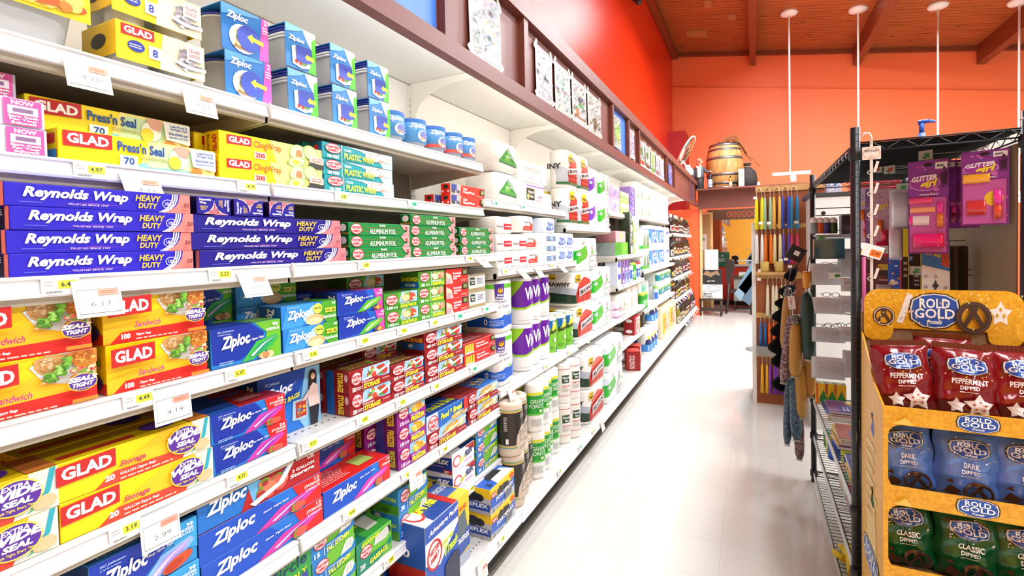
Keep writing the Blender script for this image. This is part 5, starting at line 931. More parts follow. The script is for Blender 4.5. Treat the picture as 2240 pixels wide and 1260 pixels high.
KINDS['tp_fern'] = gen('toilet_roll_pack', .43, .2, .24, .05, 'F0F1EE', lambda F: [('p', [(F(.04), .12), (F(.1), .6), (F(.25), .86), (F(.4), .6), (F(.42), .12)], '6A9A78'), ('p', [(F(.52), .12), (F(.6), .7), (F(.8), .9), (F(.9), .5), (F(.92), .12)], '4A7A58'), ('r', F(-.2), .0, F(1), .16, '3FB04A'), ('l', F(.62), .3, F(.86), .7, 4, 'C8D8C8')])
KINDS['tp_fernpale'] = gen('toilet_roll_pack', .43, .2, .2, .05, 'F4F5F2', lambda F: [('p', [(F(.1), .12), (F(.2), .7), (F(.4), .12)], 'A8C4A8'), ('p', [(F(.55), .12), (F(.72), .75), (F(.9), .12)], '9ABAA0'), ('r', F(0), .0, F(1), .1, 'A8D8B0')])
KINDS['tp_blue'] = gen('toilet_roll_pack', .55, .25, .27, .06, 'DCE8F6', lambda F: [('r', F(-.2), .14, F(1.2), .86, '4A8AD8'), ('b', F(-.1), .1, F(1.1), .9, ['2A6AC8', '6AA8E8', '9AC8F4', 'C8E0F8'], 40, .04), ('l', F(.2), .55, F(.7), .75, 2, WH)])
KINDS['tp_white'] = gen('toilet_roll_pack', .46, .22, .27, .05, 'F2F2F4', lambda F: [('p', [(F(.2), .55), (F(.5), .7), (F(.8), .68), (F(.6), .85), (F(.3), .8)], '2A4AA8'), ('e', F(.4), .3, .03, .08, '3A4A9A'), ('e', F(.7), .28, .03, .06, 'B8A8C8')])
KINDS['tp_pale'] = gen('toilet_roll_pack', .5, .22, .2, .05, 'F2F5F8', lambda F: [('b', F(0), .1, F(1), .9, ['D8E6F4', 'E8F0F8', 'C4DAEC', 'F0E8F4'], 20, .05)])
KINDS['tp_charcoal'] = k_roll('paper_towel_roll', .085, .27, 'F0F0EC', [('p', [(.3, .42), (.32, .62), (.42, .66), (.5, .5), (.5, .42)], '1E2A6A'), ('p', [(.52, .42), (.6, .6), (.7, .66), (.7, .42)], '1E2A6A'), ('r', .36, .66, .44, .78, 'E8CC2A'), ('r', .54, .68, .64, .8, 'E8CC2A'), ('r', .2, .12, .8, .42, '3A8AD8'), ('t', 'SOFT', .36, .16, .4, .38, 'D8E8F8', {'rot': 90, 'b': .03}), ('r', .2, .0, .8, .1, 'F0F0EC')])
KINDS['tp_orange'] = gen('toilet_roll_pack', .6, .2, .42, .05, 'E8CFA8', lambda F: [('r', F(0), .15, F(.34), .85, 'F0A81E'), ('b', F(.3), .1, F(1), .95, ['E8B070', 'D89A8A', 'F0D8A0', 'C8A0B0', 'F0E4D4'], 40, .03), ('l', F(.05), .3, F(.3), .7, 4, '8A5A1A')])
KINDS['tp_mint'] = gen('toilet_roll_pack', .42, .24, .29, .05, 'D8E6E0', lambda F: [('r', F(-.1), .2, F(.45), .9, '7AC8B0'), ('l', F(0), .3, F(.4), .8, 5, '4AA088'), ('r', F(.5), .1, F(1), .95, 'E6EEEC')])
KINDS['tp_teal'] = gen('toilet_roll_pack', .5, .24, .19, .05, 'E8EFEC', lambda F: [('r', F(-.1), .35, F(1.1), .85, '1E8A90'), ('b', F(0), .7, F(1), .98, ['8AC83A', '5AA03A', 'C8E06A'], 16, .03), ('l', F(.3), .5, F(.7), .7, 2, WH), ('e', F(.5), .3, .03, .08, 'E0A870')])
KINDS['pack_flat'] = gen('paper_cup_pack', .26, .16, .06, .02, 'EEF0EE', lambda F: [('r', F(.1), .2, F(.6), .8, 'D8DEE2')], b=.01)
KINDS['pack_pink'] = gen('napkin_pack', .16, .12, .075, .02, 'F0E4EE', lambda F: [('e', F(.5), .5, .14, .36, WH), ('r', F(-.2), .0, F(1.1), .14, 'B03AA0'), ('o', F(.5), .5, .16, .42, .06, 'B04AA8')], b=.008)
KINDS['bag_floral'] = gen('tissue_bag', .42, .2, .22, .05, 'E4E0D2', lambda F: [('b', F(-.1), .1, F(1), .95, ['C8B89A', 'B8A890', 'D8CCB8', 'C8A8A0', 'A8B09A'], 30, .018)], b=.02)
KINDS['plate_pack'] = gen('plate_pack', .25, .2, .16, .04, 'E8E6E0', lambda F: [('r', F(.5), .05, F(.95), .95, 'D8C0B0'), ('r', F(.1), .45, F(.45), .55, 'D0D0CC')], b=.01)
def k_wipes(cap, body, lab):
    def f():
        mb = MB(); mb.lathe([(.034, 0), (.038, .005), (.038, .16), (.036, .165)], mat(body, .3), 18); o = mb.build('wipes_tub')
        MB().lathe([(.037, .165), (.037, .178), (.03, .19), (.012, .194)], mat(cap, .3), 18).build('cap', o)
        art(MB_(o, 'label'), [('r', .2, .15, .8, .7, lab), ('e', .5, .5, .1, .12, 'F2F4E8'), ('l', .4, .2, .6, .36, 3, 'F0F4F0')], 2 * pi * .038, .165, lambda u, v, e: ((.038 + e) * cos(u / .038 - pi), (.038 + e) * sin(u / .038 - pi), v), su=.01); flush()
        return o
    return f
KINDS['wipes_green'] = k_wipes('B8D83A', '2A9A2E', '3FB83A'); KINDS['wipes_blue'] = k_wipes('8AD04A', 'D8E6F0', '3A6AD8'); KINDS['wipes_red'] = k_wipes('D02A3A', 'EEEEEA', '2A5AC0')
KINDS['box_redtwin'] = lambda: carton('paper_bag_box', .17, .2, .14, 'D2262C', front=[('r', .1, .05, .35, .95, 'E8C8C4'), ('r', .4, .45, .6, .7, WH), ('e', .5, .2, .1, .08, '8A9AD0'), ('t', 'NONSTICK', .02, .1, .1, .9, 'F4D8D8', {'rot': 90})], end_col='A01A20', top_col='D8483A', end=[('t', 'NONSTICK', .2, .1, .6, .8, 'F4D8D8', {'rot': 90})])
KINDS['box_redtall'] = lambda: carton('paper_bag_box', .28, .19, .12, 'C81E26', front=[('r', .3, .05, .85, .75, 'D8C8C4'), ('e', .58, .4, .12, .24, '8A6A5A'), ('r', .3, .8, .9, .94, 'F0D0D0'), ('r', .9, 0, 1, 1, 'E8B02A')], end_col='A81A20', end=[('e', .5, .8, .3, .1, WH), ('e', .5, .2, .3, .1, WH)])
UPX, MX, BX = -1.225, -1.155, -1.052
def P_(key, D, y, z, label, cat, group, fx=MX, rz=0, n=0): return put(key, (fx - D / 2, y, z + .0012), label, cat, group, rot=(0, 0, rz))
# ---- unit with recycled towels and Viva (Y 2.16-3.38)
g = 'leaf bagged tissue packs'
P_('bag_leaf', .22, 2.482, 1.765, 'clear bag of white tissue with green leaf print, lower one', 'tissue', g, UPX)
P_('bag_leaf', .22, 2.486, 1.936, 'clear bag of white tissue with green leaf print, upper one', 'tissue', g, UPX)
P_('pack_pear', .22, 2.82, 1.765, 'white napkin pack with dark green pear label', 'napkins', 'pear label napkin packs', UPX)
P_('pack_white', .22, 2.86, 1.912, 'plain white pack lying on the pear label pack', 'napkins', 'plain white packs', UPX)
P_('pack_white', .22, 3.15, 1.765, 'plain white pack beside the pear label pack under the canopy', 'napkins', 'plain white packs', UPX - .08)
g = 'red label napkin bricks'
for i in range(3): P_('brick_red', .17, 2.285, 1.412 + .0885 * i, 'white napkin brick with red label, %s of the first pile' % ('bottom', 'middle', 'top')[i], 'napkins', g)
for i in range(2): P_('brick_red', .17, 2.472, 1.412 + .0885 * i, 'white napkin brick with red label, %s of the second pile' % ('lower', 'upper')[i], 'napkins', g)
P_('brick_big', .26, 2.638, 1.412, 'large white napkin stack with red wave, on the napkin shelf', 'napkins', 'red wave napkin stacks')
P_('brick_big', .26, 2.615, 1.5055, 'large white napkin stack with red wave, second up', 'napkins', 'red wave napkin stacks')
P_('brick_big', .26, 2.574, 1.6, 'large white napkin stack with red wave, topmost', 'napkins', 'red wave napkin stacks')
for i in range(3): P_('brick_bluelabel', .2, 2.895, 1.412 + .0625 * i, 'white napkin pack with blue label, %s of three' % ('bottom', 'middle', 'top')[i], 'napkins', 'blue label napkin packs')
for i in range(2):
    for j in range(2): P_('pack_bluepattern', .2, 3.14 + .158 * j, 1.412 + .0955 * i, 'blue patterned tissue pack, %s of the %s column' % (('lower', 'upper')[i], ('first', 'second')[j]), 'tissue', 'blue patterned packs')
for i in range(2):
    P_('pack_bluepattern', .2, 2.93, 1.6 + .0 * i, 'blue patterned tissue pack lying on the blue label pile', 'tissue', 'blue patterned packs') if i == 0 else None
g = 'recycled towel packs'
for i in range(2):
    P_('pack_recycled', .24, 2.288, .806 + .273 * i, 'white towel pack with blue wave and green band, %s, in front' % ('lower', 'upper')[i], 'paper towels', g)
    P_('pack_recycled', .24, 2.288, .806 + .273 * i, 'white towel pack with blue wave, %s, behind the front one' % ('lower', 'upper')[i], 'paper towels', g, MX - .245)
g = 'purple towel rolls'
for c, yy in enumerate((2.60, 2.758, 2.91)):
    for i in range(2):
        P_('roll_viva', .148, yy + .006 * i, .806 + .2695 * i, 'white roll with purple and lime wrapper, %s, %s column' % (('lower', 'upper')[i], OR[c]), 'paper towels', g, MX - (.02 if c else 0))
for i in range(2): P_('roll_viva', .148, 2.55, .806 + .2695 * i, 'white roll with purple and lime wrapper, %s, in the shaded rear row' % ('lower', 'upper')[i], 'paper towels', g, MX - .19)
for c, yy in enumerate((3.03, 3.165, 3.31)): P_('roll_bounty', .132, yy, .806, 'lime green towel roll, %s after the purple rolls' % OR[c], 'paper towels', 'lime green towel rolls', MX - (.0 if c else .02), -.5)
# base of that unit
g = 'brown towel rolls'
for c, (yy, dx) in enumerate(((2.232, 0), (2.352, -.03), (2.47, -.06))):
    for i in range(2 if c < 2 else 1):
        P_('roll_brown', .132, yy - .012 * i, .215 + .2635 * i, 'kraft and dark brown towel roll, %s, %s column' % (('lower', 'upper')[i], OR[c]), 'paper towels', g, BX + dx)
g = 'green towel rolls'
for c, (yy, dx) in enumerate(((2.555, -.02), (2.668, -.03), (2.782, -.06), (2.896, -.06))):
    for i in range(2): P_('roll_green', .112, yy - .01 * i, .215 + .2695 * i, 'white roll with bright green wrapper, %s, %s column' % (('lower', 'upper')[i], OR[c]), 'paper towels', g, BX + dx, -.75 + .12 * c)
for c, (yy, dx) in enumerate(((2.585, -.15), (2.70, -.15), (2.81, -.17))): P_('roll_green', .112, yy, .215, 'white roll with bright green wrapper, lower, rear row, %s' % OR[c], 'paper towels', g, BX + dx); P_('roll_green', .112, yy, .215 + .2695, 'white roll with bright green wrapper, upper, rear row, %s' % OR[c], 'paper towels', g, BX + dx)
g = 'white towel rolls with red stripes'
for c, (yy, dx) in enumerate(((3.08, -.05), (3.20, -.02))):
    for i in range(2): P_('roll_natural', .116, yy + .005 * i, .215 + .263 * i, 'white roll with thin red stripes, %s, %s column' % (('lower', 'upper')[i], OR[c]), 'paper towels', g, BX + dx, -.5)
# ---- unit with plaid and flower packs (Y 3.38-4.59)
g = 'red plaid towel packs'
for i in range(2): P_('pack_brawny', .26, 3.62 - .02 * i, .822 + .2505 * i, 'white towel pack with red plaid panel, %s of the middle shelf stack' % ('lower', 'upper')[i], 'paper towels', g)
for i in range(2): P_('pack_brawny', .26, 3.61 + .01 * i, .215 + .2505 * i, 'white towel pack with red plaid panel, %s on the base deck' % ('lower', 'upper')[i], 'paper towels', g, BX - .02)
for i in range(2): P_('pack_brawny', .26, 3.42, .822 + .2505 * i, 'white towel pack with red plaid panel, %s of the rear row' % ('lower', 'upper')[i], 'paper towels', g, MX - .26)
g = 'small red plaid packs'
for c in range(2):
    for i in range(2): P_('pack_brawny2', .15, 3.585 + .292 * c, 1.667 + .2805 * i, 'small red plaid towel pack under the canopy, %s, %s column' % (('lower', 'upper')[i], OR[c]), 'paper towels', g, UPX)
P_('pack_brawny2', .15, 3.50, 1.667, 'small red plaid towel pack under the canopy, lower, pushed behind', 'paper towels', g, UPX - .17)
P_('pack_purple', .16, 4.16, 1.667, 'white towel pack with purple patch, lower one', 'paper towels', 'purple patch towel packs', UPX)
P_('pack_purple', .16, 4.16, 1.9185, 'white towel pack with purple patch, upper one', 'paper towels', 'purple patch towel packs', UPX)
g = 'flower print towel packs'
for i in range(2): P_('pack_flower_small', .2, 4.485, 1.667 + .2505 * i, 'green and white flower towel pack under the canopy, %s' % ('lower', 'upper')[i], 'paper towels', g, UPX)
for i in range(2): P_('pack_flower', .26, 4.12, .822 + .2505 * i, 'wide green and white flower towel pack, %s on the middle shelf' % ('lower', 'upper')[i], 'paper towels', g)
P_('pack_flower', .26, 3.70, 1.324, 'wide green and white flower towel pack crowning the middle stack', 'paper towels', g)
for i in range(2): P_('pack_flower', .26, 4.18 + .02 * i, .215 + .2505 * i, 'wide green and white flower towel pack, %s on the base deck' % ('lower', 'upper')[i], 'paper towels', g, BX - .02)
# ---- unit with facial tissue (Y 4.59-5.81)
P_('box_lav', .2, 4.86, 1.828, 'lavender floral tissue box below the canopy, lower one', 'tissue box', 'lavender tissue boxes', UPX)
P_('box_lav', .2, 4.86, 1.959, 'lavender floral tissue box below the canopy, upper one', 'tissue box', 'lavender tissue boxes', UPX)
for j in range(3):
    for i in range(2): P_('box_leafy', .12, 5.14 + .125 * j, 1.828 + .1185 * i, 'pale green leaf tissue cube by the lavender boxes, %s, %s column' % (('lower', 'upper')[i], OR[j]), 'tissue box', 'leaf tissue cubes', UPX)
for i in range(3): P_('box_purple', .12, 5.65, 1.828 + .1105 * i, 'purple patterned tissue box under the canopy, %s of three' % ('bottom', 'middle', 'top')[i], 'tissue box', 'purple tissue boxes', UPX)
P_('box_green', .22, 4.90, 1.411, 'bright green tissue box at the unit corner', 'tissue box', 'green tissue boxes', MX - .02)
P_('box_pink', .2, 4.86, 1.5365, 'pink tissue box on the bright green box', 'tissue box', 'pink tissue boxes', MX - .02)
P_('box_purple', .12, 5.12, 1.5365 if False else 1.411, 'purple patterned tissue box beside the dark ornate boxes', 'tissue box', 'purple tissue boxes', MX - .2)
for i in range(2): P_('box_ornate', .12, 5.235, 1.411 + .2205 * i * 1.0 if i == 0 else 1.411 + .2205, 'black and white ornate tissue box, %s of two' % ('lower', 'upper')[i], 'tissue box', 'ornate tissue boxes', MX)
for i in range(3): P_('box_leafy', .12, 5.40, 1.411 + .1185 * i, 'pale green leaf tissue cube by the ornate boxes, %s of three' % ('bottom', 'middle', 'top')[i], 'tissue box', 'leaf tissue cubes', MX)
for i in range(2): P_('tp_fernpale', .2, 5.66 if False else 5.62, 1.411 + .2005 * i, 'white toilet roll pack with pale fern print, %s, first shelf' % ('lower', 'upper')[i], 'toilet paper', 'pale fern roll packs', MX - .03)
for i in range(2): P_('box_bluecream', .12, 4.70, 1.124 + .1155 * i, 'blue and cream tissue box, %s of two' % ('lower', 'upper')[i], 'tissue box', 'blue and cream tissue boxes')
for j in range(3):
    for i in range(2): P_('box_violet' if i else ('box_violet', 'box_blue', 'box_blue')[j], .12, 4.86 + .125 * j, 1.124 + .1155 * i, 'ornate violet and blue tissue cube, %s, %s column' % (('lower', 'upper')[i], OR[j]), 'tissue box', 'violet tissue cubes')
for j in range(3): P_('wipes_green' if j else 'wipes_blue', .076, 5.29 + .085 * j, 1.124, 'green wipes tub beside the violet cubes, %s' % OR[j], 'wipes', 'wipes tubs on the cube shelf')
for j in range(2): P_('wipes_red', .076, 5.60 + .09 * j, 1.124, 'white wipes tub with red cap, %s one' % OR[j], 'wipes', 'red capped wipes tubs')
P_('bag_floral', .2, 4.86, .815, 'cream floral bag of tissue at the unit corner', 'tissue', 'floral tissue bags')
for i in range(2): P_('pack_pink', .12, 4.66, .815 + .0755 * i, 'white and magenta napkin pack, %s of two' % ('lower', 'upper')[i], 'napkins', 'magenta napkin packs', MX + .004) if False else P_('pack_pink', .12, 4.68, .815 + .0755 * i, 'white and magenta napkin pack before the floral bag, %s' % ('lower', 'upper')[i], 'napkins', 'magenta napkin packs', -1.142 if False else MX)
for i in range(2): P_('plate_pack', .2, 5.26, .815 + .1605 * i, 'cream paper plate pack, %s of the first pile' % ('lower', 'upper')[i], 'plates', 'paper plate packs', MX - .02)
for j in range(2): P_('plate_pack', .2, 5.53, .815 + .1605 * j, 'cream paper plate pack, %s of the second pile' % ('lower', 'upper')[j], 'plates', 'paper plate packs', MX - .02)
P_('box_redtall', .12, 5.48, .53, 'tall red box with yellow edge on the low shelf', 'box', 'tall red boxes')
P_('box_redtall', .12, 5.12, .53, 'tall red box with yellow edge, deeper in the shade', 'box', 'tall red boxes', MX - .22)
P_('tp_fernpale', .2, 4.95, .215, 'white toilet roll pack with pale fern print on the base deck', 'toilet paper', 'pale fern roll packs', BX - .2)
P_('box_redtwin', .14, 5.15, .215, 'red box leaning on the base deck, front one', 'box', 'red lunch bag boxes', BX - .02, .35)
P_('box_redtwin', .14, 5.42, .215, 'red box standing upright on the base deck behind the front one', 'box', 'red lunch bag boxes', BX - .06, .1)
P_('box_redtwin', .14, 5.16, .215, 'red box deep in the shade on the base deck', 'box', 'red lunch bag boxes', BX - .24)
# ---- units with toilet paper (Y 5.81-8.24)
for j in range(2):
    for i in range(2): P_('tp_fernpale', .2, 6.09 + .45 * j, 1.852 + .2005 * i, 'white toilet roll pack with pale fern print, %s, %s under the canopy' % (('lower', 'upper')[i], OR[j]), 'toilet paper', 'pale fern roll packs', UPX)
for j in range(3):
    for i in range(2): P_('tp_pale', .22, 7.05 + .51 * j - (.02 if j == 2 else 0) + (0), 1.852 + .2005 * i, 'pale blue and white roll pack under the canopy, %s, %s column' % (('lower', 'upper')[i], OR[j]), 'toilet paper', 'pale blue roll packs', UPX)
for i in range(2): P_('tp_fern', .2, 6.06, 1.205 + .2405 * i, 'white toilet roll pack with dark fern and green band, %s, corner pile' % ('lower', 'upper')[i], 'toilet paper', 'dark fern roll packs')
for j in range(2):
    for i in range(2): P_('tp_blue', .25, 6.58 + .56 * j, 1.205 + .2705 * i, 'blue toilet roll pack, %s of the %s pile' % (('lower', 'upper')[i], OR[j]), 'toilet paper', 'blue roll packs')
for i in range(2): P_('tp_white', .22, 7.68, 1.205 + .2705 * i, 'white toilet roll pack with navy swoosh, %s' % ('lower', 'upper')[i], 'toilet paper', 'navy swoosh roll packs')
for i in range(1): P_('tp_white', .22, 8.02 - .02, 1.205, 'white toilet roll pack with navy swoosh beside the wine', 'toilet paper', 'navy swoosh roll packs', MX - .26)
P_('tp_mint', .24, 6.05, .74, 'mint and white roll pack behind the green tubs', 'toilet paper', 'mint roll packs', MX - .1)
P_('tp_mint', .24, 6.50, .74, 'mint and white roll pack beside the green tubs', 'toilet paper', 'mint roll packs', MX - .1)
for j in range(3): P_('wipes_green', .076, 5.89 + .1 * j, .74, 'bright green wipes tub before the mint packs, %s' % OR[j], 'wipes', 'green wipes tubs')
P_('wipes_blue', .076, 6.86, .74, 'blue and white wipes tub with green cap', 'wipes', 'blue wipes tubs')
for i in range(2):
    for j in range(2): P_('tp_teal', .24, 7.2 + .53 * j, .737 + .1905 * i, 'teal and white roll pack, %s of the %s pile' % (('lower', 'upper')[i], OR[j]), 'toilet paper', 'teal roll packs')
for c, (yy, dx) in enumerate(((5.95, 0), (6.14, 0), (6.33, 0), (5.98, -.19), (6.18, -.19))): P_('tp_charcoal', .17, yy, .215, 'white roll with navy and blue wrapper on the base deck, %s' % OR[c], 'paper towels', 'navy and blue rolls', BX - .04 + dx)
for c, yy in enumerate((6.55, 6.74)):
    for i in range(2): P_('tp_charcoal', .17, yy, .215 + .2705 * i, 'white roll with navy and blue wrapper, %s, %s rear column' % (('lower', 'upper')[i], OR[c]), 'paper towels', 'navy and blue rolls', BX - .1)
P_('tp_orange', .2, 7.15, .215, 'tan and orange roll pack on the base deck, first', 'toilet paper', 'orange roll packs', BX - .04)
P_('tp_orange', .2, 7.78, .215, 'tan and orange roll pack on the base deck, beside the wine', 'toilet paper', 'orange roll packs', BX - .04)

# ================================================================ wine
GL = {'k': mat('16120E', .12, coat=.3), 'g': mat('1E2A12', .12, coat=.3), 'b': mat('2A140A', .12, coat=.3), 'y': mat('7A6A1E', .12, coat=.3)}
def k_wine(gl, lab, cap, mark):
    q = random.Random(lab + mark + gl); lo, hi, sc = q.uniform(.12, .34), q.uniform(.6, .9), q.uniform(.88, 1.04)
    def f():
        mb = MB(); mb.lathe([(.034, 0), (.0375, .004), (.0375, .185), (.035, .2), (.022, .225), (.0155, .245), (.0145, .27), (.0145, .292)], GL[gl], 14); mb.v = [(x, y, z * sc) for x, y, z in mb.v]
        o = mb.build('wine_bottle')
        MB().lathe([(.0152, .246), (.0152, .29), (.0165, .292), (.0165, .304), (.015, .306)], mat(cap, .35), 12).build('capsule', o, (0, 0, .29 * (sc - 1)))
        art(MB_(o, 'label'), [('r', .28, lo, .72, hi, lab), ('e', .42, (lo + hi) / 2 + .05, .09, .12, mark), ('r', .32, lo + .08, .6, lo + .16, mark), ('l', .32, lo + .2, .6, lo + .3, 2, mark)], 2 * pi * .0375, .185 * sc, lambda u, v, e: ((.0375 + e) * cos(u / .0375 - pi), (.0375 + e) * sin(u / .0375 - pi), v), su=.0168); flush()
        return o
    return f
WK = [('k', 'F0EEE6', '1A1A1A', '6A5A4A'), ('g', 'EDE6D0', '5A1A1A', '8A6A3A'), ('k', 'E8E4DC', 'B8922E', '2A2A2A'), ('b', 'F4F0E8', 'D8D0C0', '8A2A2A'), ('k', '2A2A2E', '8A1A22', 'C8A84A'),
      ('g', 'F0D43A', '1A1A1A', '3A3A1A'), ('k', 'D8C8A8', '3A2A5A', '5A3A2A'), ('b', 'E07A2A', 'E0B03A', '4A1A0A'), ('k', '5A2A8A', '5A2A8A', 'D8C8E8'), ('y', 'F2F0E0', 'C8C0A0', '6A7A3A')]
for i, k in enumerate(WK): KINDS['wine%d' % i] = k_wine(*k)
LABW = ['a white label', 'a cream label and wine capsule', 'a pale label and gold capsule', 'an ivory label and white capsule', 'a black label', 'a yellow label', 'a tan label', 'an orange label', 'a purple label', 'a white label on green-gold glass']
rnd = random.Random(11)
for si, (z, n0) in enumerate(((1.67, 'top'), (1.29, 'second'), (.946, 'third'), (.57, 'fourth'), (.215, 'base'))):
    fx = MX if si < 4 else BX - .01
    y = 8.30
    while y < 10.62:
        run = rnd.choice((2, 2, 3)); k = rnd.choice((0, 1, 2, 3, 4, 6, 0, 1, 3) if si < 2 else range(10))
        for _ in range(run):
            if y < 10.62: put('wine%d' % k, (fx - .045, y, z + .001), 'wine bottle with %s on the %s wine shelf, front row' % (LABW[k], n0), 'wine bottle', 'wine bottles, ' + LABW[k] + ', ' + n0 + ' shelf')
            y += .092
    y = 8.34
    while y < 10.5:
        k = rnd.choice((0, 1, 2, 3, 4, 6, 0, 3))
        put('wine%d' % k, (fx - .15, y, z + .001), 'wine bottle with %s on the %s wine shelf, second row' % (LABW[k], n0), 'wine bottle', 'rear wine bottles, ' + LABW[k] + ', ' + n0 + ' shelf')
        y += .19
# ================================================================ measuring aids: a sight line met with a wall of the store
def _ray(px, py):
    return _fw + _r * ((px - 1120.0) / 1080.0) - _u * ((py - 563.0) / 1080.0)
def atY(px, py, Y): d = _ray(px, py); return Vector((0, 0, 1.53)) + d * (Y / d.y)
def atX(px, py, X): d = _ray(px, py); return Vector((0, 0, 1.53)) + d * (X / d.x)
def atZ(px, py, Z): d = _ray(px, py); return Vector((0, 0, 1.53)) + d * ((Z - 1.53) / d.z)

# ================================================================ price cards and rail tags
paper_m = mat('F6F5F1', .5)
def sale_card(price, y, z, d, tilt, where, sc=1.0):
    r = empty('sale_card', (-d + .006, y, z - .004), (0, tilt, 0)); w, h = .076 * sc, .066 * sc
    tag(r, 'sale card reading %s hanging from the %s' % (price, where), 'price card', None)
    c = MB().box(-.0004, .0004, -w / 2, w / 2, -h, .006, paper_m).build('card', r)
    sp = [('r', .06, .1, .94, .115, '5A5A5A'), ('r', .06, .8, .94, .812, '5A5A5A'), ('r', .06, .1, .068, .81, '5A5A5A'), ('r', .932, .1, .94, .81, '5A5A5A'), ('r', .5, .62, .93, .79, 'F4A088'), ('l', .54, .66, .9, .76, 2, 'E07A60'), ('l', .1, .5, .9, .58, 1, 'C8CCD0'),
          ('t', price, .3, .3, .74, .44, '6A6E74', {'b': -.005}), ('l', .1, .16, .6, .24, 2, 'D0D2D4')]
    art(MB_(c, 'print'), sp, w, h, lambda u, v, e: (.0004 + e, u - w / 2, v - h)); flush()
TG = {}
def rail_tag(price, y, z, d, col, label, group='shelf price tags'):
    k = (price, col)
    if k not in TG:
        mb = MB(); mb.box(0, .0006, -.028, .028, -.015, .015, paper_m); o = mb.build('shelf_tag')
        art(MB_(o, 'print'), [('r', .42, .35, .94, .85, col), ('t', price, .5, .46, .86, .76, '4A4A3A'), ('l', .06, .5, .38, .9, 2, 'B0B2B0'), ('l', .1, .05, .6, .3, 1, '8A8A8A')], .056, .03, lambda u, v, e: (.0006 + e, u - .028, v - .015)); flush()
        CH[o] = kids(o)
        for c in CH[o]: CH[c] = []
        TG[k] = o
    else:
        o = copy_tree(TG[k])
        for q in ('label', 'category', 'group'):
            if q in o: del o[q]
    o.location = (-d + .0035, y, z - .018); o.rotation_euler = (0, radians(-6), 0)
    tag(o, label, 'price tag', group)
YT, TT = 'E6F03A', '3ADCA0'
SH = {'T': (1.935, UP, 'top shelf'), 'S2': (1.715, UP, 'plastic wrap shelf'), 'S3': (1.49, MID, 'foil shelf'), 'S4': (1.246, MID, 'sandwich bag shelf'), 'S5': (.992, MID, 'storage bag shelf'),
      'S6': (.722, MID, 'freezer bag shelf'), 'S7': (.468, MID, 'kitchen bag shelf'), 'B': (.222, BASE, 'base deck'), 'A': (1.765, UP, 'tissue bag shelf'), 'N': (1.412, MID, 'napkin shelf'), 'C': (.806, MID, 'towel shelf'), 'D': (.215, BASE, 'towel base deck')}
for s, px, py, pr, tl, wh in (('T', 185, 150, '4.20', -.25, 'top shelf below the small yellow tub packs'), ('T', 430, 220, '4.23', -.25, 'top shelf below the round blue tubs'), ('S2', 300, 378, '4.11', -.5, 'rail under the press and seal box'), ('S3', 205, 615, '6.17', -.3, 'rail under the blue foil boxes'), ('S3', 545, 590, '5.07', -.5, 'rail under the violet foil boxes'),
                          ('S4', 372, 860, '4.19', -.1, 'rail under the yellow sandwich boxes'), ('S5', 345, 1125, '2.99', -.1, 'rail under the yellow gallon boxes'), ('S6', 905, 1025, '2.47', -.1, 'rail under the magenta freezer boxes'), ('S7', 957, 1125, '4.67', -.1, 'rail before the empty kitchen shelf gap'), ('S7', 1047, 1050, '6.47', -.1, 'rail below the small green kitchen boxes'),
                          ('B', 1052, 1240, '7.47', -.1, 'base rail below the yellow trash boxes'), ('S3', 1045, 562, '2.57', -.9, 'rail under the last green foil stack'), ('N', 1135, 592, '3.29', -.8, 'napkin rail under the second red pile'), ('N', 1172, 588, '2.19', -.6, 'napkin rail under the red wave stack'), ('N', 1222, 578, '2.79', -.8, 'napkin rail under the blue packs'),
                          ('C', 1115, 855, '5.99', -.3, 'towel rail under the recycled packs'), ('D', 1315, 915, '4.49', -.2, 'base rail under the plaid packs')):
    z, d, nm = SH[s]; y = atX(px, py, -d).y
    sale_card(pr, y, z - .012, d, tl, wh)
for s, px, pr, c in (('S2', 205, '4.97', YT), ('S2', 545, '4.19', YT), ('S2', 750, '2.29', YT), ('S2', 905, '1.99', TT), ('S3', 130, '6.47', YT), ('S3', 480, '5.27', YT), ('S3', 795, '1.87', YT), ('S3', 1025, '1.89', YT), ('S4', 290, '4.49', YT), ('S4', 507, '5.37', YT), ('S4', 672, '3.26', YT), ('S4', 788, '3.57', YT),
                     ('S4', 875, '3.37', YT), ('S4', 945, '2.27', YT), ('S4', 1000, '1.99', TT), ('S4', 1060, '1.79', TT), ('S5', 250, '3.19', YT), ('S5', 503, '4.37', YT), ('S5', 665, '9.37', YT), ('S5', 783, '4.97', YT), ('S5', 868, '3.07', YT), ('S5', 945, '3.97', YT), ('S5', 1030, '2.49', TT),
                     ('S6', 748, '4.43', YT), ('S6', 876, '2.87', YT), ('S6', 960, '3.49', YT), ('S7', 833, '2.97', YT), ('S7', 898, '4.27', YT), ('S7', 1018, '6.87', YT), ('B', 1084, '7.97', YT), ('B', 1036, '8.47', YT),
                     ('A', 1085, '2.69', TT), ('A', 1145, '1.89', TT), ('N', 1103, '3.59', YT), ('N', 1205, '2.99', YT), ('C', 1188, '6.49', YT), ('C', 1240, '2.49', YT), ('C', 1284, '7.29', YT), ('D', 1215, '3.39', YT), ('D', 1262, '2.79', TT), ('D', 1292, '3.09', YT)):
    z, d, nm = SH[s]; y = atX(px, 600, -d).y
    rail_tag(pr, y, z, d, c, 'small price tag with %s block reading %s on the %s rail' % ('yellow' if c == YT else 'teal', pr, nm))
for i, (z, d, y) in enumerate([(zz, MID, yy) for zz in (1.411, 1.124, .815) for yy in (4.8, 5.1, 5.4, 5.7)] + [(zz, MID, yy) for zz in (1.205, .74) for yy in (6.0, 6.5, 7.0, 7.5, 8.0)]):
    rail_tag('2.99', y, z, d, 'E8E8E0', 'plain white price tag on a far shelf rail', 'far shelf price tags')
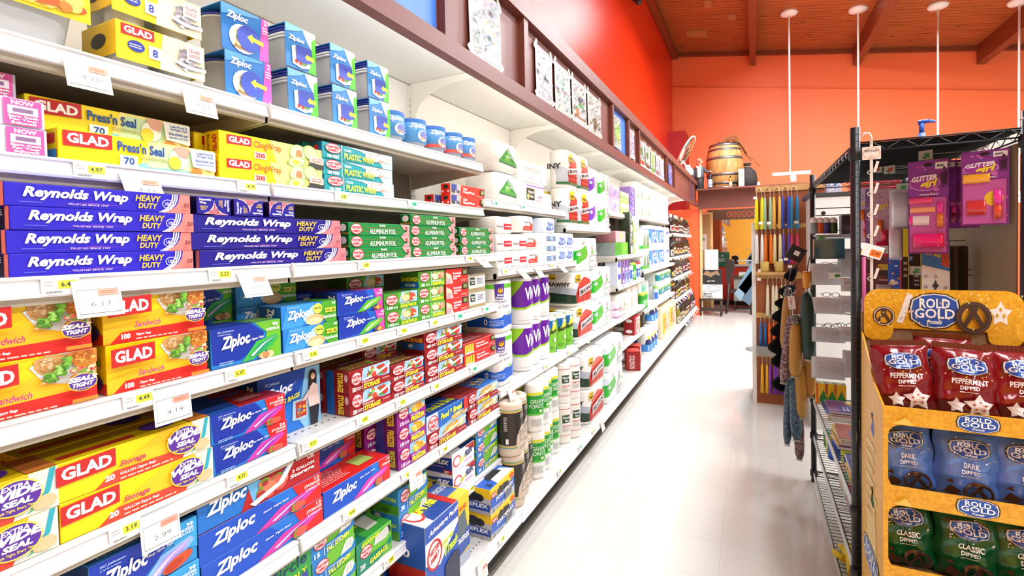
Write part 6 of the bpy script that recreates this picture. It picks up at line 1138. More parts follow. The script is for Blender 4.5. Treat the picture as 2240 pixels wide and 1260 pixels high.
def k_wtag():
    return MB().box(0, .001, -.028, .028, -.075, 0, paper_m).build('wine_tag')
KINDS['wtag'] = k_wtag
wr = random.Random(4)
for z, d in ((1.67, MID), (1.29, MID), (.946, MID), (.57, MID), (.215, BASE)):
    for k in range(9 if d == MID and z > 1 else 12):
        y = 8.33 + k * (2.25 / (9 if d == MID and z > 1 else 12)) + wr.uniform(0, .06)
        put('wtag', (-d + .0015, y, z - .004), 'white paper price tag hanging below the wine bottles', 'price tag', 'wine price tags', rot=(wr.uniform(-.35, .35), -.75 + wr.uniform(-.2, .2), 0))
# wire clips at the rail joints
def k_clip():
    mb = MB(); mb.tube([(.004, 0, .004), (.008, 0, -.01), (.006, .002, -.03), (.001, 0, -.042)], .0022, mat('D8D6CC', .3, metal=.4)); return mb.build('rail_joint_clip')
KINDS['clip'] = k_clip
for z, d, nm in [SH[k] for k in ('T', 'S2', 'S3', 'S4', 'S5', 'S6')]: put('clip', (-d, UY[1], z), 'small wire clip over the rail joint of the ' + nm, 'clip', 'rail joint clips')

# ================================================================ drawings on the fascia
def drawing(y0, y1, z0, z1, bg, cols, label, seed, tape=True, curl=.012, scene=()):
    w, h = y1 - y0, z1 - z0; n = 8
    r = empty('drawing', (FX - .0335, (y0 + y1) / 2, z0)); tag(r, label, 'drawing', 'children\'s drawings on the fascia')
    f = lambda u, v, e: (.004 + e + curl * ((u / w - .5) ** 2 * 2 + .4 * (1 - v / h) ** 2), u - w / 2, v)
    mb = MB(); pm = mat('%02X%02X%02X' % tuple(int(int(bg[i:i + 2], 16) * .74) for i in (0, 2, 4)), .6)
    for i in range(n):
        for j in range(4):
            q = [(w * (i + a) / n, h * (j + b) / 4) for a, b in ((0, 0), (1, 0), (1, 1), (0, 1))]
            mb.add([f(u, v, 0) for u, v in q], [(0, 1, 2, 3)], pm, True)
    p = mb.build('paper', r, fix=False)
    rn = random.Random(seed); sp = list(scene)
    for _ in range(70):
        c = rn.choice(cols); x, y = rn.uniform(.08, .9), rn.uniform(.08, .9); a = rn.uniform(-.6, .6); L = rn.uniform(.04, .16)
        sp.append(('p', [(x, y), (x + .03, y), (min(.97, x + L * cos(a) + .03), min(.96, max(.03, y + L * sin(a) + .03))), (min(.95, x + L * cos(a)), min(.96, max(.03, y + L * sin(a) + .03)))], c))
    for _ in range(8): sp.append(('e', rn.uniform(.15, .85), rn.uniform(.15, .85), rn.uniform(.02, .07), rn.uniform(.02, .05), rn.choice(cols)))
    art(MB_(p, 'crayon_marks'), sp, w, h, f, su=w / n, sv=h / 4, eps=.00035 / max(1, len(sp) / 30)); flush()
    if tape:
        tm = mat('EDE8DA', .4, alpha=.7)
        for u, v, a in ((.02, .02, .8), (.97, .02, -.8), (.03, .98, -.6), (.97, .97, .6)):
            mb = MB(); mb.box(-.0003, .0003, -.011, .011, -.03, .03, tm); mb.build('tape', r, (f(u * w, v * h, 0)[0] + .001, u * w - w / 2, v * h), (a, 0, 0))
PAL = ['5A7AD0', '8A6AC0', '4AA04A', 'C84A8A', 'E0A03A', '3A4A5A', '8AC86A']
drawing(1.74, 2.02, 2.315, 2.62, 'F4F2F4', PAL, 'crayon drawing of a bridge and flowers, blue and pink, large first sheet', 1, scene=[('p', [(.15, .5), (.5, .42), (.9, .22), (.9, .26), (.5, .47), (.15, .55)], '3A7A4A'), ('p', [(.35, .55), (.85, .35), (.9, .5), (.6, .6)], 'E8E08A'), ('p', [(.5, .75), (.58, .72), (.55, .92)], 'D05AA0'), ('p', [(.5, .05), (.9, .05), (.9, .3), (.55, .35)], '9AA8E0')])
drawing(2.42, 2.66, 2.315, 2.60, 'F1EFF3', ['8AB88A', 'B090D0', 'A8B8E0', 'D0A0C8', 'C8D8A8'], 'pale pastel crayon drawing, first of the four in a row', 2)
drawing(2.70, 2.97, 2.315, 2.60, 'EDF1EA', ['7AC08A', 'C08AC0', '8AA8D8', 'B0D0A0'], 'pale drawing with green hills and pink line, second of four', 3, scene=[('p', [(.05, .5), (.3, .72), (.6, .6), (.95, .75), (.95, .5)], 'B0D8B4'), ('r', .05, .46, .95, .485, 'C86AA0')])
drawing(3.00, 3.30, 2.315, 2.60, 'F3F2EE', ['2A2A6A', '2A8A3A', 'D06A2A', '6A4A2A'], 'drawing with orange and green blocks, third of four', 4, scene=[('r', .3, .15, .5, .38, 'D8702A'), ('p', [(.45, .45), (.6, .55), (.85, .5), (.85, .42)], '2A9A4A'), ('r', .15, .15, .9, .2, '9A5A2A')])
drawing(3.33, 3.66, 2.315, 2.60, 'EFEDE4', ['5A4A2A', '8A7A3A', '3A3A2A', 'A89A5A'], 'brown brush drawing, fourth of the four in a row', 5, scene=[('p', [(.5, .05), (.8, .3), (.65, .5), (.45, .3)], '6A5A3A')])
drawing(4.05, 4.28, 2.33, 2.60, 'E4EAD8', ['4A8A3A', '7ABA5A', 'C85A4A', '3A5A2A'], 'green drawing mounted on a bright blue panel', 6, tape=False, scene=[('p', [(.1, .3), (.9, .25), (.9, .7), (.4, .8)], 'A8D07A')])
drawing(4.62, 4.82, 2.33, 2.60, 'EEEAF2', ['8A6AC0', '5A7AD0', 'C04A8A'], 'small violet drawing alone in its bay', 7)
yy = 5.06
for i, (bg, c, nm) in enumerate((('F2F0EC', ['2A7A3A', 'D0502A'], 'with a green tree'), ('EEEDE8', ['2A8A4A', 'E07A3A', '4A3A2A'], 'with orange ground'), ('E0E6C8', ['8AAA4A', '5A8A3A'], 'on pale green paper'), ('F0EEF0', ['8A8AA0', 'A05A6A'], 'in grey pencil'), ('F3F2F2', ['B0B0B8', '8A9AB0'], 'nearly blank'))):
    drawing(yy, yy + .27, 2.315, 2.58, bg, c, 'drawing %s in the bay of five, %s from the aisle start' % (nm, OR[i]), 20 + i, scene=[('e', .5, .6, .2, .16, c[0]), ('r', .1, .1, .9, .25, c[-1])]); yy += .31
drawing(6.95, 7.25, 2.33, 2.60, '7A8ADC', ['E0B04A', '3A3A5A', 'F0F0F4', '2A5ADC'], 'blue drawing with a yellow figure near the far end', 30, tape=False)
drawing(9.5, 9.85, 2.32, 2.62, '6A50A8', ['3A2A7A', '1A1A3A'], 'purple drawing near the aisle corner', 31, tape=False)
for y0, y1, nm in ((.41, 1.525, 'large bright blue panel in the fascia bay at the frame top'), (3.99, 4.49, 'bright blue panel in the fascia bay behind the green drawing')):
    tag(MB().box(FX - .0345, FX - .0335, y0, y1, 2.305, 2.645, mat('3F7FE0', .45)).build('blue_poster'), nm, 'panel', 'blue fascia panels')

# ================================================================ pendants
for i, (px, py) in enumerate(((1726, 27), (1877, 19), (2052, 11), (2230, 2))):
    d = _ray(px, py); o = Vector((0, 0, 1.53)); t = (6.27 - .163 * 1.8 - 1.53) / (d.z + .163 * d.x); p = o + d * t
    zb = atY(1730, 376, p.y).z if i == 0 else 2.25
    r = empty('pendant_lamp', p); tag(r, 'white pendant lamp on a thin rod, %s from the red wall' % OR[i], 'lamp', 'pendant lamps')
    pm = mat('F3EFE6', .35)
    MB().lathe([(.02, -.07), (.13, -.05), (.15, -.02), (.15, .02)], pm, 20).build('ceiling_rose', r)
    MB().tube([(0, 0, -.04), (0, 0, zb - p.z)], .016, pm).build('rod', r)
    b = MB().box(-.30, .34, -.035, .035, zb - p.z - .06, zb - p.z, pm).build('track_bar', r)
    MB().lathe([(.05, 0), (.06, -.11), (.05, -.115)], pm, 14, (.05, 0, zb - p.z - .06)).build('spot_head', b)
    MB().lathe([(.001, -.116), (.048, -.116), (.048, -.112)], mat('FFF4DC', .3, emit=14), 14, (.05, 0, zb - p.z - .06)).build('bulb', b)

# ================================================================ things on the brown ledge
LZ = 2.5705
hoop_m = mat('8A8D92', .35, metal=.85); stave_m = nodemat('barrel_oak', noise_mix(10, 'A87A42', 'D2A564', stretch=(3, 3, .5)), .5)
bp = atY(1585, 400, 11.05)
r = empty('wine_barrel', (bp.x, 11.05, LZ)); tag(r, 'oak wine barrel with grey metal hoops standing on the brown ledge', 'barrel')
prof = [(.28 + .075 * sin(pi * t / 16) , .92 * t / 16) for t in range(17)]
MB().lathe([(.0005, .03)] + [(.26, .03), (.28, 0)] + prof[1:-1] + [(.28, .92), (.26, .92), (.26, .89), (.0005, .89)], stave_m, 36).build('staves', r)
for z0, z1 in ((.0, .05), (.10, .14), (.27, .32), (.60, .65), (.78, .82), (.87, .92)):
    R = lambda z: .283 + .075 * sin(pi * z / .92)
    MB().lathe([(R(z0), z0), (R((z0 + z1) / 2) + .002, (z0 + z1) / 2), (R(z1), z1)], hoop_m, 36).build('hoop', r)
vr = random.Random(3); vm = mat('8A5A2A', .7)
v = empty('dried_vine', (bp.x, 11.05, LZ + .925)); tag(v, 'dried brown grape vine trailing over the barrel top and down', 'vine')
for k in range(7):
    pts = []; x, y, z = -.12 + .05 * k, vr.uniform(-.1, .1), .02
    for s in range(14):
        pts.append((x, y, z)); x += vr.uniform(.01, .055); y += vr.uniform(-.04, .03); z += vr.uniform(-.02, .06) if x < .22 else vr.uniform(-.09, -.02)
        y = max(-.35, min(.3, y)); z = max(.015, z) if x < .3 else z
    MB().tube(pts, [.019 - .0008 * s for s in range(14)], vm, n=6).build('stem', v)
def bottle(name, x, y, z, s, glass, lab, label, cat, capc='1A1A1A'):
    mb = MB(); mb.lathe([(a * s, b * s) for a, b in ((.034, 0), (.0375, .004), (.0375, .185), (.035, .2), (.022, .225), (.0155, .245), (.0145, .292))], mat(glass, .12, coat=.3), 18)
    o = mb.build(name, None, (x, y, z))
    MB().lathe([(.0152 * s, .246 * s), (.0165 * s, .304 * s), (.012 * s, .306 * s)], mat(capc, .35), 14).build('cap', o)
    R = .0375 * s; art(MB_(o, 'label'), [('r', .12, .15, .62, .85, lab), ('r', .2, .3, .5, .4, '8A8A8A')], 2 * pi * R, .185 * s, lambda u, v, e: ((R + e) * cos(u / R - pi), (R + e) * sin(u / R - pi), v), su=R / 3); flush()
    tag(o, label, cat); return o
p = atY(1553, 405, 10.62); bottle('large_bottle', p.x, 10.62, LZ, 1.22, '14121C', 'AEBEDC', 'large black wine bottle with pale blue label beside the statuette', 'bottle')
p = atY(1598, 405, 10.60); bottle('spirit_bottle', p.x, 10.60, LZ, .78, 'B07A1E', 'E8DCB8', 'small amber spirit bottle with cream label before the barrel', 'bottle')
p = atY(1654, 405, 10.9); bottle('beer_bottle', p.x, 10.9, LZ, .8, '4A1E0C', '3A1A0A', 'brown bottle at the ledge end above the candles', 'bottle', '2A1206')
p = atY(1635, 400, 10.74); r = empty('dark_sack', (p.x, 10.74, LZ)); tag(r, 'dark grey cloth sack slumped on the ledge behind the pale box', 'sack')
MB().lathe([(.14, 0), (.17, .04), (.175, .18), (.15, .30), (.07, .38), (.05, .41)], nodemat('sack_cloth', noise_mix(30, '241E1E', '3A3230', bump=.6), .8), 20).build('bag', r); MB().lathe([(.05, .41), (.075, .46), (.06, .47)], mat('2E2622', .8), 16).build('neck', r); MB().tube([(.055 * cos(a * .42), .055 * sin(a * .42), .405) for a in range(16)], .006, mat('B89A6A', .7)).build('cord', r)
p = atY(1622, 408, 10.48); tag(carton('gift_carton', .10, .33, .1, 'CFC4B0', front=[('l', .2, .6, .8, .75, 2, '6A5A4A')], end=[('l', .2, .55, .85, .75, 3, '5A4A3A'), ('r', .3, .3, .6, .32, '8A7A6A')], end_col='D8CDB8'), 'tall pale bottle carton on the ledge before the dark sack', 'box').location = (p.x, 10.48, LZ)
tag(carton('white_carton', .12, .09, .14, 'E6E4E0'), 'small white box at the far ledge end by the brown bottle', 'box').location = (atY(1650, 400, 10.85).x + .03, 10.8, LZ)
# waiter statuette
p = atY(1530, 408, 10.68)
w_ = empty('waiter_statuette', (p.x, 10.68, LZ)); tag(w_, 'painted statuette of a waiter in grey jacket on the brown ledge', 'statuette')
def oval(a, b, n=16, cx=0, cy=0): return [(cx + a * cos(2 * pi * i / n), cy + b * sin(2 * pi * i / n)) for i in range(n)]
mb = MB(); loft(mb, [(oval(.085, .07), 0), (oval(.085, .075), .02), (oval(.075, .065), .12), (oval(.09, .07), .25), (oval(.082, .065), .30), (oval(.10, .07), .40), (oval(.095, .065), .45), (oval(.045, .04), .475), (oval(.032, .034), .495), (oval(.045, .05), .515), (oval(.06, .066), .55), (oval(.062, .068), .585), (oval(.045, .05), .62), (oval(.012, .014), .636)], mat('D8A488', .5)); mb.build('body', w_)
mb = MB(); loft(mb, [(oval(.09, .075), .0), (oval(.089, .079), .02), (oval(.08, .07), .12), (oval(.094, .075), .26)], mat('17171A', .6), True, True); mb.build('apron', w_)
mb = MB(); loft(mb, [(oval(.098, .078), .24), (oval(.09, .072), .30), (oval(.106, .076), .40), (oval(.10, .07), .455), (oval(.05, .045), .478)], mat('55585E', .6), True, True)
mb.tube([(.09, -.01, .43), (.13, -.03, .36), (.20, -.06, .35)], [.034, .03, .024], mat('55585E', .6), n=10); mb.tube([(-.09, 0, .43), (-.12, -.02, .34), (-.10, -.06, .26)], [.034, .03, .026], mat('55585E', .6), n=10); mb.build('jacket', w_)
mb = MB(); mb.prism([(-.02, .25), (.03, .25), (.045, .46), (-.035, .46)], 'y', -.082, -.070, mat('E6E4DE', .6)); mb.build('shirt_front', w_)
for sx in (-1, 1): MB().prism([(.004, .46), (sx * .05 + .004, .48), (sx * .05 + .004, .445)], 'y', -.083, -.075, mat('EDEDEA', .6)).build('bow_tie', w_)
mb = MB(); mb.lathe([(.002, -.016), (.012, -.012), (.016, 0), (.012, .012), (.002, .016)], mat('C84A3A', .4), 12, (.012, -.075, .565)); mb.build('nose', w_)
for sx in (-.02, .038):
    MB().tube([(sx + .017 * cos(a), -.07, .585 + .015 * sin(a)) for a in [2 * pi * k / 12 for k in range(12)]], .003, mat('1A1A1A', .4), closed=True, n=5).build('spectacle_rim', w_)
MB().tube([(-.018, -.068, .535), (.01, -.072, .53), (.034, -.068, .536)], .004, mat('8A2A2A', .5), n=6).build('mouth', w_)
for sx in (-1, 1): MB().lathe([(.002, 0), (.012, .004), (.014, .014), (.008, .024), (.001, .026)], mat('D8A488', .5), 10, (sx * .064, 0, .552)).build('ear', w_)
for k in range(5): MB().tube([(.20, -.06 + .008 * (k - 2), .35), (.225, -.062 + .011 * (k - 2), .352 - .004 * abs(k - 2)), (.245 - .005 * abs(k - 2), -.062 + .012 * (k - 2), .345)], [.006, .0055, .004], mat('D8A488', .5), n=6).build('finger', w_)
MB().lathe([(.024, -.014), (.026, 0), (.018, .012)], mat('D8A488', .5), 10, (.205, -.06, .35)).build('hand', w_)
for sx in (-.04, .04): MB().lathe([(.02, 0), (.045, .004), (.04, .03), (.01, .04)], mat('121212', .3), 12, (sx, -.05, 0)).build('shoe', w_)
# round convex mirror at the fascia end
c = atX(1498, 330, -1.06); c0 = atX(1512, 400, -1.06)
r = empty('convex_mirror', (-1.04, 9.15, 3.11), Vector((.86, -.06, -.50)).to_track_quat('Z', 'Y').to_euler()); r.scale = (.84, .84, .84); tag(r, 'round tilted security mirror on a white bracket above the fascia', 'mirror')
MB().lathe([(.001, .075), (.12, .068), (.24, .045), (.325, .01), (.33, 0)], mat('D8D4CC', .04, metal=1.0), 36).build('mirror_glass', r)
MB().lathe([(.325, .012), (.345, .01), (.345, -.012), (.325, -.012)], mat('D8CFC0', .35), 36).build('rim', r)
R3 = r.rotation_euler.to_matrix().inverted(); Lc = lambda *q: tuple(R3 @ (Vector(q) - r.location) / .84)
MB().tube([(0, 0, -.01), (0, 0, -.08), Lc(-1.14, 9.15, 3.08), Lc(-1.05, 9.15, 2.85), Lc(-1.03, 9.15, 2.7305)], .018, mat('E8E8E6', .4)).build('bracket', r)
r = empty('white_bundle', (-1.05, 9.55, 2.731)); r.scale = (.62, .62, .8); tag(r, 'white rounded bundle lying on the fascia top by the mirror', 'bundle')
MB().lathe([(.05, 0), (.12, .02), (.14, .09), (.10, .17), (.03, .20)], mat('EDEBE6', .6), 18).build('cloth', r); MB().box(-.05, .05, -.1, .02, .19, .24, mat('F4F2EE', .5)).build('folded_corner', r)
# small camera up on the red wall
p = atX(1385, 1, -1.78); r = empty('wall_spotlight', p); tag(r, 'small dark spotlight fixed high on the red wall', 'light')
MB().tube([(0, 0, 0), (.05, 0, -.02)], .02, mat('2A2A2A', .4)).build('arm', r); MB().lathe([(.02, -.06), (.05, -.05), (.05, .05), (.02, .06)], mat('3A3634', .3), 14, (.09, 0, -.03)).build('head', r)
# ================================================================ candle board
CY = 5.15
oakr = nodemat('oak_rail', noise_mix(16, 'B98B4E', 'D2A766', stretch=(.6, 5, 5)), .5)
board_m = nodemat('candle_panel', noise_mix(8, '8E4A22', '9C552A'), .5)
a = atY(1652, 405, CY); zt = a.z; X0 = a.x; X1 = .58
r = empty('candle_stand', (0, 0, 0)); tag(r, 'brown panel stand with oak peg rails holding pairs of candles', 'display stand')
MB().box(X0, X1, CY + .012, CY + .04, 0.0, zt - .01, board_m).build('panel', r)
MB().box(X0 - .035, X0, CY + .01, CY + .5, 0.0, zt - .35, mat('E9E7E2', .5)).build('side_panel', r)
def rail(y0, y1, nm='peg_rail', x0=X0, x1=X1, dep=.02, m=oakr):
    za, zb = atY(1690, y1, CY).z, atY(1690, y0, CY).z
    return MB().box(x0, x1, CY - dep + .012, CY + .012, za, zb, m).build(nm, r), za, zb
ROW = []
for y0, y1, xs in ((406, 419, (1661, 1679, 1699, 1718, 1737)), (490, 500, (1661, 1680, 1700, 1719, 1737)), (600, 609, (1665, 1684, 1703, 1722)), (685, 696, (1667, 1686)), (776, 782, (1670, 1687, 1703))):
    o, za, zb = rail(y0, y1); zz = (za + zb) / 2; ROW.append(zz)
    for px in xs:
        x = atY(px, y0, CY).x; MB().tube([(x, CY - .01, zz), (x, CY - .045, zz + .006)], .007, oakr).build('peg', o)
rail(594, 600, 'candle_shelf', dep=.12, x1=X0 + .36)
o, za, zb = rail(757, 776, 'grey_tray', dep=.10, m=mat('8F8E86', .5), x1=X0 + .4)
def k_candle(col):
    def f():
        r = empty('candle_pair'); cm = mat(col, .35)
        for s in (-1, 1):
            mb = MB(); mb.tube([(s * .0225, 0, -.085), (s * .0227, 0, -.10), (s * .0229, 0, -.13), (s * .0235, 0, -.38)], [.004, .0095, .0125, .0185], cm, n=14); mb.build('candle', r)
        MB().tube([(-.0225, 0, -.088), (-.021, 0, -.03), (-.012, -.004, -.004), (0, -.005, .004), (.012, -.004, -.004), (.021, 0, -.03), (.0225, 0, -.088)], .002, mat('E8E4D8', .7), n=5).build('wick', r)
        return r
    return f
def candle(col, px, row, nm, sc=1.0, ln=1.0):
    key = 'c' + col
    if key not in KINDS: KINDS[key] = k_candle(col)
    x = atY(px, 500, CY).x
    put(key, (x, CY - .032, ROW[row] + .008), '%s taper candle pair hanging from the %s peg rail' % (nm, ('top', 'second', 'third', 'fourth', 'lowest')[row]), 'candles', 'taper candle pairs', scale=(sc, sc, ln))
for px, c, n in zip((1661, 1679, 1699, 1718, 1737), ('F2E81A', 'A2C4A0', 'F2B850', '2E4AB0', '1F7AA8'), ('bright yellow', 'sage green', 'apricot', 'royal blue', 'teal blue')): candle(c, px, 0, n)
for px, c, n in zip((1661, 1680, 1700, 1719, 1737), ('F2F2F4', 'F07A22', 'EEE0A8', '5A48A8', 'D83A6A'), ('white', 'orange', 'cream', 'violet', 'rose pink')): candle(c, px, 1, n, .95, .92)
for i, px in enumerate((1684, 1703, 1722)): candle('EADFC0', px, 2, 'ivory, %s,' % OR[i], .95, .98)
candle('2A66B0', 1667, 3, 'blue', .8, .8); candle('F2641A', 1686, 3, 'bright orange', .8, .8)
candle('F2B41A', 1670, 4, 'golden yellow', .85, .92); candle('8A3AB8', 1687, 4, 'purple', .85, .92); candle('7A34A8', 1703, 4, 'dark purple, half hidden,', .85, .92)
for px, n in ((1673, 'first'), (1704, 'second')):
    p = atY(px, 594, CY - .05); o = MB().lathe([(.005, 0), (.034, 0), (.036, .004), (.036, .088), (.03, .092), (.004, .088)], mat('C9A857', .5), 18).build('pillar_candle', None, (p.x, CY - .05, p.z))
    MB().tube([(0, 0, .088), (.001, 0, .10)], .0015, mat('4A3A2A', .8), n=5).build('wick', o); tag(o, 'tan pillar candle on the little oak shelf, %s from the panel edge' % n, 'candle')
for i, (px, py) in enumerate(((1664, 488), (1682, 488), (1742, 486), (1708, 569), (1719, 567), (1698, 581), (1728, 583), (1652, 433), (1662, 592), (1660, 611))):
    p = atY(px, py, CY - .06); tg = MB().box(-.016, .016, -.0006, .0006, -.012, .012, paper_m).build('candle_tag', None, p); tag(tg, 'tiny white price tag on the candle stand', 'price tag', 'candle price tags')

# ================================================================ black wire rack
RX0, RX1, RY0, RY1, RZT = .335, .795, 2.165, 3.60, 1.93
blk = mat('17181A', .38); wire = mat('202124', .35, metal=.3); groove = mat('33353A', .35)
rk = empty('wire_rack'); tag(rk, 'black wire shelving rack with round posts along the aisle', 'rack')
for x in (RX0, RX1):
    for y in (RY0, RY1):
        mb = MB(); mb.tube([(x, y, .0), (x, y, RZT)], .0155, blk, n=18); k = 0
        while .05 + k * .0254 < RZT - .02:
            z = .05 + k * .0254; mb.lathe([(.0157, z), (.0160, z + .001), (.0157, z + .002)], groove, 18, (x, y, 0)); k += 1
        p = mb.build('post', rk)
        for z in (RZT - .09, .53, .30, .06): MB().lathe([(.0165, -.028), (.021, -.024), (.021, .01), (.0165, .014)], blk, 18, (x, y, z)).build('collar', p)
def wshelf(z, liner=False, nw=44):
    s = MB()
    for zz in (z, z - .03):
        for a, b in (((RX0, RY0), (RX1, RY0)), ((RX0, RY1), (RX1, RY1)), ((RX0, RY0), (RX0, RY1)), ((RX1, RY0), (RX1, RY1))):
            s.tube([(a[0], a[1], zz), (b[0], b[1], zz)], .0032, wire, n=6)
    for a, b in (((RX0, RY0), (RX1, RY0)), ((RX0, RY1), (RX1, RY1)), ((RX0, RY0), (RX0, RY1)), ((RX1, RY0), (RX1, RY1))):
        L = Vector((b[0] - a[0], b[1] - a[1], 0)); n = max(6, int(L.length / .045)); pts = []
        for i in range(n + 1):
            q = Vector((a[0], a[1], 0)) + L * (i / n); pts.append((q.x, q.y, z - .03 + (.03 if i % 2 else 0)))
        s.tube(pts, .002, wire, n=5)
    for i in range(nw):
        y = RY0 + (RY1 - RY0) * (i + .5) / nw; s.tube([(RX0, y, z + .002), (RX1, y, z + .002)], .0016, wire, n=5, cap=False)
    for x in (RX0 + .15, RX0 + .31): s.tube([(x, RY0, z - .002), (x, RY1, z - .002)], .0025, wire, n=5)
    o = s.build('wire_shelf', rk)
    if liner: MB().box(RX0 + .01, RX1 - .01, RY0 + .01, RY1 - .01, z - .006, z - .002, mat('050505', .9, spec=.1)).build('liner', o)
    return o
wshelf(1.875, True); wshelf(.535); wshelf(.30); wshelf(.065)
for z in (.535, .30, .065): MB().box(RX0 - .006, RX0 - .002, RY0 + .05, RY1 - .04, z - .028, z + .004, mat('C9CCCE', .35)).build('label_rail', rk)
for z in (1.72, 1.676, 1.583, 1.543, 1.535, 1.352, 1.343, 1.162, 1.155, 1.067, .972, .79, .78): MB().tube([(RX0, RY1 + .012, z), (RX1, RY1 + .012, z)], .0035, wire, n=6).build('end_wire', rk)
peg_b = nodemat('pegboard', None or (lambda N, L, b: (
    (lambda tc, mp, vo, r: (L.new(tc.outputs['Object'], mp.inputs[0]), L.new(mp.outputs[0], vo.inputs['Vector']), L.new(vo.outputs['Distance'], r.inputs[0]), L.new(r.outputs[0], b.inputs['Base Color'])))
    (N.new('ShaderNodeTexCoord'), N.new('ShaderNodeMapping'), N.new('ShaderNodeTexVoronoi'), N.new('ShaderNodeValToRGB')))), .6)
for nd in peg_b.node_tree.nodes:
    if nd.type == 'TEX_VORONOI': nd.inputs['Scale'].default_value = 39.37; nd.inputs['Randomness'].default_value = 0.0
    if nd.type == 'VALTORGB': nd.color_ramp.elements[0].position = .10; nd.color_ramp.elements[1].position = .13; nd.color_ramp.elements[0].color = lin('3A3020'); nd.color_ramp.elements[1].color = lin('8C7A5A')
PX = .775
pb = MB().box(PX, PX + .006, RY0 + .02, RY1 - .03, .45, 1.83, peg_b).build('pegboard'); tag(pb, 'tan perforated pegboard fixed inside the black wire rack', 'pegboard')
# zip ties, pump bottle, white tray on the rack top
for z in (1.905, 1.84):
    MB().lathe([(.0175, -.003), (.019, 0), (.0175, .003)], mat('D8D8D8', .4), 16, (RX1 - .03 * 0, RY0, z)).build('zip_tie', rk)
p = atY(2016, 270, 2.6); q = empty('pump_bottle', (p.x, 2.6, 1.8772)); tag(q, 'blue pump dispenser bottle on top of the black rack', 'bottle')
h = p.z - 1.8772; MB().lathe([(.001, 0), (.032, 0), (.034, .01), (.034, max(.02, h - .09)), (.012, max(.03, h - .07)), (.012, h - .04)], mat('7A9ADC', .3), 16).build('bottle', q)
MB().tube([(0, 0, h - .04), (0, 0, h)], .009, mat('3A6AD8', .3)).build('pump_stem', q); MB().tube([(-.012, 0, h + .004), (.02, 0, h + .008), (.045, 0, h + .002)], [.009, .008, .004], mat('3A6AD8', .3)).build('nozzle', q)
p = atY(2185, 262, 2.7); q = empty('white_tray', (p.x + .06, 2.7, 1.8772)); tag(q, 'white plastic tray lying on top of the black rack', 'tray')
MB().box(-.14, .14, -.16, .16, 0, .045, mat('F0F0EE', .4)).build('tray', q); MB().box(-.145, .145, -.165, .165, .045, .055, mat('F4F4F2', .4)).build('rim', q)
# ---- hooks and carded toys
hook_m = mat('A8A49A', .3, metal=.8)
def hook(x, y, z, L=.26, label='', tagc='4AA04A'):
    h = empty('peg_hook', (x, y, z)); tag(h, label, 'hook')
    MB().tube([(PX - x, 0, 0), (0, 0, 0), (-.012, 0, .012)], .0026, hook_m, n=6).build('wire', h)
    MB().tube([(PX - x, 0, .022), (.012, 0, .022)], .0022, hook_m, n=6).build('tag_wire', h)
    t = MB().box(-.002, .0, -.022, .022, .0, .036, mat('C9C8B4', .4)); t.box(-.0035, -.002, -.012, .004, .008, .026, mat(tagc, .4)); t.build('tag_holder', h).rotation_euler = (0, 0, radians(58))
    return h
def blister(name, w, h, col, spec, label, cat, loc, yaw, bumps=(), group=None, thick=.0015):
    """a hanging card with moulded plastic bumps; local face is -Y"""
    r = empty(name, loc, (0, 0, yaw)); tag(r, label, cat, group)
    c = MB().box(-w / 2, w / 2, 0, thick, -h, 0, mat(col, .35)).build('card', r)
    art(MB_(c, 'print'), spec, w, h, lambda u, v, e: (u - w / 2, -e, v - h)); flush()
    for bx, bz, bw, bh, bd, bc in bumps:
        mb = MB(); loft(mb, [(rr(bd, bw, min(bd, bw) * .4), -bh / 2), (rr(bd, bw, min(bd, bw) * .4), bh / 2)], mat(bc, .18, coat=.5)); o = mb.build('moulded_toy', r, (bx, -bd / 2 - .001, bz - h))
    return r
gg = [('p', [(0, 0), (0, 1), (1, 1), (1, 0)], '8A3A9A'), ('b', 0, 0, 1, 1, ['A85AB8', '7A2A8A', 'C87AD0', '6A5AC8', 'D06AB8'], 50, .06), ('r', .68, .9, .97, .97, 'F2F0EE'), ('l', .72, .91, .94, .96, 1, '4A4A4A'), ('e', .5, .95, .12, .018, '1A1016'), ('e', .42, .76, .38, .085, 'D8A8E0'), ('e', .42, .76, .36, .078, '9A3A9E'),
      ('t', 'GLITTER', .1, .775, .72, .83, WH, {'s': .25, 'b': .03, 'slope': .3}), ('t', 'girl', .28, .67, .74, .78, 'F2E02A', {'s': .25, 'b': .04, 'slope': .25}), ('l', .3, .62, .75, .65, 1, 'D8D0E0'), ('p', [(.86, .70), (.84, .8), (.78, .86), (.86, .83), (.9, .88), (.94, .84), (.99, .9), (.95, .8), (.97, .68), (.92, .76)], '2A1430'), ('e', .9, .9, .03, .018, '2A1430'), ('p', [(.05, .02), (.05, .6), (.95, .6), (.95, .02)], 'B8589A')]
gb = [(-.02, .20, .07, .022, .012, 'E84A7A'), (-.015, .165, .075, .02, .012, 'F0A070'), (.036, .17, .018, .045, .016, 'F03AA0'), (.036, .125, .02, .05, .016, 'E8823A'), (-.02, .125, .05, .035, .01, 'E8D8D8'), (-.048, .125, .014, .03, .01, 'F03A9A'), (.0, .05, .085, .05, .022, 'E8287A'), (.038, .05, .02, .05, .024, 'F01E62')]
hz = 1.822
h1 = hook(.60, 2.42, hz + .005, label='long wire hook on the pegboard carrying the purple nail kits')
blister('nail_kit_card', .118, .35, '8A3A9A', gg, 'purple and pink toy nail kit card, front one on its hook', 'toy card', (.592, 2.36, hz - .005), radians(-22), gb, 'purple nail kit cards')
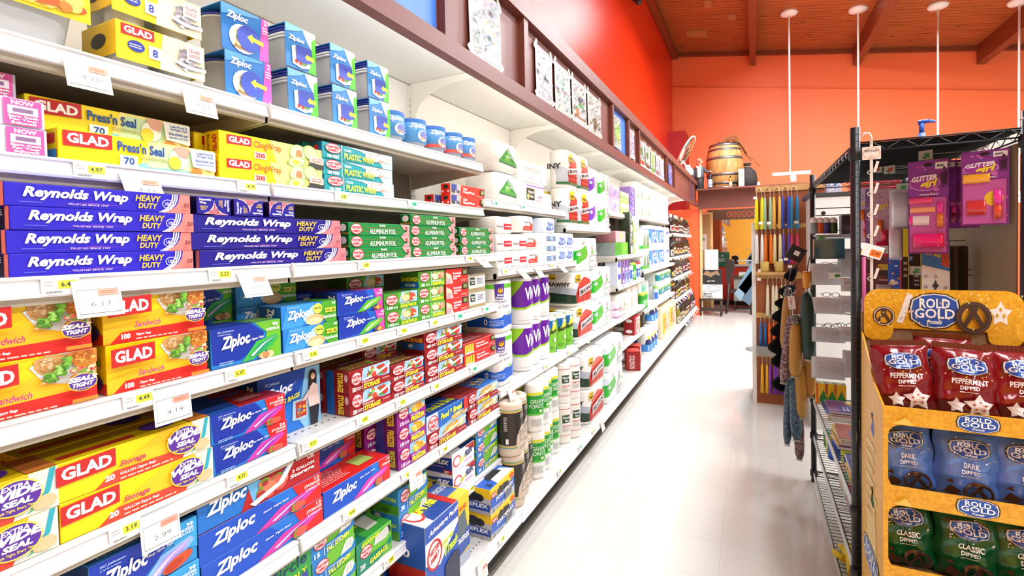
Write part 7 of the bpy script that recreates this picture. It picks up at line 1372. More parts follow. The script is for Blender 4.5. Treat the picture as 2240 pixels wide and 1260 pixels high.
for i in range(4): blister('nail_kit_card', .118, .255, '7A3488', gg[:10], 'purple toy nail kit card seen edge-on, %s behind the front card' % OR[i], 'toy card', (.632 + .0235 * i, 2.42 + .004 * i, hz - .006), radians(-30), [(-.03, .1, .05, .06, .014, 'D8A03A'), (.032, .075, .018, .035, .016, 'F03AA0'), (.032, .04, .018, .035, .016, 'A83A3A')], 'purple nail kit cards')
blister('nail_kit_card', .12, .255, '8A3A9A', gg[:13] + [('e', .7, .35, .2, .1, 'E0C02A')], 'purple toy nail kit card deepest on the hook, turned to face out', 'toy card', (.713, 2.235, hz), radians(-24), [(-.02, .16, .07, .03, .014, 'F0B03A'), (.034, .09, .022, .05, .018, 'F03AA0'), (.034, .045, .022, .045, .018, 'D8502A'), (-.02, .06, .05, .05, .012, 'C83A3A')], 'purple nail kit cards')
hook(.60, 2.75, 1.735, label='wire hook with green tag behind the nail kits')
p = atY(1972, 375, 2.62); blister('mask_card', .085, .30, 'D8D4E0', [('b', 0, .5, 1, 1, ['F0F0F4', 'E0E0E8'], 16, .12), ('b', .2, 0, 1, .5, ['3A4AC0', '5A6AE0', 'E8E8F0'], 20, .1)], 'clear bulging toy pack with white and blue figures', 'toy card', (p.x, 2.62, 1.735), radians(-20), [(0, .21, .06, .14, .03, 'ECECF0'), (-.015, .07, .05, .12, .04, 'E6E8F0'), (.028, .07, .03, .11, .035, '3A48C0')])
for i, (px, Y) in enumerate(((1892, 3.2), (1912, 3.1), (1931, 2.95))):
    p = atY(px, 412, Y); blister('nail_polish_card', .075, .29 if i < 2 else .33, ('D8C8E0', '7A5A90', 'C89AA8')[i], [('b', 0, .4, 1, 1, ['8A5AA0', 'B88AC8', 'E0D0E8'], 20, .08), ('t', 'girl', .3, .68, .8, .78, 'F0D02A', {'s': .2})], 'pink lipstick toy card near the white clip strip, %s' % OR[i], 'toy card', (p.x, Y, p.z), radians(-20), [(-.01, .15, .02, .05, .014, 'F07A2A'), (.008, .1, .022, .05, .016, 'E8305A'), (.005, .05, .022, .045, .016, 'D84A2A')] + ([(0, .035, .05, .07, .018, 'E02A5A')] if i == 2 else []), 'pink lipstick cards')
for i, (px, Y) in enumerate(((1945, 3.05), (1968, 2.95))):
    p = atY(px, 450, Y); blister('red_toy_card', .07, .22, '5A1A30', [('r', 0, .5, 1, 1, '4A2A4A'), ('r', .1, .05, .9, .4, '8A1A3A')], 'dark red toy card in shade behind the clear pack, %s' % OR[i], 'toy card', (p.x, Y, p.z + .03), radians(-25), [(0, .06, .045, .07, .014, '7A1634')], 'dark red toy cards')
# lower pegs
hook(.60, 2.55, 1.375, label='wire hook with green tag above the tattoo card'); hook(.585, 2.62, 1.49, label='bare wire hook under the nail kits')
p = atY(2047, 535, 2.42); blister('tattoo_card', .082, .245, 'ECEBE6', [('r', 0, .66, 1, 1, '2A7AC0'), ('p', [(0, .60), (0, .75), (1, .62), (1, .5)], '2A7AC0'), ('t', 'TATTOOS', .12, .76, .68, .9, 'F2D82A', {'b': .04, 'slope': -.4}), ('p', [(.7, .6), (.72, .95), (.98, .95), (.98, .55)], 'B84A3A'), ('e', .84, .88, .08, .05, '3A1A14')] + [('o', .15 + .35 * (i % 3), .08 + .17 * (i // 3), .06, .02, .008, '4A4A4A') for i in range(8)] + [('p', [(.45, .3), (.5, .38), (.55, .3), (.63, .28), (.55, .25), (.5, .18), (.45, .25), (.37, .28)], '3A3A3A')], 'white temporary tattoo card with blue header', 'card', (p.x, 2.42, p.z + .02), radians(-18))
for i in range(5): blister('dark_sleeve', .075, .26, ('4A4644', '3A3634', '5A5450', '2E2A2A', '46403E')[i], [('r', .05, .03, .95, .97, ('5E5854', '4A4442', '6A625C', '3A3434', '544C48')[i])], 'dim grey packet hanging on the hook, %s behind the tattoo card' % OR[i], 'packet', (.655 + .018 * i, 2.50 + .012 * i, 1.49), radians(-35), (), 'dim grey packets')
p = atY(1936, 560, 2.75); blister('toy_car_card', .075, .185, '8A4A3A', [('r', 0, .3, 1, .95, '6A3A3A'), ('t', 'STREET', .15, .66, .8, .8, 'F0D02A', {'b': .05}), ('t', 'WHEELS', .15, .5, .85, .64, '1A1A1A', {'b': .05}), ('l', .2, .38, .8, .45, 1, 'E0C0B0')], 'brown toy car card with clear bubble', 'toy card', (p.x, 2.75, p.z), radians(-20), [(0, .03, .06, .055, .022, 'B8B0B8'), (.01, .025, .03, .02, .026, 'D8502A')])
p = atY(1957, 562, 2.72); blister('toy_card', .05, .185, '2A5AC0', [('b', 0, .3, 1, 1, ['F0C02A', 'E07A2A', '2A4AB0', 'F0E8E0'], 16, .14), ('r', .88, 0, 1, 1, 'C83A3A')], 'blue and yellow toy card beside the car card', 'toy card', (p.x, 2.72, p.z), radians(-25))
p = atY(1968, 565, 2.80); blister('action_toy_card', .07, .18, '2A6AA8', [('r', .05, .1, .8, .9, '3A2A30'), ('e', .5, .75, .2, .1, '8A6A5A')], 'dark toy card with blue edge', 'toy card', (p.x + .03, 2.80, p.z), radians(-25))
for i, px in enumerate((1981, 2006)):
    p = atY(px, 500 + 55 * i, 2.56); blister('glow_stick_pack', .022 + .008 * i, .26 - .09 * i, '1A1A1A', [('r', .1, .55 if i == 0 else .0, .9, 1 if i == 0 else .1, 'E8E02A'), ('l', .2, .2, .8, .5, 3, 'B8B8B0'), ('r', .85, 0, 1, 1, 'C8C82A')], 'slim black and yellow toy strip, %s' % OR[i], 'toy card', (p.x, 2.56, p.z), radians(-15))
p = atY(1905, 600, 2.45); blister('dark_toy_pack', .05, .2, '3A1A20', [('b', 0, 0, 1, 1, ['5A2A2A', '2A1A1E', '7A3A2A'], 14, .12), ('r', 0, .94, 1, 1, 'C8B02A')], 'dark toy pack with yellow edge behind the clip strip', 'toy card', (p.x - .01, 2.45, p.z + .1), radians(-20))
o = MB().tube([(0, 0, 0), (0, 0, -.30)], .006, mat('E86AA8', .4)).build('pink_wand', None, atY(1890, 562, 2.25)); tag(o, 'pink wand standing beside the black post', 'toy')
# clip strip
p0 = atY(1906, 296, 2.13); p1 = atY(1903, 640, 2.13)
cs = empty('clip_strip', (p0.x, 2.13, p0.z)); tag(cs, 'white plastic merchandising clip strip hanging from the rack front', 'clip strip')
wm = mat('E2DED6', .35)
MB().box(-.0045, .0045, -.001, .001, -.62, -.02, wm).build('strip', cs); MB().tube([(0, 0, -.03), (.0, 0, -.005), (-.006, 0, .008), (-.02, 0, .01), (-.028, 0, -.002)], .0035, wm, n=6).build('hook', cs)
hc = MB().box(-.027, .027, -.003, -.001, -.085, -.04, mat('E8DED2', .4)).build('header_card', cs); art(MB_(hc, 'print'), [('o', .5, .5, .47, .46, .05, 'D8A890'), ('t', 'FRITO-LAY', .12, .58, .88, .78, '4A4A4A'), ('r', .4, .15, .62, .35, 'E8C8B4')], .054, .045, lambda u, v, e: (u - .027, -.003 - e, v - .085)); flush()
for k in range(7):
    c = MB().prism([(.004, 0), (.012, .0), (.022, .035), (.014, .038)], 'y', -.006, -.002, wm).build('clip', cs, (0, 0, -.13 - .075 * k)); MB().tube([(-.006 + .006 * cos(a), -.003, .006 * sin(a)) for a in [2 * pi * i / 10 for i in range(10)]], .0012, wm, n=4, closed=True).build('ring', c)
p = atY(1909, 550, 2.11); q = empty('orange_price_card', p, (0, radians(20), 0)); tag(q, 'white price card with orange patch clipped on the white strip', 'price card')
c = MB().box(-.03, .03, -.001, 0, -.022, .022, paper_m).build('card', q); art(MB_(c, 'print'), [('r', .4, .15, .95, .65, 'F07A2A'), ('t', '1.79', .5, .28, .86, .5, '5A2A10')], .06, .044, lambda u, v, e: (u - .03, -.001 - e, v - .022)); flush()
for i, (px, py, Y) in enumerate(((1918, 368, 2.9), (1946, 370, 2.85), (1896, 362, 3.1), (1931, 545, 2.9))):
    p = atY(px, py, Y); hook(p.x, Y, p.z - .02, label='wire hook with small square tag in the shade, %s' % OR[i], tagc='C84A2A' if i < 2 else '4AA04A')
# ---- contents at the far end of the rack: hanging clear packs
gp = mat('E6EAF0', .12, alpha=.45)
ER = random.Random(5)
for i, (px, py, w, h) in enumerate(((1806, 600, .16, .13), (1858, 575, .12, .17), (1812, 668, .17, .10), (1858, 664, .12, .10), (1810, 730, .17, .09), (1856, 728, .10, .09), (1808, 800, .17, .13), (1858, 790, .09, .16), (1856, 620, .10, .08))):
    p = atY(px, py, 3.5); r = empty('clear_clamshell', (p.x, 3.50 - .012 * i, p.z)); tag(r, 'clear plastic pack holding eyeglass lenses at the rack far end, %s' % ('first', 'second', 'third', 'fourth', 'fifth', 'sixth', 'seventh', 'eighth', 'ninth')[i], 'plastic pack', 'clear hanging packs')
    MB().box(-w / 2, w / 2, .004, .006, -h / 2, h / 2, mat(('E4E4E6', 'D6DAE0', 'EAE8E4')[i % 3], .4)).build('backing_card', r)
    mb = MB(); loft(mb, [(rr(.03, w * .9, .012), -h * .42), (rr(.04, w * .95, .016), -h * .1), (rr(.02, w * .8, .008), h * .42)], gp); mb.build('bubble', r)
    for s in (-1, 1):
        MB().tube([(s * w * .2 + .022 * cos(a), -.005, .018 * sin(a) - h * .1) for a in [2 * pi * k / 14 for k in range(14)]], .0018, mat(('1A1A1C', '3A3A60', '2A2A2A')[i % 3], .3), n=5, closed=True).build('lens_rim', r)
for i, (px, py) in enumerate(((1815, 578), (1818, 645), (1822, 712), (1850, 712), (1800, 714))):
    p = atY(px, py, 3.58); r = empty('eyeglasses', p); tag(r, 'dark framed reading glasses propped on a rack wire, %s' % OR[i], 'glasses', 'reading glasses')
    for s in (-1, 1): MB().tube([(s * .024 + .02 * cos(a), 0, .014 * sin(a)) for a in [2 * pi * k / 14 for k in range(14)]], .002, blk, n=5, closed=True).build('lens_rim', r); MB().tube([(s * .044, 0, .004), (s * .05, .06, 0)], .002, blk, n=5).build('temple', r)
    MB().tube([(-.005, 0, .004), (0, 0, .008), (.005, 0, .004)], .002, blk, n=5).build('bridge', r)
p = atY(1812, 543, 3.42); r = empty('teal_case', p); tag(r, 'shiny teal case on the rack behind the black posts', 'case')
MB().box(-.075, .075, -.04, .04, -.055, .055, mat('1F5E70', .15, coat=.6)).build('body', r); MB().box(-.077, .077, -.042, .042, -.062, -.055, mat('4A5A62', .3)).build('lid_edge', r); MB().box(-.05, -.02, -.03, .03, .0555, .07, mat('2AB83A', .4)).build('green_tab', r)
p = atY(1826, 603, 3.45); tag(MB().box(-.032, .032, -.001, .001, -.018, .018, paper_m).box(.0, .026, -.002, -.001, -.008, .008, mat('3A9A3A', .5)).build('white_tag', None, p), 'white tag with green block among the clear packs', 'price tag')
for i, px in enumerate((1781, 1795, 1808, 1823)):
    p = atY(px, 511, 3.52); r = empty('paint_bottle', p); tag(r, 'white capped paint bottle with %s paint' % ('grey', 'orange', 'blue', 'dark green')[i], 'bottle')
    MB().lathe([(.001, 0), (.02, 0), (.022, .005), (.022, .06), (.014, .072)], mat(('8A9AA0', 'E0642A', '4A4A9A', '3A5A2A')[i], .3), 16).build('bottle', r); MB().lathe([(.02, .066), (.022, .07), (.02, .09), (.012, .10), (.001, .10)], mat('EDEBE6', .35), 16).build('cap', r)
ps = atY(1800, 513, 3.5); MB().box(RX0, RX1, 3.42, 3.60, ps.z - .012, ps.z - .001, mat('B8BCC0', .3)).build('tray_shelf', rk)
p = atY(1852, 497, 3.52); tag(carton('dark_carton', .10, .11, .1, '4A4048', end=[('r', 0, .55, 1, 1, '2E2A30'), ('l', .2, .2, .8, .4, 3, '8A8088')], end_col='4A4048'), 'dark grey box beside the paint bottles', 'box').location = (p.x + .02, 3.53, ps.z)
# white cabinet seen beyond the rack
cb = empty('white_cabinet', (.78, 4.75, 0)); tag(cb, 'white two door cabinet with dark finger holes beyond the rack', 'cabinet')
zc = atY(1820, 421, 4.6).z
MB().box(-.36, .5, -.14, .3, 0, zc - .03, mat('DDDBD6', .45)).build('carcass', cb); MB().box(-.39, .53, -.17, .33, zc - .03, zc, mat('3A3A40', .4)).build('top', cb)
for s in (0, 1):
    dr = MB().box(-.355 + .355 * s, -.005 + .355 * s, -.158, -.141, .1, zc - .035, mat('E6E4DF', .4)).build('door', cb)
    MB().lathe([(.001, 0), (.014, 0), (.016, .002)], blk, 14).build('finger_hole', dr, (-.28 + .4 * s, -.159, zc - .16), (radians(90), 0, 0))
q = empty('red_mesh_basket', (.86, 4.72, zc + .0005)); tag(q, 'red wire mesh basket on the white cabinet', 'basket')
mb = MB(); rdm = mat('A81A1E', .4)
for z in range(9): mb.tube([(-.16 - .004 * z, -.1, .02 * z), (.22 + .004 * z, -.1, .02 * z), (.22 + .004 * z, .1, .02 * z), (-.16 - .004 * z, .1, .02 * z)], .003, rdm, n=4, closed=True)
for k in range(20): mb.tube([(-.16 + .02 * k, -.1, 0), (-.16 + .02 * k, -.1, .16)], .0025, rdm, n=4)
mb.build('mesh', q); MB().box(-.15, .21, -.09, .09, .0, .08, mat('8A1418', .6)).build('filling', q)
tag(carton('blue_white_box', .13, .15, .1, 'C8CCE0', end=[('b', 0, 0, 1, 1, ['8A9AD8', 'E8ECF4', '5A9AD0'], 12, .12)]), 'white and blue box beside the red basket', 'box').location = (.58, 4.72, zc + .0005)
# crayon boxes, books and pots on the lower shelves
for i, px in enumerate((1797, 1816, 1836)):
    p = atY(px, 880, 3.47); o = carton('crayon_box', .058, .125, .06, 'F2C21A', end=[('r', 0, 0, .18, 1, 'D8602A'), ('p', [(.22, 0), (.22, .35), (.6, .82), (1, .35), (1, 0)], 'E8B01A'), ('p', [(.28, 0), (.28, .3), (.62, .7), (.95, .3), (.95, 0)], '1E7A2A')], end_col='F2C21A', front=[('r', 0, 0, 1, 1, 'C84A22')], top_col='4A6A4A', top=[('b', 0, 0, 1, 1, ['3A7A4A', '6A8A9A', 'C8A03A', '4A4A6A'], 16, .1)])
    o.location = (p.x, 3.47, .5425); tag(o, 'yellow and green crayon box, %s of three on the coloring books' % OR[i], 'box', 'crayon boxes')
BR = random.Random(8)
zb = .5425
for i in range(18):
    t = .007 + .0015 * (i % 2); y = 2.30 + (i // 6) * .40 if i < 18 else 0; k = i % 6
    o = carton('coloring_book', .22, t, .29, 'D8D4C8', top=[('r', 0, 0, 1, 1, ('7A3A8A', 'E0B03A', '3A4AA8', 'E8D02A', 'B85A3A', '2A3A9A')[(i * 7 + i // 6 * 2 + 3) % 6]), ('b', 0, .1, 1, .9, ['F0E02A', 'D84A3A', '3A5AB8', 'F0A03A', '8A4AA0', 'F4F0E0'], 16, .09), ('r', .1, .62, .55, .82, '2A3AA8'), ('l', .14, .66, .5, .78, 2, 'F0E8F0')])
    o.location = (.50 + BR.uniform(-.012, .012), y + .13 + BR.uniform(-.01, .01), zb + k * .0092); o.rotation_euler = (0, 0, BR.uniform(-.06, .06)); tag(o, 'coloring book lying in the %s pile on the rack, %s up' % (('front', 'middle', 'rear')[i // 6], OR[k]), 'book', 'coloring books')
for i, (y, c, lc) in enumerate(((3.40, '2A8A4A', '3AA85A'), (3.33, 'C8D02A', 'D8E03A'), (3.22, '2A5AC0', '3A6AD8'), (3.12, 'C8D02A', 'DCE23A'), (3.30, 'D8D23A', 'E0DA4A'), (3.02, '3A3AA0', '2A4AB8'))):
    p = (.40 + .05 * (i % 2), y, .305); r = empty('dough_tub', p); tag(r, '%s lidded dough tub on the low rack shelf, %s from the far post' % (('green', 'lime', 'blue', 'lime yellow', 'yellow', 'navy')[i], OR[i]), 'tub')
    MB().lathe([(.001, 0), (.030, 0), (.033, .004), (.034, .07)], mat(c, .4), 18).build('pot', r); MB().lathe([(.036, .07), (.037, .074), (.037, .092), (.03, .096), (.001, .096)], mat(lc, .4), 18).build('lid', r)
for i, (y, c) in enumerate(((2.88, 'E8C0A0'), (2.76, '8AC8A0'), (2.64, 'C8506A'), (2.52, 'E8A86A'))):
    o = carton('soap_carton', .085, .10, .085, ('D8C8C0', 'C8D8CC', 'B89AA0', 'E0C8B0')[i], top=[('r', 0, 0, 1, 1, c), ('e', .5, .5, .26, .3, '8A7A3A')], front=[('r', 0, .7, 1, 1, c)]); o.location = (.42, y, .305); tag(o, 'small pastel box with round top print on the low shelf, %s' % OR[i], 'box', 'pastel round print boxes')
for nm, c, y, z, lab in (('storage_case', '14493A', 2.36, .305, 'dark green plastic storage case on the low rack shelf'), ('storage_case', '7A1E2E', 2.34, .069, 'dark red plastic storage case on the bottom rack shelf')):
    r = empty(nm, (.50, y, z)); tag(r, lab, 'case'); MB().box(-.13, .14, -.12, .12, 0, .085, mat(c, .35)).build('base', r); MB().box(-.135, .145, -.125, .125, .085, .12, mat(c, .3)).build('lid', r); MB().box(-.139, -.135, -.02, .02, .06, .10, blk).build('latch', r)
r = empty('yellow_glove', (.405, 2.62, .069)); tag(r, 'bright yellow rubber glove lying on the bottom rack shelf', 'glove')
mb = MB(); mb.tube([(0, -.12, .018), (0, -.02, .022), (0, .05, .022)], [.05, .045, .05], mat('E8CE1A', .5), n=12); mb.build('cuff_and_palm', r)
for k in range(4): MB().tube([(-.036 + .024 * k, .05, .02), (-.045 + .03 * k, .10, .016), (-.048 + .032 * k, .135 - .01 * abs(k - 1.5), .012)], [.015, .013, .008], mat('E8CE1A', .5), n=8).build('finger', r)
MB().tube([(-.045, -.01, .02), (-.075, .03, .016), (-.08, .06, .012)], [.016, .014, .008], mat('E8CE1A', .5), n=8).build('thumb', r)

# ================================================================ umbrellas and folded covers hanging off the rack corner
def umb(x0, y0, x1, y1, w, Y, col, label, pat=None, cat='umbrella', handle=None, glit=0):
    a, b = atY(x0, y0, Y), atY(x1, y1, Y); r = empty('folded_umbrella', a); tag(r, label, cat)
    d = b - a; k = w / 2
    m = nodemat('sleeve_' + col + (pat or ''), noise_mix(60 if pat else 25, col, pat or col, lo=.45, hi=.55, bump=.3), .45)
    N = 9; pts = [tuple(d * (i / N)) for i in range(N + 1)]; rs = [k * f for f in (.55, .85, .95, 1, 1.02, 1, 1.03, 1.0, .95, .6)]
    s = MB().tube(pts, rs, m, n=14).build('sleeve', r)
    MB().tube([tuple(d * 1.0), tuple(d * 1.03)], [k * .5, k * .75], mat('C9C4B8', .2, alpha=.6), n=10).build('plastic_end', r)
    if glit: MB().tube([tuple(d * -.14), tuple(d * -.07), tuple(d * .02)], [k * .5, k * .85, k * .97], nodemat('glitter', noise_mix(120, '3A322E', 'B0A498', lo=.5, hi=.6), .3), n=12).build('wrapped_top', r)
    if handle: MB().tube([(0, 0, .13), (0, 0, .115), (0, 0, .03)], [.02, .024, .021], mat(handle, .4), n=14).build('handle', r); MB().tube([(0, 0, .035), (0, 0, -.01)], .008, mat('C8C8C8', .3, metal=.7)).build('shaft', r)
    MB().tube([(0, 0, .10 if handle else .0), (.006, .01, .16 if handle else .08), (.02, .03, .22 if handle else .16)], .003, mat('2A2622', .6), n=5).build('strap', r)
umb(1765, 640, 1770, 785, .078, 3.50, '1E3B34', 'dark green folded umbrella with orange handle hanging by the post', handle='D8901E')
umb(1741, 705, 1739, 822, .070, 3.52, 'B8863A', 'tan folded umbrella with glittery wrapped top, in front', glit=1)
umb(1769, 752, 1771, 866, .070, 3.58, 'A8782E', 'tan folded umbrella tucked behind the green one')
umb(1749, 800, 1753, 912, .068, 3.56, 'B38438', 'tan folded umbrella hanging lower in the middle', )
umb(1723, 645, 1715, 758, .055, 3.60, 'B0803A', 'slim tan umbrella behind the white paper tag', glit=1)
umb(1731, 690, 1714, 835, .060, 3.56, '9A7A7A', 'mauve folded umbrella with square pattern, slanting', pat='5A3A44')
umb(1726, 828, 1722, 970, .052, 3.62, '2A3E50', 'dark blue patterned umbrella, farther one', pat='4A6478')
umb(1737, 825, 1742, 960, .064, 3.57, '2E4458', 'dark blue patterned umbrella, front one', pat='4A6A80')
umb(1748, 900, 1749, 1003, .055, 3.60, '8A6A6E', 'mauve patterned umbrella hanging lowest', pat='4A3038')
for i, (x0, y0, x1, y1, w) in enumerate(((1742, 585, 1722, 612, .07), (1738, 625, 1712, 648, .10), (1720, 652, 1703, 672, .08), (1716, 676, 1698, 702, .085), (1712, 705, 1697, 735, .09), (1714, 735, 1692, 770, .10), (1716, 770, 1698, 800, .09), (1718, 820, 1700, 850, .10))):
    a, b = atY(x0, y0, 3.66), atY(x1, y1, 3.66); d = b - a; r = empty('cloth_cap', a); tag(r, 'black soft cloth cap hanging in the column behind the umbrellas, %s down' % ('first', 'second', 'third', 'fourth', 'fifth', 'sixth', 'seventh', 'eighth')[i], 'cap', 'hanging black caps')
    MB().tube([(0, 0, 0), tuple(d * .4), tuple(d * .8), tuple(d)], [w * .14, w * .38, w * .5, w * .36], mat('060607', .9, spec=.15), n=12).build('cloth', r); MB().tube([(0, 0, 0), (.01, -.005, .03)], .004, mat('0B0B0D', .7), n=6).build('loop', r)
p = atY(1740, 556, 3.52); r = empty('black_wallet', p, (0, radians(28), 0)); tag(r, 'black folded pouch with white barcode sticker at the rack corner', 'pouch')
MB().box(-.045, .045, -.015, .015, -.04, .05, mat('131316', .5)).build('pouch', r); c = MB().box(-.012, .018, -.0165, -.0152, -.006, .022, paper_m).build('barcode_sticker', r)
p = atY(1730, 662, 3.46); r = empty('paper_swing_tag', p, (0, radians(-6), 0)); tag(r, 'white paper swing tag with red script beside the umbrellas', 'tag')
c = MB().box(-.022, .022, -.001, 0, -.04, .04, paper_m).build('card', r); art(MB_(c, 'print'), [('t', 'Tops', .35, .3, .75, .9, 'B82A4A', {'rot': -90, 's': .3}), ('r', 0, 0, .12, 1, 'B83A4A'), ('l', .2, .08, .8, .2, 2, '9A9A9A')], .044, .08, lambda u, v, e: (u - .022, -.001 - e, v - .04)); flush()
MB().tube([(.0, 0, .04), (.015, 0, .055), (.035, .02, .06)], .0012, mat('D8D0C0', .6), n=4).build('string', r)
# ================================================================ cardboard pretzel display
DX0, DX1, DY0, DY1 = .343, .772, 1.79, 2.12
gold_m = nodemat('gold_print', noise_mix(90, 'D89A14', 'E6AE22', lo=.4, hi=.6), .4); kraft = nodemat('kraft', noise_mix(70, '8A6A48', '9A7A56'), .7)
rg = empty('pretzel_display'); tag(rg, 'yellow cardboard floor display with three trays of pretzel bags', 'display')
GOLD = 'DDA21A'
def logo(cx, cy, rx, ry, H_W, sub=True):
    """blue lozenge with white lettering; rx, ry in face fractions"""
    sh = [(cx + rx * x, cy + ry * y) for x, y in ((-.92, .62), (-.5, .92), (0, 1), (.5, .92), (.92, .62), (1, .1), (.96, -.5), (.5, -.9), (0, -1), (-.5, -.9), (-.96, -.5), (-1, .1))]
    g = lambda k: [(cx + (x - cx) * k, cy + (y - cy) * k) for x, y in sh]
    return [('p', g(1.06), '2A2418'), ('p', g(1.0), 'E8E4D8'), ('p', g(.94), '1A4FA8'), ('t', 'ROLD', cx - rx * .62, cy + ry * .16, cx + rx * .62, cy + ry * .72, WH, {'b': .02}), ('t', 'GOLD', cx - rx * .82, cy - ry * .42, cx + rx * .82, cy + ry * .14, WH, {'b': .02})] + ([('t', 'Pretzels', cx - rx * .3, cy - ry * .74, cx + rx * .3, cy - ry * .5, WH, {'s': .3})] if sub else [])
stars = lambda n, sd, x0=0, y0=0, x1=1, y1=1: (lambda q: [('e', q.uniform(x0, x1), q.uniform(y0, y1), .004, .02, 'F4DC8A') for _ in range(n)])(random.Random(sd))
LIPS = ((1.033, .980), (.797, .741), (.556, .500), (.315, .26), (.075, .001))
# back, sides
MB().box(DX0, DX1, DY1 - .006, DY1, 0, 1.27, kraft).build('back_panel', rg)
for x, s in ((DX0, 1), (DX1 - .005, -1)):
    mb = MB(); mb.prism([(DY0, 0), (DY1, 0), (DY1, 1.20), (DY1 - .03, 1.19), (DY1 - .09, 1.15), (DY1 - .2, 1.07), (DY0 + .05, 1.045), (DY0, 1.033)], 'x', x, x + .005, gold_m)
    o = mb.build('side_panel', rg)
    if s > 0:
        art(MB_(o, 'side_print'), [('p', [(.25, .60), (.7, .62), (.8, .40), (.55, .36)], 'E8C46A'), ('l', .3, .5, .75, .85, 9, 'F0D890')] + logo(.5, .46, .34, .045, 1) + stars(40, 3), DY1 - DY0, 1.03, lambda u, v, e: (DX0 - e, DY1 - u, v)); flush()
# front strips with rounded openings
for k, (zt_, zb_) in enumerate(LIPS):
    mb = MB(); mb.box(DX0, DX1, DY0 - .004, DY0, zb_, zt_, gold_m); o = mb.build('tray_lip', rg)
    sp = stars(26, 9 + k, 0, .1, 1, .9) + [('p', [(.05, .1), (.12, .5), (.16, .1)], 'EBC452')]
    LF = lambda u, v, e, a=zb_: (DX0 + u, DY0 - .004 - e, a + v); art(MB_(o, 'snowflake_print'), sp, DX1 - DX0, zt_ - zb_, LF); art(MB_(o, 'logo'), logo(.5, .52, .105, .46, 1), DX1 - DX0, zt_ - zb_, lambda u, v, e, a=zb_: (DX0 + u, DY0 - .005 - e, a + v)); flush()
    if k < 4:
        zn = LIPS[k + 1][0]
        for x, s in ((DX0, 1), (DX1, -1)):
            if zb_ - zn > .05:
                pts = [(x, zn), (x, zb_), (x + s * .05, zb_)] + [(x + s * (.012 + .038 * (1 - cos(a))) if False else x + s * (.045 - .033 * sin(a)), zb_ - .033 * (1 - cos(a))) for a in [pi / 2 * i / 5 for i in range(6)]] + [(x + s * .012, zn + .02), (x + s * .02, zn)]
                MB().prism(pts, 'y', DY0 - .004, DY0, gold_m).build('front_stile', rg)
for zt_, zb_ in LIPS[:4]: MB().box(DX0 + .005, DX1 - .005, DY0, DY1 - .006, zb_ + .002, zb_ + .006, kraft).build('tray_floor', rg)
# header
hy = DY1 - .011; hx0, hx1, hz0, hz1 = .350, .768, 1.175, 1.352
Wd, Hd = hx1 - hx0, hz1 - hz0
def arc(cx, cy, rx, ry, a0, a1, n=6): return [(cx + rx * cos(radians(a0 + (a1 - a0) * i / (n - 1))), cy + ry * sin(radians(a0 + (a1 - a0) * i / (n - 1)))) for i in range(n)]
out = arc(hx0 + .045, hz1 - .045, .045, .045, 180, 90) + arc(hx1 - .045, hz1 - .045, .045, .045, 90, 0) + arc(hx1 - .025, hz0 + .025, .025, .025, 0, -90) + arc(hx1 - .06, hz0 + .02, .025, .02, -90, -180) + [(hx1 - .088, hz0 + .042), (hx0 + .085, hz0 + .042)] + arc(hx0 + .055, hz0 + .02, .025, .02, 0, -90) + arc(hx0 + .025, hz0 + .025, .025, .025, -90, -180)
mb = MB(); mb.prism(out, 'y', hy - .004, hy, gold_m); o = mb.build('header_board', rg)
def pret(cx, cy, rx, ry, c, hi):
    bar = lambda s: [(cx + s * rx * x, cy + ry * y) for x, y in ((-.72, -.62), (-.50, -.80), (.26, .52), (.16, .86), (-.02, .62))]
    return [('o', cx, cy, rx, ry, ry * .30, c), ('p', bar(1), c), ('p', bar(-1), c), ('o', cx, cy, rx * .93, ry * .92, ry * .07, hi)]
star5 = lambda cx, cy, rx, ry: [(cx + (rx if i % 2 == 0 else rx * .55) * cos(pi / 2 + pi * i / 5), cy + (ry if i % 2 == 0 else ry * .55) * sin(pi / 2 + pi * i / 5)) for i in range(10)]
HF = lambda u, v, e: (hx0 + u, hy - .004 - e, hz0 + v)
art(MB_(o, 'snowflake_print'), stars(90, 5, .02, .25, .98, .96), Wd, Hd, HF)
art(MB_(o, 'logo'), logo(.465, .60, .155, .33, 1), Wd, Hd, lambda u, v, e: (hx0 + u, hy - .006 - e, hz0 + v))
art(MB_(o, 'pretzel_picture'), [('p', [(.22, .36), (.26, .34), (.33, .88), (.29, .94)], 'ECE8E2'), ('b', .235, .4, .31, .85, ['5A5048'], 14, .003)] + pret(.135, .47, .075, .19, '4A2A22', 'E8D8CC'), Wd, Hd, HF)
art(MB_(o, 'pretzel_picture'), pret(.70, .50, .11, .30, '3E2A26', '5A403A'), Wd, Hd, lambda u, v, e: (hx0 + u, hy - .0125 - e, hz0 + v))
art(MB_(o, 'star_picture'), [('p', star5(.865, .58, .07, .24), 'F2F0EC'), ('e', .865, .66, .008, .04, 'D8A42A'), ('e', .845, .55, .008, .04, 'D8A42A'), ('e', .885, .55, .008, .04, 'D8A42A')], Wd, Hd, HF); flush()
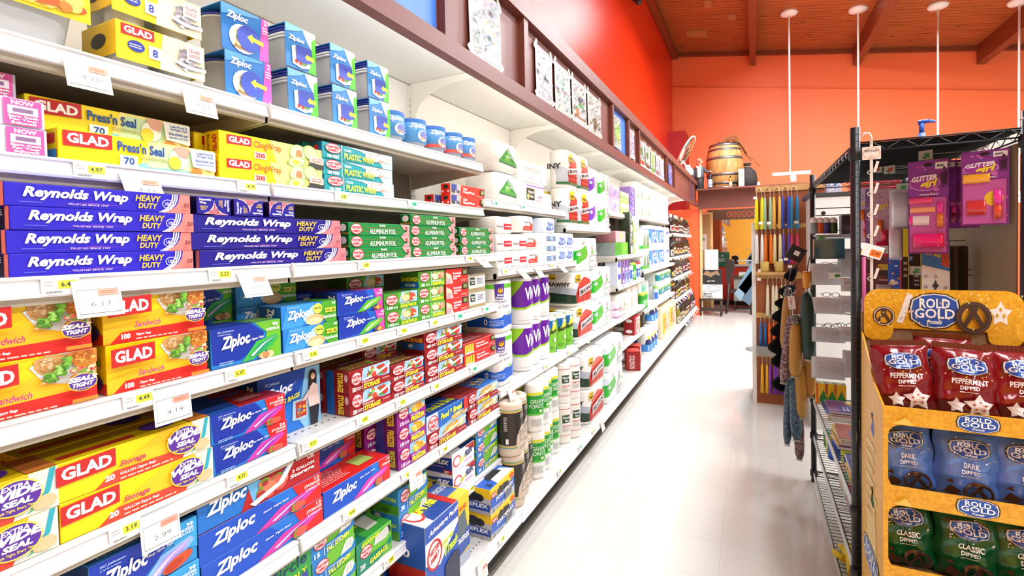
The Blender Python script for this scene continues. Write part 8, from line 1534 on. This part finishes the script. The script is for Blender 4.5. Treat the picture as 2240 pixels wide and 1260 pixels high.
def k_bag(col, dark, name1, pic):
    def f():
        W, H = .150, .205; r = empty('pretzel_bag'); m = mat(col, .22, coat=.4, metal=.15); nu, nv = 14, 18
        rn = random.Random(hash(name1) % 7 if False else len(name1))
        ph = [rn.uniform(0, 6) for _ in range(4)]
        def prof(u, v):
            a = max(0, 1 - abs(2 * u / W - 1) ** 2.6) ** .55; b = max(0, 1 - abs(2 * v / H - 1) ** 4) ** .6
            wr = .0035 * sin(u * 90 + v * 40 + ph[0]) + .003 * sin(v * 130 - u * 60 + ph[1]) + .002 * sin(u * 210 + ph[2])
            return .036 * a * b + wr * (a * b) ** .5 * (1 if .015 < v < H - .015 else .3)
        F = lambda u, v, e: (u - W / 2 + .004 * sin(v * 60 + ph[3]) * (abs(u / W - .5) * 2), -prof(u, v) - e, v)
        mb = MB()
        for sgn in (1, -1):
            vs = []; 
            for j in range(nv + 1):
                for i in range(nu + 1):
                    x, y, z = F(W * i / nu, H * j / nv, 0); vs.append((x, y * sgn, z))
            mb.add(vs, [(j * (nu + 1) + i, j * (nu + 1) + i + 1, (j + 1) * (nu + 1) + i + 1, (j + 1) * (nu + 1) + i) for j in range(nv) for i in range(nu)], m, True)
        mb.build('film', r)
        s = MB()
        for i in range(30): s.box(-W / 2 + W * i / 30, -W / 2 + W * (i + 1) / 30, -.001 - .001 * (i % 2), .001, H - .002, H + .016, mat(dark, .25, coat=.4))
        s.build('top_seal', r)
        fl = [('e', rn.uniform(.15, .85), rn.uniform(.56, .9), .012, .009, ('E8D8D8', 'D8B84A', WH)[q % 3]) for q in range(26)]
        if pic == 's': pp = [('r', .06, .02, .94, .22, dark), ('p', star5(.64, .19, .24, .17), 'F0EEEC'), ('p', star5(.30, .17, .15, .11), 'E6E4E2')] + [('e', .64 + .09 * cos(t), .19 + .06 * sin(t), .02, .012, 'C8342A') for t in (0.3, 1.5, 2.8, 4, 5.3)]
        else: pp = pret(.62, .16, .24, .15, '3A241E', '5A4038') + [('p', [(.1, .1), (.2, .22), (.34, .16), (.28, .06)], '4A2E22'), ('p', [(.14, .26), (.22, .32), (.26, .24)], '5A3A2A')]
        art(MB_(r, 'logo'), logo(.5, .74, .30, .125, 1), W, H, lambda u, v, e: F(u, v, e + .004), su=W / nu, sv=H / nv, rough=.25, coat=.4)
        art(MB_(r, 'film_print'), fl + [('t', name1, .5 - .045 * len(name1) * .6, .48, .5 + .045 * len(name1) * .6, .555, WH, {'b': .02}), ('t', 'DIPPED', .36, .40, .64, .455, WH), ('l', .35, .355, .65, .38, 1, 'E0D8D0')] + pp, W, H, F, su=W / nu, sv=H / nv, rough=.25, eps=.0005, coat=.4); flush()
        return r
    return f
KINDS['bag_red'] = k_bag('82141A', '5A0C10', 'PEPPERMINT', 's'); KINDS['bag_blue'] = k_bag('5F8CE0', '3E66B4', 'DARK', 'p'); KINDS['bag_green'] = k_bag('0E5A2E', '0A3E20', 'CLASSIC', 'p')
for key, zf, nm, g in (('bag_red', .9866, 'red peppermint pretzel bag', 'red pretzel bags'), ('bag_blue', .7476, 'blue dark dipped pretzel bag', 'blue pretzel bags'), ('bag_green', .5066, 'green classic pretzel bag', 'green pretzel bags')):
    for i, (x, y, rz, rx) in enumerate(((.425, 1.895, .02, -.16), (.560, 1.885, -.03, -.12), (.690, 1.89, .05, -.14))):
        put(key, (x, y, zf + .004), '%s in front, %s from the display side panel' % (nm, OR[i]), 'snack bag', g, rot=(rx - (.14 if key == 'bag_red' else 0), (-.05, .04, .03)[i], rz))
    for i, x in enumerate((.545,) if key == 'bag_red' else (.49, .63)): put(key, (x, 2.035, zf + (.008 if key == 'bag_red' else .012)), '%s in the rear row, %s one' % (nm, OR[i]), 'snack bag', g, rot=(-.1, .02, 0))

# ================================================================ the corner past the aisle end
MYY = 13.0
ma, mb_ = atY(1558, 482, MYY), atY(1655, 578, MYY)
r = empty('wall_mirror', (0, 0, 0)); tag(r, 'large wall mirror above the red counter at the aisle end', 'mirror')
MB().box(-1.0, .6, MYY, MYY + .01, mb_.z, ma.z, mat('E8ECEA', .02, metal=1.0)).build('glass', r)
MB().box(-1.0, .6, MYY - .01, MYY + .02, mb_.z - .05, mb_.z, mat('D8D4C8', .4)).build('lower_ledge', r)
o = MB().box(-1.0, .6, MYY - .03, MYY + .02, ma.z, ma.z + .25, mat('5A3A22', .5)).build('header_board', r)
art(MB_(o, 'scroll_print'), [('o', .3 + .07 * i, .5, .03, .3, .08, 'B8502A') for i in range(6)], 1.6, .25, lambda u, v, e: (-1.0 + u, MYY - .03 - e, ma.z + v)); flush()
r = empty('red_counter'); tag(r, 'red panelled counter front with black base below the mirror', 'counter')
MB().box(-1.0, .6, 12.85, 12.95, .12, mb_.z - .06, mat('B8281A', .45)).build('front', r); MB().box(-1.0, .6, 12.88, 12.95, .0, .12, mat('1A1616', .5)).build('kick', r); MB().box(-1.0, .6, 12.84, 12.97, mb_.z - .06, mb_.z - .051, mat('3A2A22', .4)).build('top', r)
a, b = atY(1526, 466, 11.3), atY(1550, 640, 11.3)
r = empty('cork_board', (0, 11.3, 0)); tag(r, 'tan cork notice board in a pale oak frame past the wall end', 'notice board')
MB().box(a.x, b.x + .05, -.01, .01, 0.05, a.z - .04, nodemat('cork', noise_mix(60, 'A8824E', 'B8925E'), .8)).build('cork', r); MB().box(a.x, b.x + .05, -.015, .015, a.z - .04, a.z, oak_m).build('top_frame', r); MB().box(b.x + .05, b.x + .10, -.015, .015, 0.0, a.z, oak_m).build('side_frame', r)
p = atY(1536, 530, 11.27); o = MB().box(-.09, .09, -.002, 0, -.17, .17, mat('CFCAC0', .5)).build('grey_notice', None, (p.x, 11.288, p.z)); art(MB_(o, 'print'), [('b', .1, .5, .9, .95, ['5A5A58', '8A8A86', '3A3A3A'], 14, .1)], .18, .34, lambda u, v, e: (u - .09, -.002 - e, v - .17)); flush(); tag(o, 'grey printed notice pinned on the tan cork board', 'notice')
# stool with cartons and white sign
Y9 = 10.95; p = atY(1556, 652, Y9); dw = mat('3A2A22', .5)
r = empty('low_stool', (p.x, Y9, 0)); tag(r, 'dark wooden stool with four legs under the stacked display cartons', 'stool')
zs = p.z
MB().box(-.22, .22, -.14, .16, zs - .03, zs, dw).build('seat', r); MB().box(-.21, .21, -.13, -.11, .10, .17, dw).build('stretcher', r)
for sx in (-.19, .19):
    for sy in (-.11, .13): MB().tube([(sx, sy, 0), (sx, sy, zs - .03)], [.018, .024], dw, n=8).build('leg', r)
def crt(W, H, D, col, fa, loc, lab): o = carton('display_carton', .1, H, W, col, end=fa); o.location = loc; tag(o, lab, 'box')
hh = atY(1556, 622, Y9).z - zs; h2 = atY(1556, 590, Y9).z - zs - hh
crt(.43, hh, .1, 'E4E4E2', [('o', .6, .7, .3, .25, .03, '6A6A6A'), ('o', .6, .7, .2, .16, .03, '8A8A8A'), ('t', '1224', .05, .45, .25, .55, '5A5A5A'), ('t', 'HUMBOLDT', .05, .24, .55, .38, '3A3A3A', {'b': .03}), ('t', 'DISTILLERY', .05, .06, .58, .2, '3A3A3A', {'b': .03})], (p.x, Y9, zs + .0005), 'white carton with HUMBOLDT DISTILLERY lettering on the dark stool')
crt(.40, h2, .1, '26262A', [('p', [(.1, .7), (.3, .95), (.5, .8), (.8, .95), (.95, .6), (.7, .7), (.5, .5)], '9A7A58'), ('t', 'spirits', .3, .15, .7, .3, 'C8C0B4', {'s': .3})], (p.x, Y9, zs + hh + .001), 'black carton with tan swirl stacked on the white carton')
q = atY(1556, 585, 10.9); o = MB().box(-.13, .13, -.003, .003, 0, atY(1556, 542, Y9).z - q.z + .01, mat('F0EFEB', .5)).build('white_sign', None, (q.x, 10.95, zs + hh + h2 + .001)); art(MB_(o, 'print'), [('l', .12, .3, .88, .8, 7, 'A8ACB0'), ('l', .15, .08, .8, .18, 2, 'D8C0A8')], .26, .4, lambda u, v, e: (u - .13, -.003 - e, v)); flush(); tag(o, 'white printed sign standing upright on the black carton', 'sign')
q = atY(1580, 572, 12.9); o = MB().box(-.15, .15, -.01, .01, 0, .34, mat('0E6A48', .4)).build('green_sign', None, (q.x, 12.86, mb_.z - .05)); art(MB_(o, 'print'), [('e', .5, .76, .06, .05, WH), ('l', .25, .35, .75, .6, 4, 'D8E8DC')], .3, .34, lambda u, v, e: (u - .15, -.01 - e, v)); flush(); tag(o, 'dark green sign with white text on the counter by the mirror', 'sign')
# leaning board, desk, folded cloths
Y8 = 11.3; a, b = atY(1598, 566, Y8), atY(1594, 679, Y8)
r = empty('leather_chair', (a.x, Y8, 0)); tag(r, 'dark brown tall chair back seen edge-on by the desk', 'chair')
MB().prism([(-.075, .62), (-.03, .62), (.07, .95), (.075, 1.10), (.02, 1.14), (-.09, 1.12), (-.10, .85)], 'y', -.04, .3, mat('2A1C18', .4)).build('backrest', r)
MB().box(-.02, .42, -.04, .34, .44, .50, mat('2A1C18', .4)).build('seat', r)
for sx, sy in ((-.05, -.02), (-.05, .3), (.38, -.02), (.38, .3)): MB().tube([(sx - .04 if sx < 0 else sx, sy, 0), (sx + .02, sy, .44 if sx > 0 else .64)], [.022, .03], dw, n=8).build('leg', r)
r = empty('office_desk', (-.05, 12.2, 0)); tag(r, 'small grey desk with papers behind the brown chair', 'desk')
MB().box(-.36, .5, -.3, .3, .70, .74, mat('4A3A30', .5)).build('top', r); MB().box(-.34, .48, -.26, .28, .2, .70, mat('9A9C90', .5)).build('modesty_panel', r)
for sx in (-.33, .47): MB().box(sx, sx + .03, -.26, .28, 0, .2, mat('2A2A2A', .4)).build('leg', r)
o = carton('tissue_carton', .2, .09, .22, 'E4E6E0', end=[('p', [(0, 0), (.5, .6), (1, .2), (1, 0)], '8AB86A')]); o.location = (-.18, 12.1, .741); tag(o, 'white and green box lying on the grey desk', 'box')
for i, (px, py, w, a_) in enumerate(((1640, 605, .14, .5), (1634, 622, .12, .6), (1646, 630, .12, .4))):
    p = atY(px, py, 7.6); r = empty('hanging_scarf', (p.x, 7.6, p.z), (0, a_, 0)); tag(r, 'pale blue grey folded cloth hanging past the candle stand, %s' % OR[i], 'cloth', 'blue grey hanging cloths')
    mb = MB(); mb.prism([(-w / 2, -.2), (w / 2, -.24), (w / 2, .16), (0, .2), (-w / 2, .18)], 'y', -.02, .03, mat(('6A8CA4', '8AA4B8', '5A7488')[i], .7)); mb.build('cloth', r)
sc_ = empty('scarf_stand', (atY(1652, 600, 7.6).x + .02, 7.66, 0)); tag(sc_, 'thin grey post stand holding the hanging blue cloths', 'stand')
MB().tube([(0, 0, 0.02), (0, 0, 1.3)], .014, mat('8A8A8A', .4)).build('post', sc_); MB().lathe([(.15, 0), (.15, .015), (.02, .03)], mat('8A8A8A', .4), 18).build('foot', sc_); MB().tube([(0, 0, 1.25), (-.25, -.05, 1.25)], .01, mat('8A8A8A', .4)).build('arm', sc_)
